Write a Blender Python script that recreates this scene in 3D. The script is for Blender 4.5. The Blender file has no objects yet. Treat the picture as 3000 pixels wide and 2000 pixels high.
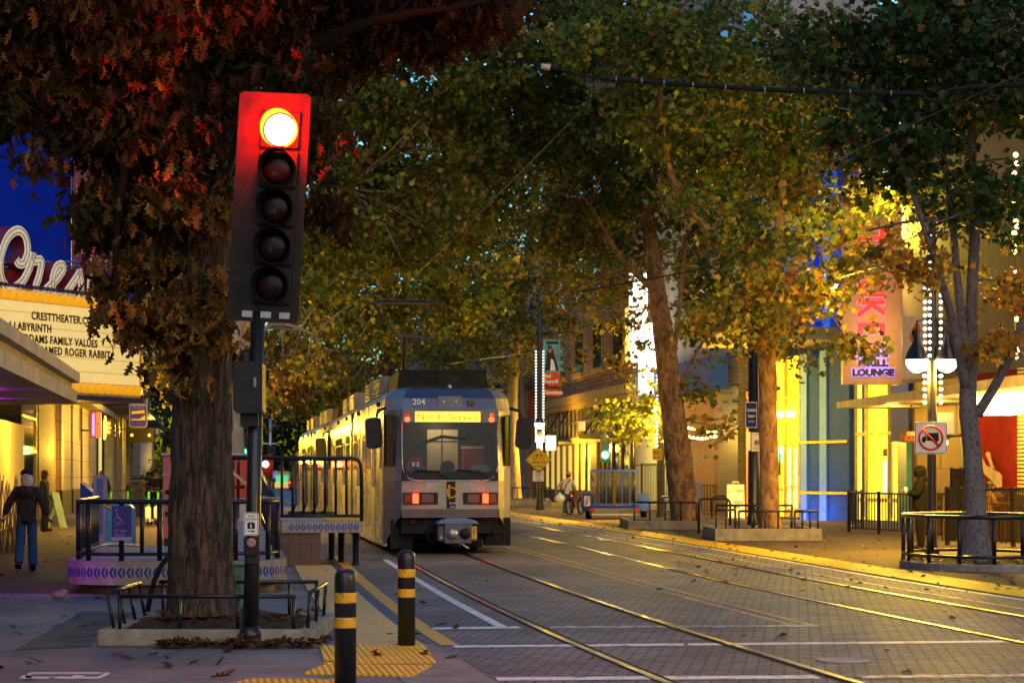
import bpy, bmesh, math, random
import numpy as np
from mathutils import Vector, Matrix, noise
R = math.radians
PI = math.pi
SC = bpy.context.scene
COL = SC.collection
rng = random.Random(7)
nr = np.random.RandomState(11)

# ---------------------------------------------------------------- camera, world, exposure
F, YH, HC = 6400.0, 1388.0, 1.65          # focal length and horizon of the photo in its own pixels, eye height in metres
cam = bpy.data.cameras.new("camera")
cam.lens = 36 * F / 3000
cam.sensor_width = 36
cam.shift_y = (YH - 1000) / 3000
cam.clip_start = 0.5
cam.clip_end = 3000
cam.dof.use_dof = True
cam.dof.focus_distance = 27
cam.dof.aperture_fstop = 5.0
camo = bpy.data.objects.new("camera", cam)
camo.location = (0, 0, HC)
camo.rotation_euler = (R(90), 0, 0)
COL.objects.link(camo)
SC.camera = camo
SUN_EL, SUN_ROT = R(-2.5), R(20)
W = bpy.data.worlds.new("World")
SC.world = W
W.use_nodes = True
nt = W.node_tree
sky = nt.nodes.new("ShaderNodeTexSky")
sky.sky_type = 'NISHITA'
sky.sun_disc = False
sky.sun_elevation = SUN_EL
sky.sun_rotation = SUN_ROT
bg = nt.nodes["Background"]
tint = nt.nodes.new("ShaderNodeMixRGB")
tint.blend_type = 'MULTIPLY'
tint.inputs[0].default_value = 1
tint.inputs[2].default_value = (0.21, 0.62, 1.12, 1)
nt.links.new(sky.outputs[0], tint.inputs[1])
nt.links.new(tint.outputs[0], bg.inputs[0])
bg.inputs[1].default_value = 2.8
sunl = bpy.data.lights.new("sun", 'SUN')
sunl.energy = 0.65
sunl.angle = R(60)
sunl.color = (1, 0.86, 0.72)
suno = bpy.data.objects.new("sun", sunl)
suno.rotation_euler = (R(58), 0, R(12))
COL.objects.link(suno)
SC.view_settings.view_transform = 'Standard'
SC.view_settings.look = 'None'
SC.view_settings.exposure = 0.85
SC.view_settings.gamma = 1
cy = SC.cycles
cy.use_denoising = True
cy.max_bounces = 6
cy.diffuse_bounces = 3
cy.glossy_bounces = 3
cy.transmission_bounces = 4
cy.transparent_max_bounces = 8
cy.caustics_reflective = False
cy.caustics_refractive = False
cy.sample_clamp_indirect = 3

def px(x, Y): return (x - 1500) * Y / F
def pz(y, Y): return HC - (y - YH) * Y / F
def at(x, y, Y): return Vector((px(x, Y), Y, pz(y, Y)))
def gy(y): return F * HC / (y - YH)
def gr(x, y):
    Y = gy(y)
    return Vector((px(x, Y), Y, 0))

# ---------------------------------------------------------------- materials
def lin(r, g, b):
    f = lambda c: (c / 255 / 12.92) if c / 255 <= .04045 else ((c / 255 + .055) / 1.055) ** 2.4
    return (f(r), f(g), f(b))
def nodes(m):
    m.use_nodes = True
    n = m.node_tree.nodes
    return n, m.node_tree.links, n["Principled BSDF"]
def mat(name, col, rough=.6, metal=0, var=.25, vs=3, bump=0, bs=40, spec=None, rv=0, stretch=(1, 1, 1)):
    if spec is None: spec = .5 if rough < .45 else .25 if rough < .65 else .1
    m = bpy.data.materials.new(name)
    n, l, p = nodes(m)
    p.inputs["Roughness"].default_value = rough
    p.inputs["Metallic"].default_value = metal
    p.inputs["Specular IOR Level"].default_value = spec
    p.inputs["Base Color"].default_value = (*col, 1)
    if var or bump or rv:
        tc = n.new("ShaderNodeTexCoord")
        mp = n.new("ShaderNodeMapping")
        mp.inputs["Scale"].default_value = stretch
        l.new(tc.outputs["Object"], mp.inputs[0])
    if var:
        nz = n.new("ShaderNodeTexNoise")
        nz.inputs["Scale"].default_value = vs
        nz.inputs["Detail"].default_value = 8
        nz.inputs["Roughness"].default_value = .65
        l.new(mp.outputs[0], nz.inputs["Vector"])
        rp = n.new("ShaderNodeValToRGB")
        rp.color_ramp.elements[0].position = .3
        rp.color_ramp.elements[1].position = .7
        rp.color_ramp.elements[0].color = (*[c * (1 - var) for c in col], 1)
        rp.color_ramp.elements[1].color = (*[min(1, c * (1 + var)) for c in col], 1)
        l.new(nz.outputs[0], rp.inputs[0])
        l.new(rp.outputs[0], p.inputs["Base Color"])
        if rv:
            mr = n.new("ShaderNodeMapRange")
            mr.inputs[3].default_value = max(.03, rough - rv)
            mr.inputs[4].default_value = min(1, rough + rv)
            l.new(nz.outputs[0], mr.inputs[0])
            l.new(mr.outputs[0], p.inputs["Roughness"])
    if bump:
        n2 = n.new("ShaderNodeTexNoise")
        n2.inputs["Scale"].default_value = bs
        n2.inputs["Detail"].default_value = 6
        l.new(mp.outputs[0], n2.inputs["Vector"])
        b = n.new("ShaderNodeBump")
        b.inputs["Strength"].default_value = bump
        b.inputs["Distance"].default_value = .02
        l.new(n2.outputs[0], b.inputs["Height"])
        l.new(b.outputs[0], p.inputs["Normal"])
    return m
def emit(name, col, st, sample=False):
    m = bpy.data.materials.new(name)
    n, l, p = nodes(m)
    p.inputs["Base Color"].default_value = (*[min(.8, c) for c in col], 1)
    p.inputs["Emission Color"].default_value = (*col, 1)
    p.inputs["Emission Strength"].default_value = st
    if not sample:
        m.cycles.emission_sampling = 'NONE'
    return m
def brick(name, c1, c2, cm, bw, rh, mortar=.012, rough=.6, rot=0, bump=.5, rv=.1, spec=.5, offset=.5, axis='XY', big=.35):
    m = bpy.data.materials.new(name)
    n, l, p = nodes(m)
    tc = n.new("ShaderNodeTexCoord")
    mp = n.new("ShaderNodeMapping")
    mp.inputs["Rotation"].default_value = (0, 0, rot) if axis == 'XY' else (R(90), 0, rot)
    l.new(tc.outputs["Object"], mp.inputs[0])
    bt = n.new("ShaderNodeTexBrick")
    bt.offset = offset
    bt.inputs["Color1"].default_value = (*c1, 1)
    bt.inputs["Color2"].default_value = (*c2, 1)
    bt.inputs["Mortar"].default_value = (*cm, 1)
    bt.inputs["Scale"].default_value = 1
    bt.inputs["Mortar Size"].default_value = mortar
    bt.inputs["Mortar Smooth"].default_value = .3
    bt.inputs["Brick Width"].default_value = bw
    bt.inputs["Row Height"].default_value = rh
    l.new(mp.outputs[0], bt.inputs["Vector"])
    nz = n.new("ShaderNodeTexNoise")
    nz.inputs["Scale"].default_value = .7
    nz.inputs["Detail"].default_value = 9
    nz.inputs["Roughness"].default_value = .7
    l.new(tc.outputs["Object"], nz.inputs["Vector"])
    mr = n.new("ShaderNodeMapRange")
    mr.inputs[1].default_value, mr.inputs[2].default_value = .25, .75
    mr.inputs[3].default_value, mr.inputs[4].default_value = 1 - big, 1 + big
    l.new(nz.outputs[0], mr.inputs[0])
    nb = n.new("ShaderNodeTexNoise")
    nb.inputs["Scale"].default_value = .23
    nb.inputs["Detail"].default_value = 4
    l.new(tc.outputs["Object"], nb.inputs["Vector"])
    mb2 = n.new("ShaderNodeMapRange")
    mb2.inputs[1].default_value, mb2.inputs[2].default_value = .35, .65
    mb2.inputs[3].default_value, mb2.inputs[4].default_value = 1 - big * .45, 1 + big * .35
    l.new(nb.outputs[0], mb2.inputs[0])
    mm = n.new("ShaderNodeMath")
    mm.operation = 'MULTIPLY'
    l.new(mr.outputs[0], mm.inputs[0])
    l.new(mb2.outputs[0], mm.inputs[1])
    mx = n.new("ShaderNodeVectorMath")
    mx.operation = 'SCALE'
    l.new(bt.outputs[0], mx.inputs[0])
    l.new(mm.outputs[0], mx.inputs["Scale"])
    l.new(mx.outputs[0], p.inputs["Base Color"])
    r2 = n.new("ShaderNodeMapRange")
    r2.inputs[3].default_value, r2.inputs[4].default_value = rough - rv, rough + rv
    l.new(nz.outputs[0], r2.inputs[0])
    l.new(r2.outputs[0], p.inputs["Roughness"])
    p.inputs["Specular IOR Level"].default_value = spec
    n3 = n.new("ShaderNodeTexNoise")
    n3.inputs["Scale"].default_value = 60
    l.new(tc.outputs["Object"], n3.inputs["Vector"])
    ad = n.new("ShaderNodeMath")
    ad.operation = 'MULTIPLY_ADD'
    ad.inputs[1].default_value = -1
    l.new(bt.outputs["Fac"], ad.inputs[0])
    l.new(n3.outputs[0], ad.inputs[2])
    b = n.new("ShaderNodeBump")
    b.inputs["Strength"].default_value = bump
    b.inputs["Distance"].default_value = .008
    l.new(ad.outputs[0], b.inputs["Height"])
    l.new(b.outputs[0], p.inputs["Normal"])
    return m
def worn(name, col, under, amount=.5, sc=6, rough=.6):
    m = bpy.data.materials.new(name)
    n, l, p = nodes(m)
    tc = n.new("ShaderNodeTexCoord")
    nz = n.new("ShaderNodeTexNoise")
    nz.inputs["Scale"].default_value = sc
    nz.inputs["Detail"].default_value = 10
    nz.inputs["Roughness"].default_value = .75
    l.new(tc.outputs["Object"], nz.inputs["Vector"])
    rp = n.new("ShaderNodeValToRGB")
    rp.color_ramp.elements[0].position = amount - .06
    rp.color_ramp.elements[1].position = amount + .06
    rp.color_ramp.elements[0].color = (*under, 1)
    rp.color_ramp.elements[1].color = (*col, 1)
    l.new(nz.outputs[0], rp.inputs[0])
    l.new(rp.outputs[0], p.inputs["Base Color"])
    p.inputs["Roughness"].default_value = rough
    return m
def ridged(name, col, scale, axis, rough=.55, rot=0, bump=.8):
    m = mat(name, col, rough, var=.22, vs=5)
    n, l, p = nodes(m)
    tc = n.new("ShaderNodeTexCoord")
    mp = n.new("ShaderNodeMapping")
    mp.inputs["Rotation"].default_value = (0, 0, rot)
    l.new(tc.outputs["Object"], mp.inputs[0])
    wv = n.new("ShaderNodeTexWave")
    wv.bands_direction = axis
    wv.inputs["Scale"].default_value = scale
    wv.inputs["Distortion"].default_value = 0
    l.new(mp.outputs[0], wv.inputs["Vector"])
    b = n.new("ShaderNodeBump")
    b.inputs["Strength"].default_value = bump
    b.inputs["Distance"].default_value = .02
    l.new(wv.outputs[0], b.inputs["Height"])
    l.new(b.outputs[0], p.inputs["Normal"])
    return m
def bark(name, c1, c2, sc=7, st=.16, bump=1, patch=0, c3=None, flake=.5):
    m = bpy.data.materials.new(name)
    n, l, p = nodes(m)
    tc = n.new("ShaderNodeTexCoord")
    mp = n.new("ShaderNodeMapping")
    mp.inputs["Scale"].default_value = (1, 1, st)
    l.new(tc.outputs["Object"], mp.inputs[0])
    nz = n.new("ShaderNodeTexNoise")
    nz.inputs["Scale"].default_value = sc
    nz.inputs["Detail"].default_value = 9
    nz.inputs["Roughness"].default_value = .65
    nz.inputs["Distortion"].default_value = .8
    l.new(mp.outputs[0], nz.inputs["Vector"])
    rp = n.new("ShaderNodeValToRGB")
    rp.color_ramp.elements[0].position = flake - .12
    rp.color_ramp.elements[1].position = flake + .12
    rp.color_ramp.elements[0].color = (*c1, 1)
    rp.color_ramp.elements[1].color = (*c2, 1)
    l.new(nz.outputs[0], rp.inputs[0])
    l.new(rp.outputs[0], p.inputs["Base Color"])
    p.inputs["Roughness"].default_value = .85
    b = n.new("ShaderNodeBump")
    b.inputs["Strength"].default_value = bump
    b.inputs["Distance"].default_value = .05
    l.new(nz.outputs[0], b.inputs["Height"])
    l.new(b.outputs[0], p.inputs["Normal"])
    return m
def leafmat(name, trans=.35):
    m = bpy.data.materials.new(name)
    n, l, p = nodes(m)
    at_ = n.new("ShaderNodeAttribute")
    at_.attribute_name = "leaf_color"
    l.new(at_.outputs[0], p.inputs["Base Color"])
    p.inputs["Roughness"].default_value = .5
    p.inputs["Specular IOR Level"].default_value = .12
    t = n.new("ShaderNodeBsdfTranslucent")
    l.new(at_.outputs[0], t.inputs[0])
    mx = n.new("ShaderNodeMixShader")
    mx.inputs[0].default_value = trans
    l.new(p.outputs[0], mx.inputs[1])
    l.new(t.outputs[0], mx.inputs[2])
    l.new(mx.outputs[0], n["Material Output"].inputs[0])
    return m
def glassmat(name, col=(.02, .025, .03), mixf=.5, rough=.04):
    m = bpy.data.materials.new(name)
    n, l, p = nodes(m)
    p.inputs["Base Color"].default_value = (*col, 1)
    p.inputs["Roughness"].default_value = rough
    t = n.new("ShaderNodeBsdfTransparent")
    t.inputs[0].default_value = (.75, .8, .8, 1)
    mx = n.new("ShaderNodeMixShader")
    mx.inputs[0].default_value = mixf
    l.new(p.outputs[0], mx.inputs[1])
    l.new(t.outputs[0], mx.inputs[2])
    l.new(mx.outputs[0], n["Material Output"].inputs[0])
    return m
M = {}
M['concrete'] = mat('concrete', (.23, .22, .2), .8, var=.35, vs=1.3, bump=.35, bs=60)
M['concrete_lt'] = mat('concrete_light', (.36, .33, .29), .75, var=.3, vs=2.2, bump=.3, bs=50)
M['kerb'] = mat('kerb_concrete', (.27, .24, .2), .8, var=.4, vs=4, bump=.4, bs=60)
M['black'] = mat('black_paint', (.01, .01, .012), .34, var=.3, vs=6, rv=.12)
M['blackmatte'] = mat('black_plastic', (.018, .018, .02), .55, var=.3, vs=6)
M['rubber'] = mat('rubber', (.016, .016, .016), .8, var=.2)
M['steel'] = mat('stainless', (.42, .4, .37), .27, 1, var=.2, vs=2.5, rv=.12)
M['steelfront'] = mat('brushed_steel', (.36, .35, .34), .42, .85, var=.22, vs=3, rv=.1, bump=.05, bs=8)
M['galv'] = mat('galvanised', (.4, .4, .42), .4, .8, var=.2, vs=8)
M['darkmetal'] = mat('dark_metal', (.05, .045, .045), .5, .5, var=.3, vs=6)
M['under'] = mat('underframe_grime', (.025, .022, .02), .7, .2, var=.5, vs=6, bump=.3)
M['rail'] = mat('rail_steel', (.24, .21, .18), .3, 1, var=.3, vs=8, rv=.1, stretch=(1, .2, 1))
M['groove'] = mat('flangeway', (.02, .02, .02), .9, var=.4, vs=6)
M['yellow'] = mat('yellow_paint', (.75, .45, .02), .55, var=.25, vs=9)

M['white'] = mat('white_paint', (.75, .75, .72), .5, var=.1, vs=6)
M['signwhite'] = mat('sign_white', (.78, .77, .74), .45, var=.08, vs=10)
M['signyellow'] = mat('sign_yellow', (.75, .5, .02), .4, var=.06, vs=10)
M['signblack'] = mat('sign_black', (.012, .012, .012), .5, var=0)
M['signred'] = mat('sign_red', (.55, .02, .025), .45, var=.1, vs=10)
M['signblue'] = mat('sign_blue', (.015, .04, .28), .4, var=.15, vs=6)
M['purpleblue'] = mat('sign_indigo', (.035, .03, .3), .4, var=.15, vs=6)
M['glassdark'] = mat('dark_glass', (.015, .017, .02), .06, var=0, spec=.8)
M['glass'] = glassmat('clear_glass', mixf=.55)
M['tan'] = mat('tan_tile', (.42, .36, .28), .5, var=.2, vs=6)
M['tileblue'] = mat('tile_blue', (.03, .045, .3), .3, var=.2, vs=10)
M['brickbase'] = brick('plinth_brick', (.13, .065, .045), (.16, .08, .055), (.07, .045, .035), .2, .2, .006, axis='XZ', offset=0, big=.2)
M['soil'] = mat('soil', (.07, .045, .028), .95, var=.5, vs=7, bump=1, bs=25)
M['boxgreen'] = mat('utility_green', (.08, .2, .12), .5, var=.2, vs=5)
M['orange_red'] = mat('vermilion_panel', (.62, .075, .03), .5, var=.15, vs=3)
M['purplelitpanel'] = mat('purple_lit_panel', (.55, .16, .13), .5, var=.15, vs=3)  # vermilion cabinet side with purple light put into its colour
M['beige'] = mat('beige_panel', (.5, .42, .34), .6, var=.15, vs=3)
M['denim'] = mat('denim', (.035, .09, .22), .85, var=.35, vs=14, bump=.3, bs=120)
M['darkcloth'] = mat('dark_cloth', (.02, .018, .018), .9, var=.35, vs=14, bump=.4, bs=30)
M['charcoal'] = mat('charcoal_fleece', (.05, .036, .033), .95, var=.35, vs=14, bump=.5, bs=30)
M['navycloth'] = mat('navy_cloth', (.012, .02, .04), .9, var=.35, vs=14, bump=.4, bs=30)
M['olive'] = mat('olive_cloth', (.008, .0075, .005), .9, var=.35, vs=14, bump=.4, bs=30)
M['greycloth'] = mat('pale_cloth', (.45, .44, .46), .9, var=.25, vs=10, bump=.4, bs=30)
M['tancloth'] = mat('tan_cloth', (.42, .2, .07), .9, var=.25, vs=10, bump=.4, bs=30)
M['skin'] = mat('skin', (.33, .18, .11), .55, var=.15, vs=14)
M['skindark'] = mat('skin_dark', (.13, .06, .035), .5, var=.15, vs=14)
M['hairwhite'] = mat('white_hair', (.6, .52, .47), .7, var=.3, vs=30, bump=.6, bs=60)
M['hairdark'] = mat('dark_hair', (.015, .01, .008), .5, var=.3, vs=30, bump=.6, bs=60)
M['straw'] = mat('straw', (.4, .27, .12), .8, var=.3, vs=25)
M['bag'] = mat('plastic_bag', (.6, .65, .7), .35, var=.2, vs=9, bump=1, bs=14)
M['trailerblue'] = mat('trailer_blue', (.01, .035, .45), .4, var=.25, vs=5)
M['wood'] = mat('wood', (.1, .055, .025), .7, var=.4, vs=4, stretch=(1, 6, 6))
M['green'] = mat('scooter_green', (.06, .55, .03), .45, var=.1)

M['refyellow'] = worn('reflective_yellow', (.85, .42, .02), (.03, .025, .02), .4, 16, .42)
M['bollardpaint'] = worn('bollard_paint', (.011, .011, .013), (.075, .068, .06), .37, 20, .36)
# ---------------------------------------------------------------- mesh builder
class MB:
    def __init__(s): s.v, s.f, s.mi, s.sm, s.m = [], [], [], [], 0
    def add(s, vs, fs, smooth=False, m=None):
        o = len(s.v)
        s.v.extend([tuple(v) for v in vs])
        for f in fs:
            s.f.append(tuple(i + o for i in f))
            s.mi.append(s.m if m is None else m)
            s.sm.append(smooth)
        return s
    def bb(s, x0, x1, y0, y1, z0, z1, m=None, X=None):
        vs = [Vector(p) for p in ((x0, y0, z0), (x1, y0, z0), (x1, y1, z0), (x0, y1, z0), (x0, y0, z1), (x1, y0, z1), (x1, y1, z1), (x0, y1, z1))]
        if X is not None: vs = [X @ v for v in vs]
        return s.add(vs, [(3, 2, 1, 0), (4, 5, 6, 7), (0, 1, 5, 4), (1, 2, 6, 5), (2, 3, 7, 6), (3, 0, 4, 7)], m=m)
    def box(s, c, d, rz=0, m=None, X=None):
        T = Matrix.Translation(c) @ (X if X is not None else Matrix.Rotation(rz, 4, 'Z'))
        return s.bb(-d[0] / 2, d[0] / 2, -d[1] / 2, d[1] / 2, -d[2] / 2, d[2] / 2, m, T)
    def tube(s, pts, r, n=8, closed=False, m=None, smooth=True):
        pts = [Vector(p) for p in pts]
        k = len(pts)
        rs = r if isinstance(r, (list, tuple)) else [r] * k
        vs, up0 = [], None
        for i, p in enumerate(pts):
            a = pts[(i - 1) % k] if (closed or i > 0) else p
            b = pts[(i + 1) % k] if (closed or i < k - 1) else p
            t = (b - a)
            t = t.normalized() if t.length > 1e-9 else Vector((0, 0, 1))
            if up0 is None: up0 = Vector((0, 0, 1)) if abs(t.z) < .9 else Vector((0, 1, 0))
            u = up0 - t * up0.dot(t)
            if u.length < 1e-4: u = t.orthogonal()
            u.normalize()
            up0 = u
            w = t.cross(u)
            for j in range(n):
                q = 2 * PI * j / n
                vs.append(p + (u * math.cos(q) + w * math.sin(q)) * rs[i])
        fs = []
        for i in range(k if closed else k - 1):
            a, b = i * n, ((i + 1) % k) * n
            for j in range(n):
                fs.append((a + j, a + (j + 1) % n, b + (j + 1) % n, b + j))
        s.add(vs, fs, smooth, m)
        if not closed:
            o = len(s.v) - len(vs)
            s.f.append(tuple(o + j for j in range(n))[::-1]); s.mi.append(s.m if m is None else m); s.sm.append(False)
            s.f.append(tuple(o + (k - 1) * n + j for j in range(n))); s.mi.append(s.m if m is None else m); s.sm.append(False)
        return s
    def lathe(s, prof, c=(0, 0, 0), n=20, X=None, m=None, smooth=True):
        vs, fs = [], []
        T = Matrix.Translation(c) @ (X if X is not None else Matrix.Identity(4))
        for (r, z) in prof:
            for j in range(n):
                a = 2 * PI * j / n
                vs.append(T @ Vector((r * math.cos(a), r * math.sin(a), z)))
        for i in range(len(prof) - 1):
            for j in range(n):
                fs.append((i * n + j, i * n + (j + 1) % n, (i + 1) * n + (j + 1) % n, (i + 1) * n + j))
        s.add(vs, fs, smooth, m)
        o = len(s.v) - len(vs)
        for ring, rev in ((0, True), (len(prof) - 1, False)):
            if prof[ring][0] > 1e-4:
                idx = [o + ring * n + j for j in range(n)]
                s.f.append(tuple(idx[::-1] if rev else idx)); s.mi.append(s.m if m is None else m); s.sm.append(False)
        return s
    def prism(s, poly, a0, a1, ax='y', m=None, X=None):
        """2-D polygon extruded: ax 'y' takes (x,z), 'z' takes (x,y), 'x' takes (y,z)."""
        k = len(poly)
        def p3(p, a): return Vector({'y': (p[0], a, p[1]), 'z': (p[0], p[1], a), 'x': (a, p[0], p[1])}[ax])
        vs = [p3(p, a0) for p in poly] + [p3(p, a1) for p in poly]
        if X is not None: vs = [X @ v for v in vs]
        fs = [tuple(range(k)), tuple(range(2 * k - 1, k - 1, -1))] + [(i, i + k, (i + 1) % k + k, (i + 1) % k) for i in range(k)]
        return s.add(vs, fs, m=m)
    def ball(s, c, r, n=12, m=None, X=None):
        r = r if isinstance(r, (tuple, list)) else (r, r, r)
        k = max(4, n // 2)
        S = Matrix.Translation(c) @ (X if X is not None else Matrix.Identity(4)) @ Matrix.Diagonal((*r, 1))
        return s.lathe([(max(1e-5, math.sin(PI * i / k)), -math.cos(PI * i / k)) for i in range(k + 1)], n=n, X=S, m=m) if True else s
    def torus(s, c, R_, r, X=None, n=20, k=6, m=None):
        X = X if X is not None else Matrix.Identity(4)
        return s.tube([Vector(c) + X @ Vector((R_ * math.cos(2 * PI * i / n), R_ * math.sin(2 * PI * i / n), 0)) for i in range(n)], r, k, True, m)
    def text(s, txt, h, X, xs=1, off=0, ex=.004, align='CENTER', m=None, sp=1, shear=0):
        c = bpy.data.curves.new("t", 'FONT')
        c.body, c.size, c.align_x, c.offset, c.extrude, c.space_character, c.shear = txt, h / .73, align, off, ex, sp, shear
        c.resolution_u = 3
        o = bpy.data.objects.new("t", c)
        me = bpy.data.meshes.new_from_object(o)
        S = Matrix.Diagonal((xs, 1, 1, 1))
        s.add([X @ (S @ v.co) for v in me.vertices], [tuple(p.vertices) for p in me.polygons], m=m)
        bpy.data.objects.remove(o); bpy.data.curves.remove(c); bpy.data.meshes.remove(me)
        return s
    def build(s, name, mats, parent=None, loc=None, bevel=0, rz=None):
        me = bpy.data.meshes.new(name)
        me.from_pydata(s.v, [], s.f)
        for m_ in (mats if isinstance(mats, (list, tuple)) else [mats]): me.materials.append(M[m_] if isinstance(m_, str) else m_)
        me.polygons.foreach_set("material_index", s.mi)
        me.polygons.foreach_set("use_smooth", s.sm)
        me.update()
        return link(name, me, parent, loc, bevel, rz)
def link(name, me, parent=None, loc=None, bevel=0, rz=None):
    o = bpy.data.objects.new(name, me)
    COL.objects.link(o)
    if parent is not None: o.parent = parent
    if loc is not None: o.location = loc
    if rz is not None: o.rotation_euler = (0, 0, rz)
    if bevel:
        b = o.modifiers.new("bevel", 'BEVEL')
        b.width = bevel; b.segments = 2; b.limit_method = 'ANGLE'; b.angle_limit = R(40)
    return o
def face(o, rz=0, tilt=0):
    """text/sign frame: x to the right, y up, facing -Y, turned by rz about Z."""
    return Matrix.Translation(o) @ Matrix.Rotation(rz, 4, 'Z') @ Matrix.Rotation(R(90) + tilt, 4, 'X')
def tag(o, label=None, cat=None, group=None, kind=None):
    if label: o['label'] = label
    if cat: o['category'] = cat
    if group: o['group'] = group
    if kind: o['kind'] = kind
    return o
def thing(name, label, cat, loc=(0, 0, 0), rz=0, group=None):
    o = bpy.data.objects.new(name, None)
    o.empty_display_size = .2
    COL.objects.link(o)
    o.location = loc
    o.rotation_euler = (0, 0, rz)
    return tag(o, label, cat, group)
def copy_tree(o, parent=None):
    c = o.copy()
    COL.objects.link(c)
    c.parent = parent
    for ch in list(o.children):
        if ch.type != 'LIGHT': copy_tree(ch, c)
    return c
def lamp(name, loc, col, watts, r=.1, parent=None, spot=None, aim=None):
    L = bpy.data.lights.new(name, 'SPOT' if spot else 'POINT')
    L.energy, L.color, L.shadow_soft_size = watts, col, r
    if spot: L.spot_size, L.spot_blend = R(spot), .6
    o = bpy.data.objects.new(name, L)
    COL.objects.link(o)
    o.location = loc
    if aim is not None: o.rotation_euler = (Vector(aim) - Vector(loc)).to_track_quat('-Z', 'Y').to_euler()
    if parent is not None: o.parent = parent
    return o
def curve_at(xs, ys):
    xs, ys = np.array(xs, float), np.array(ys, float)
    d = np.gradient(ys, xs)
    def f(x):
        i = int(np.clip(np.searchsorted(xs, x) - 1, 0, len(xs) - 2))
        h = xs[i + 1] - xs[i]; t = (x - xs[i]) / h
        return float((2*t**3-3*t**2+1)*ys[i] + (t**3-2*t**2+t)*h*d[i] + (-2*t**3+3*t**2)*ys[i+1] + (t**3-t**2)*h*d[i+1])
    return f
RED_W = 90
YEL = (1.0, .55, .035)      # street lamp colour
SA = math.atan(.131)       # street axis turned to the left of the view
def wallL(Y): return -6.0 - .14 * Y       # left building line
def wallR(Y): return 20.1 - .133 * Y      # right building line
# ---------------------------------------------------------------- ground, road, tracks, markings
LT = curve_at([12, 17.3, 22.4, 28.4, 33.5, 43.6, 60, 80, 120, 260], [2.85, 1.955, 1.16, .33, -.315, -1.53, -3.5, -6.1, -11.3, -29.6])
RT = curve_at([12, 17, 21.3, 25.1, 33.6, 40.5, 61, 80, 120, 260], [7.2, 6.4, 5.72, 5.15, 3.96, 3.2, .88, -1.4, -6.4, -24.4])
M['paver'] = brick('street_pavers', (.12, .12, .122), (.22, .217, .217), (.016, .016, .017), .23, .115, .015, .66, rot=SA, bump=1.0, rv=.2, spec=.35, big=.6)
M['slab'] = brick('sidewalk_slabs', (.165, .17, .165), (.185, .19, .18), (.06, .055, .05), 1.9, 1.9, .012, .7, rot=SA, bump=.35, rv=.12, offset=0, big=.55, spec=.25)
M['plaza'] = mat('exposed_aggregate', (.1, .072, .048), .75, var=.4, vs=1.2, bump=.5, bs=90, rv=.1)
M['aggregate'] = mat('rough_aggregate', (.12, .12, .115), .85, var=.5, vs=3, bump=.7, bs=70)
def sheet(name, pts, z, m, label=None, cat=None):
    return tag(MB().add([(p[0], p[1], z) for p in pts], [tuple(range(len(pts)))]).build(name, m), label, cat, kind='structure')
def strip(name, fa, fb, Y0, Y1, z, m, n=60, kind='structure', thick=0):
    b = MB()
    ys = [Y0 * (Y1 / Y0) ** (i / n) for i in range(n + 1)]
    vs = [p for y in ys for p in ((fa(y), y, z), (fb(y), y, z))]
    b.add(vs, [(2*i, 2*i+1, 2*i+3, 2*i+2) for i in range(n)])
    if thick:
        vs = [p for y in ys for p in ((fa(y), y, z), (fa(y), y, z - thick))]
        b.add(vs, [(2*i, 2*i+2, 2*i+3, 2*i+1) for i in range(n)])
        b.add([(fa(Y0), Y0, z), (fb(Y0), Y0, z), (fb(Y0), Y0, z - thick), (fa(Y0), Y0, z - thick)], [(3, 2, 1, 0)])
    o = b.build(name, m)
    if kind: o['kind'] = kind
    return o
sheet('ground', [(-700, -60), (700, -60), (700, 1500), (-700, 1500)], 0, 'slab')
def roadL(Y):
    if Y > 21.6: return LT(Y) - 2.2
    return float(np.interp(Y, [9, 13, 15, 17.5, 19.3, 20.6, 21.6], [1.8, .75, .3, -.14, -.42, -.66, LT(21.6) - 2.2]))
def roadR(Y): return RT(Y) + 2.1
strip('road', roadL, roadR, 9, 420, .004, 'paver', 90)
strip('corner_apron', lambda Y: roadL(Y) - .75 * max(0, min(1, (21.2 - Y) / 1.2)), lambda Y: roadL(Y) - .012, 12, 21.1, .006, mat('apron_concrete', (.22, .215, .19), .75, var=.4, vs=1.5, bump=.3), 20)
strip('plaza', lambda Y: -40, lambda Y: LT(Y) - 4.9, 30.2, 200, .004, 'plaza', 30)
sheet('paving_patch', [gr(40, 1905), gr(245, 1790), gr(400, 1795), gr(290, 1850), gr(265, 1893)], .005, 'aggregate')
strip('right_sidewalk', lambda Y: RT(Y) + 3.02, lambda Y: wallR(Y) + 3, 14, 300, .03, 'plaza', 60, thick=.03)
# rails
for tr in (LT, RT):
    for sgn in (-1, 1):
        b = MB()
        ys = [9 * (300 / 9) ** (i / 110) for i in range(111)]
        c = lambda y: tr(y) + sgn * .7525
        inner = -sgn
        vs, gv = [], []
        for y in ys:
            vs += [(c(y) - .036, y, .016), (c(y) + .036, y, .016)]
            a, d = sorted((c(y) + inner * .037, c(y) + inner * .1))
            gv += [(a, y, .009), (d, y, .009)]
        q = [(2*i, 2*i+1, 2*i+3, 2*i+2) for i in range(110)]
        b.add(vs, q, m=0); b.add(gv, q, m=1)
        o2 = sorted((-inner * .037, -inner * .055))
        b.add([p for y in ys for p in ((c(y) + o2[0], y, .009), (c(y) + o2[1], y, .009))], q, m=1)
        tag(b.build('tram_rail', ['rail', 'groove']), None, None, kind='structure')
pv = (.12, .115, .11)
M['wline'] = worn('worn_white_line', (.75, .75, .72), pv, .43, 5)
M['wline2'] = worn('faded_white_line', (.62, .62, .6), pv, .53, 7)
M['yline'] = worn('worn_yellow_line', (.5, .27, .02), pv, .52, 4)
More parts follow.
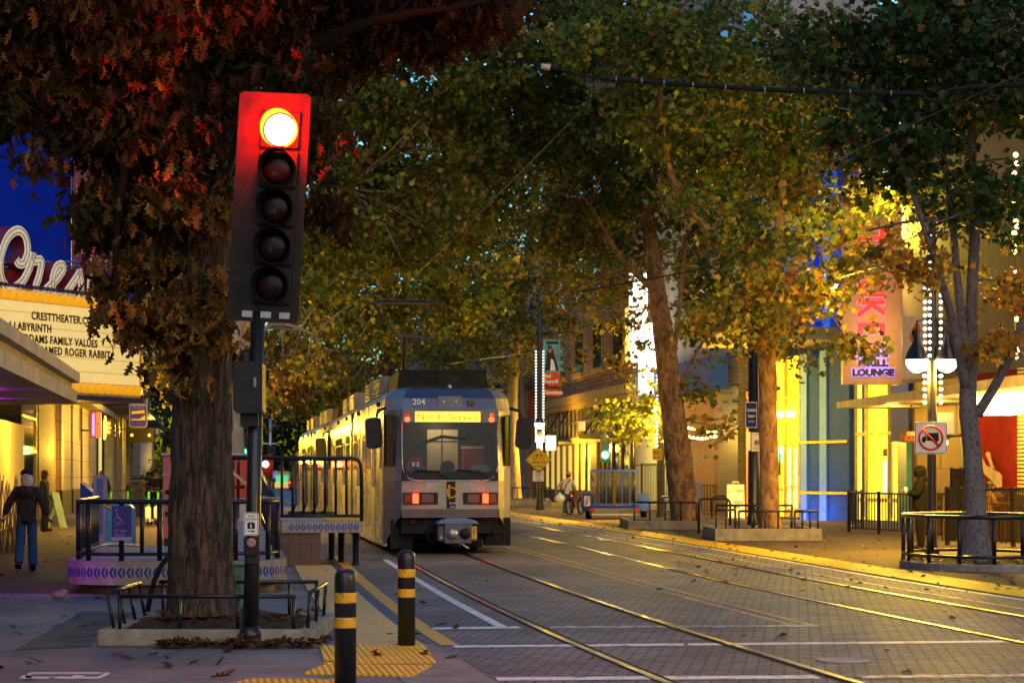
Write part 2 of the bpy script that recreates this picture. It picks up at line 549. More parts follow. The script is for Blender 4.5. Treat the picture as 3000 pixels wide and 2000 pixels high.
M['yline2'] = worn('yellow_edge_line', (.62, .34, .02), (.2, .15, .05), .36, 4)
M['blueline'] = worn('blue_edge_paint', (.03, .045, .12), pv, .42, 4)
def xwalk(a, b, w, m):
    a, b = gr(*a), gr(*b)
    d = (b - a).normalized(); n = Vector((-d.y, d.x, 0)) * w / 2
    sheet('crosswalk_line', [a - n, b - n, b + n, a + n], .0085, m)
xwalk((1262, 1842), (1522, 1838), .3, 'wline'); xwalk((1610, 1838), (2375, 1834), .3, 'wline2')
xwalk((1330, 1895), (2945, 1880), .26, 'wline'); xwalk((1455, 1990), (2394, 1984), .28, 'wline'); xwalk((2520, 1984), (3060, 1979), .26, 'wline2')
strip('white_lane_line', lambda Y: LT(Y) - 1.16, lambda Y: LT(Y) - 1.04, 23.6, 42, .008, 'wline', 30)
for dx in (2.03, 2.25):
    strip('yellow_centre_line', lambda Y: LT(Y) + dx, lambda Y: LT(Y) + dx + .11, 23.6, 120, .008, 'yline', 50)
strip('yellow_platform_line', lambda Y: LT(Y) - 2.06, lambda Y: LT(Y) - 1.88, 21, 44, .0085, 'yline2', 30)
strip('blue_platform_line', lambda Y: LT(Y) - 2.21, lambda Y: LT(Y) - 2.07, 22.5, 44, .0065, 'blueline', 30)
strip('white_edge_line', lambda Y: RT(Y) + 1.98, lambda Y: RT(Y) + 2.1, 15, 200, .009, 'wline', 60)
strip('track_edge_line', lambda Y: RT(Y) + 1.28, lambda Y: RT(Y) + 1.36, 22, 160, .008, 'wline2', 60)
M['tact_y'] = ridged('yellow_tactile', (.8, .5, .02), 7, 'Y', rot=SA)
M['tact_c'] = ridged('cream_tactile', (.68, .46, .17), 6.5, 'X', rot=SA + R(3))
M['dome'] = ridged('yellow_ramp_tile', (.95, .5, .015), 5.5, 'X', rot=R(-8))
strip('right_tactile_band', lambda Y: RT(Y) + 2.12, lambda Y: RT(Y) + 3.0, 14, 260, .034, 'tact_y', 60, thick=.034)
strip('left_tactile_strip', lambda Y: LT(Y) - 2.9, lambda Y: LT(Y) - 2.23, 20.95, 39.2, .02, 'tact_c', 30, thick=.02)
for k, P in enumerate(([(938, 1893), (950, 1946), (1278, 1944), (1246, 1893)], [(945, 1951), (888, 1975), (1208, 1983), (1266, 1951)], [(740, 1990), (640, 2012), (960, 2022), (985, 1994)])):
    pts = [gr(*p) for p in P]
    tag(MB().prism([(p.x, p.y) for p in pts], .002, .016, 'z').build('tactile_ramp_tile', 'dome'), kind='structure')
# manhole, vault lid
t = tag(MB().lathe([(.24, 0), (.24, .012), (.22, .014), (.2, .01), (.0001, .011)], n=32).build('manhole_cover', 'concrete_lt', loc=(*gr(2470, 1936)[:2], .004)), 'round steel manhole cover set in the street pavers', 'manhole')
t = thing('utility_vault', 'rectangular utility vault lid with worn white rim in the foreground pavement', 'vault lid', gr(190, 1980))
b = MB()
b.bb(-.33, .33, -.22, -.18, .002, .014); b.bb(-.33, .33, .18, .22, .002, .014); b.bb(-.33, -.3, -.18, .18, .002, .014); b.bb(.3, .33, -.18, .18, .002, .014)
b.build('rim', 'wline', t, bevel=.003)
MB().bb(-.298, .298, -.178, .178, .001, .008).build('lid', 'concrete', t)
MB().bb(.08, .16, -.1, -.02, .0085, .012).build('marker_plate', 'white', t)
# ---------------------------------------------------------------- red signal, pole, button
t = thing('traffic_signal', 'five-section black traffic signal showing a red light on a leaning pole', 'traffic light', gr(733, 1893))
y0 = t.location.y
S = F / y0
lean = .0235
def tz(y): return HC + (YH - y) / S
def tx(z): return lean * z
b = MB()
b.lathe([(.17, 0), (.17, .06), (.15, .08)], n=16, m=1)
b.tube([(0, 0, .08), (tx(1.0), 0, 1.0), (tx(3.2), 0, 3.2)], [.078, .072, .066], 20, m=0)
b.lathe([(.11, .08), (.11, .12), (.085, .2)], n=16, m=0)
b.build('pole', ['black', 'concrete'], t)
hx = .05
Xh = Matrix.Translation((tx(3.1) + hx, -.06, 3.1)) @ Matrix.Rotation(R(3.3), 4, 'Y') @ Matrix.Rotation(R(-4), 4, 'Z')
b = MB()
b.prism([(-.345, .03), (-.31, 0), (.31, 0), (.345, .03), (.345, 2.16), (.31, 2.19), (-.31, 2.19), (-.345, 2.16)], .0, .006, 'y', X=Xh)
for i in range(6):
    for sx in (-1, 1):
        for k in range(3): b.bb(sx * .255 + k * .022 - .03, sx * .255 + k * .022 - .022, -.004, -.001, .28 + i * .36 - .05, .28 + i * .36 + .03, X=Xh)
for k in range(3): b.bb(-.2 + k * .18, -.1 + k * .18, -.006, -.001, .04, .1, X=Xh, m=1)
M['platered'] = mat('signal_black', (.022, .018, .018), .75, var=.25, vs=9, bump=.12, bs=30, spec=.2)
b.build('backplate', ['platered', 'galv'], t)
M['visorblack'] = mat('visor_black', (.006, .005, .005), .85, var=0, spec=.1)
M['lensred'] = mat('dark_lens', (.012, .002, .002), .25, var=0, spec=.2)
M['litcore'] = emit('lit_red_lens', (1, .06, .035), 24, True)
M['visorglow'] = emit('visor_added_glow', (1, .0032, .0001), 190, True)  # visor is no lamp: emission added to redden plate and leaves
for i in range(5):
    zc = .345 + i * .371
    Xs = Xh @ Matrix.Translation((.075, 0, zc))
    b = MB()
    b.prism([(-.185, -.17), (.185, -.17), (.185, .17), (-.185, .17)], -.05, -.001, 'y', X=Xs)
    sec = b.build('signal_section', 'platered', t, bevel=.015)
    lit = i == 4
    Xl = Xs @ Matrix.Rotation(R(90), 4, 'X')
    b = MB()
    b.lathe([(.152, .05), (.15, .065), (.11, .082), (.05, .09), (.0001, .092)], n=32, X=Xl)
    b.build('lens', 'litcore' if lit else 'lensred', sec)
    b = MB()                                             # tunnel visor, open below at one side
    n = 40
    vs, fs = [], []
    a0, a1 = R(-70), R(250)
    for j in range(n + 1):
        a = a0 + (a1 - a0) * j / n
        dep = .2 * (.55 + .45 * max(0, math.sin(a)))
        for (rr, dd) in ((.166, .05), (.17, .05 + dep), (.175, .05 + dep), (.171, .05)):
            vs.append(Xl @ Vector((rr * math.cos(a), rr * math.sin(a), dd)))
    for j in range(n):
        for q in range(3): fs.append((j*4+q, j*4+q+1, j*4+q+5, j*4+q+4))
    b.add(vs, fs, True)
    b.build('visor', 'visorglow' if lit else 'visorblack', sec)
    for sx, sz in ((-.17, -.155), (.17, -.155), (-.17, .155), (.17, .155)):
        MB().ball((sx, -.052, sz), .006, 6, X=None).build('bolt', 'galv', sec) if False else None
    if lit:
        lamp('red_halo_spot', Xl @ Vector((0, 0, .38)), (1, .004, .001), RED_W, .1, t, spot=150, aim=Xl @ Vector((0, .06, 0)))  # added spot aimed back at the plate for a red halo
b = MB()
for z in (3.16, 4.9): b.bb(tx(3.1) - .03, tx(3.1) + .05 + hx, -.02, .1, z, z + .05)
b.build('bracket', 'black', t)
b = MB()
zb, zt = tz(1212) , tz(1062)
b.prism([(-.21, zb + .04), (-.17, zb), (.06, zb), (.07, zb + .02), (.07, zt - .02), (.04, zt), (-.15, zt), (-.21, zt - .05)], -.2, .1, 'y')
b.tube([(-.11, -.05, zt), (-.11, -.05, zt + .06)], .05, 10); b.ball((-.11, -.05, zt + .07), .05, 10)
b.bb(-.15, .02, -.12, .02, zb - .12, zb)
b.bb(-.012, -.004, -.204, -.2, zb + .25, zb + .34, m=1); b.bb(.004, .012, -.204, -.2, zb + .25, zb + .34, m=1)
b.build('pedestrian_signal', ['blackmatte', 'galv'], t, bevel=.02).location = (tx(2.5) + .01, 0, 0)
z1, z0, zm = tz(1500), tz(1567), tz(1627)
b = MB()
xb = tx(1.0)
b.prism([(xb - .075, z0 - .02), (xb + .075, z0 - .02), (xb + .075, zm + .05), (xb + .05, zm), (xb - .05, zm), (xb - .075, zm + .05)], -.11, -.07, 'y')
b.bb(xb - .055, xb + .055, -.09, .02, zm - .08, zm + .02)
pb = b.build('push_button', 'blackmatte', t, bevel=.012)
zc = tz(1588)
MB().lathe([(.046, 0), (.046, .012), (.032, .016)], (xb, -.11, zc), 24, Matrix.Rotation(R(90), 4, 'X')).build('button_ring', mat('button_ring', (.42, .2, .15), .4, .3), pb)
MB().lathe([(.031, 0), (.031, .008), (.0001, .013)], (xb, -.113, zc), 20, Matrix.Rotation(R(90), 4, 'X')).build('button_cap', mat('button_cap', (.12, .05, .035), .4), pb)
b = MB()
w, h = .072, (z1 - z0) / 2
zc = (z1 + z0) / 2
def rrect(w, h, r, n=5):
    P = []
    for cx, cy, a in ((w - r, h - r, 0), (-w + r, h - r, 90), (-w + r, -h + r, 180), (w - r, -h + r, 270)):
        for i in range(n + 1):
            q = R(a + 90 * i / n)
            P.append((cx + r * math.cos(q), cy + r * math.sin(q)))
    return P
def shift(P, dx, dy): return [(x + dx, y + dy) for x, y in P]
b.prism(shift(rrect(w, h, .02), xb, zc), -.118, -.114, 'y', m=0)
b.prism(shift(rrect(w - .006, h - .006, .016), xb, zc), -.1195, -.1185, 'y', m=1)
b.prism(shift(rrect(w - .011, h - .011, .012), xb, zc), -.1205, -.1198, 'y', m=0)
for k, s_ in enumerate(("PUSH", "BUTTON", "FOR")): b.text(s_, .018, face((xb, -.121, zc + h - .042 - .03 * k)), off=.0005, ex=.0008, m=1)
b.bb(xb - .036, xb + .036, -.1218, -.1208, zc - .045, zc + .012, m=1)
b.prism(shift([(-.004, .018), (.004, .018), (.004, .012), (.012, .0), (.006, .002), (.003, .004), (.004, -.006), (.012, -.021), (.006, -.021), (0, -.01), (-.007, -.021), (-.012, -.021), (-.004, -.005), (-.004, .003), (-.011, -.004), (-.013, -.001), (-.005, .011)], xb, zc - .017), -.1226, -.1219, 'y', m=0)
b.prism(shift([(-.035, .004), (.012, .004), (.012, .013), (.035, 0), (.012, -.013), (.012, -.004), (-.035, -.004)], xb, zc - .068), -.1218, -.1208, 'y', m=1)
b.build('push_button_sign', ['signwhite', 'signblack'], t)
# ---------------------------------------------------------------- bollards
def bollard(x, Y, label):
    t = thing('bollard', label, 'bollard', (x, Y, .004), group='striped bollards at the kerb ramp')
    MB().lathe([(.084, 0), (.084, .84), (.08, .88), (.066, .905), (.04, .92), (.0001, .924)], n=28).build('post', 'bollardpaint', t)
    for z in (.47, .66):
        MB().lathe([(.0853, z), (.0858, z + .005), (.0858, z + .075), (.0853, z + .08)], n=28).build('reflective_band', 'refyellow', t)
    return t
bollard(px(1012, 16.75), 16.75, 'nearest black bollard with two yellow bands, cut by the bottom edge')
bollard(px(1191, 20.9), 20.9, 'black bollard with two yellow bands standing at the yellow ramp tiles')
# ---------------------------------------------------------------- light-rail tram
def plan(hw, yf, cx=1.0, yc=.75, L=24.2, yi=0):
    """ring of plan points, front (-y) at yf, symmetric ends."""
    fr = [(-hw, yc + yi), (-cx - .13, .2 + yf), (-cx, yf + .04), (-cx * .5, yf), (cx * .5, yf), (cx, yf + .04), (cx + .13, .2 + yf), (hw, yc + yi)]
    return fr + [(x, L - y) for x, y in reversed(fr)]
def make_tram(label, num, dest):
    t = thing('tram', label, 'tram')
    L = 24.2
    rings = [(.9, plan(1.33, .03)), (1.5, plan(1.33, .0)), (2.96, plan(1.325, .12, .98)), (3.2, plan(1.28, .2, .95)), (3.36, plan(1.16, .36, .88, .8)), (3.43, plan(.95, .6, .75, .9))]
    b = MB()
    k = 16
    vs = [(x, y, z) for z, P in rings for x, y in P]
    fs, = [[]]
    for i in range(len(rings) - 1):
        for j in range(k):
            if i == 1 and j in (2, 3, 4): continue            # windscreen opening
            f = (i*k+j, i*k+(j+1) % k, (i+1)*k+(j+1) % k, (i+1)*k+j)
            b.add([vs[q] for q in f], [(0, 1, 2, 3)], m=3 if (i >= 2 and j in (2, 3, 4)) else 1 if j < 7 else 0)
    b.add([vs[(len(rings)-1)*k + j] for j in range(k)], [tuple(range(k))], m=2)
    b.add([vs[j] for j in range(k)], [tuple(range(k))[::-1]], m=2)
    b.build('body', ['steel', 'steelfront', 'darkmetal', mat('slate_blue_panel', (.05, .07, .13), .3, .2)], t)
    # side skirts and slanted corner skirts
    b = MB()
    for s in (-1, 1):
        b.bb(*sorted((s * 1.329, s * 1.25)), .78, L - .78, .14, .9, m=0)
        pts = [(s * 1.331, .78), (s * 1.1, .22), (s * 1.0, .06)]
        b.add([(pts[0][0], pts[0][1], .9), (pts[1][0], pts[1][1], .9), (pts[2][0], pts[2][1], .9), (pts[2][0], pts[2][1], .8), (pts[1][0], pts[1][1], .66), (pts[0][0], pts[0][1], .12)], [(0, 1, 2, 3, 4, 5) if s > 0 else (5, 4, 3, 2, 1, 0)], m=1)
        q = [(p[0] - s * .02, p[1] + .03) for p in pts]
        b.add([(q[0][0], q[0][1], .9), (q[1][0], q[1][1], .9), (q[2][0], q[2][1], .9), (q[2][0], q[2][1], .8), (q[1][0], q[1][1], .66), (q[0][0], q[0][1], .12)], [(5, 4, 3, 2, 1, 0) if s > 0 else (0, 1, 2, 3, 4, 5)], m=2)
    b.build('skirt', ['steel', 'steelfront', 'darkmetal'], t)
    def yf(z): return float(np.interp(z, [.9, 1.5, 2.96, 3.2, 3.36], [.03, 0, .12, .2, .36]))
    # windscreen
    gl = [(-.97, 2.72), (-.97, 1.82), (-.93, 1.66), (-.84, 1.56), (-.7, 1.52), (.7, 1.52), (.84, 1.56), (.93, 1.66), (.97, 1.82), (.97, 2.72)]
    b = MB()
    b.add([(x, yf(z) + .012 + (.04 if abs(x) > .9 else 0), z) for x, z in gl], [tuple(range(len(gl)))])
    b.build('windscreen', M['glass'], t)
    b = MB()                                                  # black mask around and above the glass
    b.add([(-.985, yf(2.72) + .03, 2.7), (.985, yf(2.72) + .03, 2.7), (.985, yf(2.99) + .02, 2.985), (-.985, yf(2.99) + .02, 2.985)], [(0, 1, 2, 3)])
    b.build('sign_surround', 'glassdark', t)
    b = MB()
    b.add([(-.985, yf(1.5) - .012, 1.5), (.985, yf(1.5) - .012, 1.5), (.985, yf(1.7) - .004, 1.68), (-.985, yf(1.7) - .004, 1.68)], [(0, 1, 2, 3)])
    b.build('screen_surround', 'blackmatte', t)
    b = MB()
    trim = [(-.99, 2.98), (-.99, 1.82), (-.95, 1.65), (-.85, 1.54), (-.7, 1.5), (.7, 1.5), (.85, 1.54), (.95, 1.65), (.99, 1.82), (.99, 2.98)]
    b.tube([(x, yf(z) + (.03 if abs(x) > .9 else -.008), z) for x, z in trim], .016, 6)
    b.build('trim', 'steel', t)
    # cab interior
    b = MB()
    b.bb(-1.2, 1.2, .75, 1.75, .95, 1.72, m=0)                 # desk
    b.bb(-1.25, 1.25, 2.6, 2.65, .95, 3.1, m=4); b.bb(-1.25, -1.2, .8, 2.6, .95, 3.1, m=1); b.bb(1.2, 1.25, .8, 2.6, .95, 3.1, m=1)
    b.bb(-.25, .42, 2.55, 2.598, 1.4, 2.6, m=2)                # door leaf
    b.bb(.06, .09, 2.54, 2.549, 1.4, 2.6, m=1); b.bb(-.25, .42, 2.54, 2.549, 2.33, 2.36, m=1)
    b.bb(.5, .95, 2.2, 2.45, 1.6, 2.15, m=3); b.bb(-.75, -.4, 2.2, 2.45, 1.5, 2.0, m=3); b.bb(.48, .97, 2.42, 2.5, 2.18, 2.24, m=2); b.ball((.1, 1.6, 1.78), (.16, .12, .16), 10, m=0); b.ball((-.6, .85, 1.74), (.2, .1, .08), 10, m=5); b.ball((.72, .8, 1.7), (.24, .08, .16), 12, m=2)
    b.tube([(-.97, .85, 1.6), (-.8, .85, 2.0), (-.5, .85, 2.28), (-.1, .85, 2.42), (.3, .85, 2.38), (.75, .85, 2.5), (.95, .85, 2.52)], .035, 8, m=0)
    b.bb(-1.2, 1.2, .62, 2.58, 2.95, 2.98, m=1)
    b.build('cab_interior', ['blackmatte', 'darkmetal', 'beige', mat('red_seat', (.5, .04, .04), .7), 'signblack', mat('teal_cloth', (.04, .22, .3), .8)], t)
    lamp('added_cab_light', (0, 2.0, 2.7), (1, .72, .3), 22, .2, t)  # unseen lamp added to show the cab interior
    b = MB()
    for x in (-.25, .62):
        b.tube([(x - .5, -.03, 1.72), (x, -.035, 1.70), (x + .05, -.035, 1.62), (x + .3, -.035, 1.52)], .014, 5)
    b.build('wiper', 'black', t)
    MB().text("02", .085, face((-.72, -.012, 1.8)), ex=.002, off=.001, sp=1.5).build('fleet_decal', 'signwhite', t)
    # destination sign, marker lights, number, top headlights
    b = MB()
    b.bb(-.72, .62, .06, .1, 2.71, 2.92)
    ds = b.build('destination_sign', emit('amber_led_field', (1, .47, .04), 1.6), t)
    MB().text(dest, .135, face((-.05, .058, 2.75)), xs=1.16, off=-.001, ex=.002, sp=1.02).build('sign_lettering', emit('amber_led_dim', (.5, .08, .0), .3), ds)
    for x in (-.88, .86):
        ml = MB().lathe([(.055, 0), (.055, .03), (.03, .045), (.0001, .05)], (x, .125, 2.76), 16, Matrix.Rotation(R(90), 4, 'X')).build('marker_light', emit('marker_red', (1, .05, .012), 4), t)
        MB().bb(x - .05, x + .05, .1, .14, 2.82, 2.9).build('lens_strip', mat('red_lens', (.4, .02, .02), .2), ml)
        lamp('marker_glow', (x, .02, 2.76), (1, .02, .005), .5, .03, t)
    MB().text(num, .13, face((-.64, yf(3.0) - .012, 3.06), 0, R(-14)), ex=.003, off=.002).build('fleet_number', 'signwhite', t)
    b = MB()
    b.bb(-.25, .25, yf(3.02) - .006, .3, 3.01, 3.24, m=0)
    for x in (-.12, .13): b.lathe([(.075, 0), (.075, .01), (.0001, .03)], (x, yf(3.1) - .01, 3.12), 16, Matrix.Rotation(R(90), 4, 'X'), m=1)
    b.build('upper_headlight', [mat('blue_roof_panel', (.06, .1, .2), .3), mat('headlamp_glass', (.5, .45, .45), .15, .4)], t)
    MB().bb(.36, .5, yf(3.1) - .04, .3, 3.04, 3.16).build('camera_housing', 'black', t, bevel=.01)
    # corner side windows
    for s in (-1, 1):
        A = Vector((s * 1.31, .68, 0)); Bp = Vector((s * 1.12, .2, 0))
        d = (Bp - A); nrm = Vector((s * .93, -.36, 0)) * .012
        b = MB()
        p0, p1 = A + d * .12, A + d * .93
        b.add([p0 + nrm + Vector((0, 0, 1.82)), p1 + nrm + Vector((0, 0, 1.82)), p1 + nrm * 1.2 + Vector((0, 0, 2.82)), p0 + nrm * 1.2 + Vector((0, 0, 2.86))], [(0, 1, 2, 3) if s > 0 else (3, 2, 1, 0)])
        w = b.build('cab_window', 'glassdark', t)
        b = MB()
        P = [p0 + nrm * 1.3 + Vector((0, 0, 1.81)), p1 + nrm * 1.3 + Vector((0, 0, 1.81)), p1 + nrm * 1.5 + Vector((0, 0, 2.83)), p0 + nrm * 1.5 + Vector((0, 0, 2.87))]
        b.tube(P, .018, 6, True); b.tube([(P[0] + P[3]) / 2, (P[1] + P[2]) / 2], .012, 5)
        b.build('window_frame', 'blackmatte', w)
    # mirrors
    for s in (-1, 1):
        b = MB()
        b.tube([(s * 1.3, .55, 3.0), (s * 1.45, .3, 2.95), (s * 1.5, .25, 2.82)], .035, 8)
        b.prism(shift(rrect(.17, .32, .1), 0, 0), -.07, .07, 'y', X=Matrix.Translation((s * 1.56, .28, 2.48)) @ Matrix.Rotation(R(s * 4), 4, 'Y'))
        b.build('mirror', 'blackmatte', t, bevel=.02)
    # lower front: lamps, grille, emblem strip
    for s in (-1, 1):
        b = MB()
        b.prism(shift(rrect(.36, .12, .02), s * .62, 1.14), -.022, .02, 'y')
        h = b.build('lamp_cluster', 'blackmatte', t)
        MB().prism(shift(rrect(.07, .09, .015), s * .88, 1.14), -.03, -.023, 'y').build('turn_lamp', mat('amber_lens', (.12, .02, .01), .2), h)
        MB().prism(shift(rrect(.062, .1, .02), s * .72, 1.14), -.036, -.023, 'y').build('tail_lamp', emit('tail_red', (1, .05, .015), 3.5), h)
        MB().prism(shift(rrect(.12, .085, .02), s * .47, 1.14), -.034, -.023, 'y').build('headlamp', mat('headlamp_lens', (.16, .1, .11), .12, .3), h)
        lamp('tail_glow', (s * .72, -.3, 1.14), (1, .015, .003), 1.6, .05, t)
    b = MB()
    for i in range(4): b.bb(-1.0, 1.0, -.03, .02, .755 + i * .042, .785 + i * .042)
    b.bb(-1.01, 1.01, -.012, .02, .74, .92, m=1)
    b.build('front_grille', [mat('fluted_metal', (.16, .14, .14), .5, .7), 'darkmetal'], t)
    b = MB()
    b.bb(-.08, .1, -.014, .01, .94, 1.49, m=0)
    b.torus((.02, -.015, 1.26), .1, .02, Matrix.Rotation(R(90), 4, 'X'), 20, 5, m=1)
    b.bb(-.05, -.01, -.017, -.012, 1.13, 1.42, m=1)
    b.text("gional", .045, face((.035, -.0155, 1.03)), xs=.8, ex=.001, m=2); b.text("ansit", .045, face((.035, -.0155, .955)), xs=.8, ex=.001, m=2)
    b.build('emblem_strip', ['signblack', mat('emblem_gold', (.55, .3, .02), .5), 'signwhite'], t)
    # underframe, coupler, wheels
    b = MB()
    b.bb(-1.2, 1.2, .5, L - .5, .32, .9)
    b.bb(-1.0, 1.0, .1, .5, .42, .74)
    b.bb(-1.2, -.75, .35, .6, .1, .7); b.bb(.75, 1.28, .3, .7, .16, .74); b.bb(.3, .7, .4, .8, .12, .5)
    b.lathe([(.05, 0), (.05, .12)], (-.78, .1, .66), 12, Matrix.Rotation(R(90), 4, 'X'))
    for x in (-.5, .4, .9): b.tube([(x, .1, .5), (x + .05, .02, .3), (x + .2, .1, .2), (x + .25, .3, .4)], .018, 6)
    b.build('underframe', 'under', t)
    c = MB()
    M['couplergrey'] = M.get('couplergrey') or mat('coupler_grey', (.13, .11, .13), .45, .3, var=.3, vs=6)
    c.prism(shift(rrect(.28, .2, .04), .1, .43), -.55, .1, 'y')
    c.bb(-.3, -.17, -.45, -.1, .28, .6); c.bb(.37, .5, -.45, -.1, .28, .6)
    co = c.build('coupler', ['couplergrey'], t, bevel=.015)
    MB().prism([(-.33, .62), (-.28, .68), (-.1, .74), (.3, .74), (.48, .68), (.53, .62)], -.56, .05, 'y').build('coupler_cover', mat('coupler_blue', (.12, .2, .32), .4, var=.2), co, bevel=.02)
    MB().ball((-.02, -.56, .43), (.12, .09, .12), 18).build('coupler_cone', 'galv', co)
    MB().lathe([(.115, 0), (.115, .012), (.0001, .006)], (.24, -.551, .43), 20, Matrix.Rotation(R(90), 4, 'X')).build('coupler_cup', 'signblack', co)
    b = MB()
    b.bb(.385, .485, -.456, -.451, .32, .58, m=0)
    b.prism(shift([(.0, .09), (-.03, 0), (-.003, 0), (-.02, -.09), (.03, .02), (.004, .02), (.02, .09)], .435, .45), -.459, -.4565, 'y', m=1)
    b.prism(shift([(0, .04), (-.035, -.025), (.035, -.025)], -.235, .36), -.456, -.451, 'y', m=0)
    b.build('warning_label', ['signyellow', 'signred'], co)
    MB().tube([(.1, -.5, .24), (.2, -.6, .2), (.3, -.62, .13)], .022, 8).build('coupler_lever', 'galv', co)
    for y in (2.2, 4.0, 11.2, 13.0, L - 4, L - 2.2):
        for s in (-1, 1):
            w = MB().lathe([(.33, -.06), (.36, -.06), (.36, -.03), (.34, .06), (.1, .06), (.06, .09)], (s * .72, y, .35), 24, Matrix.Rotation(R(90 * s), 4, 'Y')).build('wheel', 'under', t)
    # sides: doors, windows, seams
    for s in (-1, 1):
        X = lambda d: s * (1.33 + d)
        def panel(name, y0, y1, z0, z1, m, par=t, d=.008):
            a, c_ = sorted((X(-.01), X(d)))
            return MB().bb(a, c_, y0, y1, z0, z1).build(name, m, par)
        cabd = panel('cab_door', .95, 1.7, .3, 2.75, 'steelfront')
        panel('door_window', 1.05, 1.6, 1.75, 2.6, 'glassdark', cabd, .014)
        for yd in (3.0, 8.4, 15.2, 20.6):
            for q in (0, .66):
                dr = panel('door', yd + q, yd + q + .63, .3, 2.72, 'steelfront', d=.012)
                panel('door_window', yd + q + .12, yd + q + .51, 1.35, 2.5, 'glassdark', dr, .017)
        for ya, yb in ((4.7, 6.1), (6.3, 7.9), (10.0, 11.3), (13.1, 14.8), (16.8, 18.4), (18.6, 20.2)):
            w = panel('side_window', ya, yb, 1.75, 2.65, 'glassdark')
            a, c_ = sorted((X(.0), X(.02)))
            f_ = MB()
            for z in (1.73, 2.42, 2.65): f_.bb(a, c_, ya, yb, z, z + .025)
            f_.build('window_rail', 'steel', w)
        panel('waist_stripe', 1.75, L - 1.2, 1.2, 1.26, mat('blue_stripe', (.03, .06, .2), .4), d=.006)
        a, c_ = sorted((X(-.02), X(.012)))
        b = MB()
        b.bb(a, c_, 11.75, 12.4, .3, 3.2)
        b.build('articulation_bellows', 'rubber', t)
        b = MB()
        for y in (2.3, 9.4, 14.6, 19.0): b.bb(*sorted((X(-.04), X(.03))), y, y + .12, 3.08, 3.18)
        b.build('side_marker', 'blackmatte', t)
    # roof equipment and pantograph
    b = MB()
    b.prism([(-.98, 3.4), (-.92, 3.82), (.92, 3.82), (.98, 3.4)], 1.6, 4.6, 'y'); b.bb(-.95, .95, 1.58, 1.62, 3.8, 3.85)
    b.bb(-.12, .0, 1.57, 1.6, 3.6, 3.68)
    b.build('roof_equipment_box', 'under', t)
    b = MB()
    for y0 in (5.0, 8.0, 15.0, 18.5):
        for i in range(6): b.bb(-1.12, -1.0, y0, y0 + 2, 3.42 + i * .07, 3.45 + i * .07)
        b.bb(-1.1, 1.0, y0 - .05, y0, 3.4, 3.86); b.bb(-1.1, 1.0, y0 + 2, y0 + 2.05, 3.4, 3.86); b.bb(-.98, .98, y0, y0 + 2, 3.42, 3.8)
    b.build('roof_louvre_unit', mat('roof_grey', (.2, .18, .15), .5, .3), t)
    MB().tube([(.05, .7, 3.4), (.05, .7, 3.5)], .04, 8).build('roof_horn', 'galv', t)
    p0 = MB()
    pth = zpan - .0
    yb = 12.1
    p0.bb(-.5, .5, yb - .9, yb + .9, 3.5, 3.6)
    p0.tube([(0, yb + .9, 3.6), (0, yb - .9, pth - .98)], .06, 8)
    p0.bb(-.27, .27, yb - 1.0, yb - .85, pth - 1.02, pth - .93)
    for s in (-1, 1):
        p0.tube([(s * .24, yb - .9, pth - .95), (s * .78 , yb + .1, pth - .07)], .03, 6)
        p0.tube([(s * .1, yb - .93, pth - 1.0), (s * .14, yb - .93, pth - 1.13), (s * .2, yb - .93, pth - 1.0)], .012, 5)
    p0.tube([(-.36, yb - .5, pth - .62), (0, yb - .5, pth - .58), (.36, yb - .5, pth - .62)], .02, 6); p0.tube([(0, yb - .9, pth - .95), (0, yb - .5, pth - .58)], .02, 6)
    pan = p0.build('pantograph', 'darkmetal', t)
    b = MB()
    for dy in (-.12, .12):
        b.tube([(-1.02, yb + .1 + dy, pth - .22), (-.9, yb + .1 + dy, pth - .1), (-.72, yb + .1 + dy, pth - .02), (-.5, yb + .1 + dy, pth), (.5, yb + .1 + dy, pth), (.72, yb + .1 + dy, pth - .02), (.9, yb + .1 + dy, pth - .1), (1.02, yb + .1 + dy, pth - .22)], .028, 6)
    b.bb(-.8, .8, yb - .02, yb + .22, pth - .1, pth - .05)
    b.build('collector_head', 'darkmetal', pan)
    return t
zpan = 6.15
tram = make_tram('front light-rail tram with lit amber Not in Service sign', "204", "Not In Service")
tram.location = (-1.26, 44.8, .012)
tram.rotation_euler = (0, 0, SA)
t2 = copy_tree(tram)
t2.location = tram.location + Matrix.Rotation(SA, 4, 'Z') @ Vector((0, 25.1, 0))
t2.rotation_euler = (0, 0, SA + R(.4))
t2['label'] = 'second tram coupled behind the front one, mostly hidden with its own pantograph'
for o in (tram, t2): o['group'] = 'coupled trams on the left track'
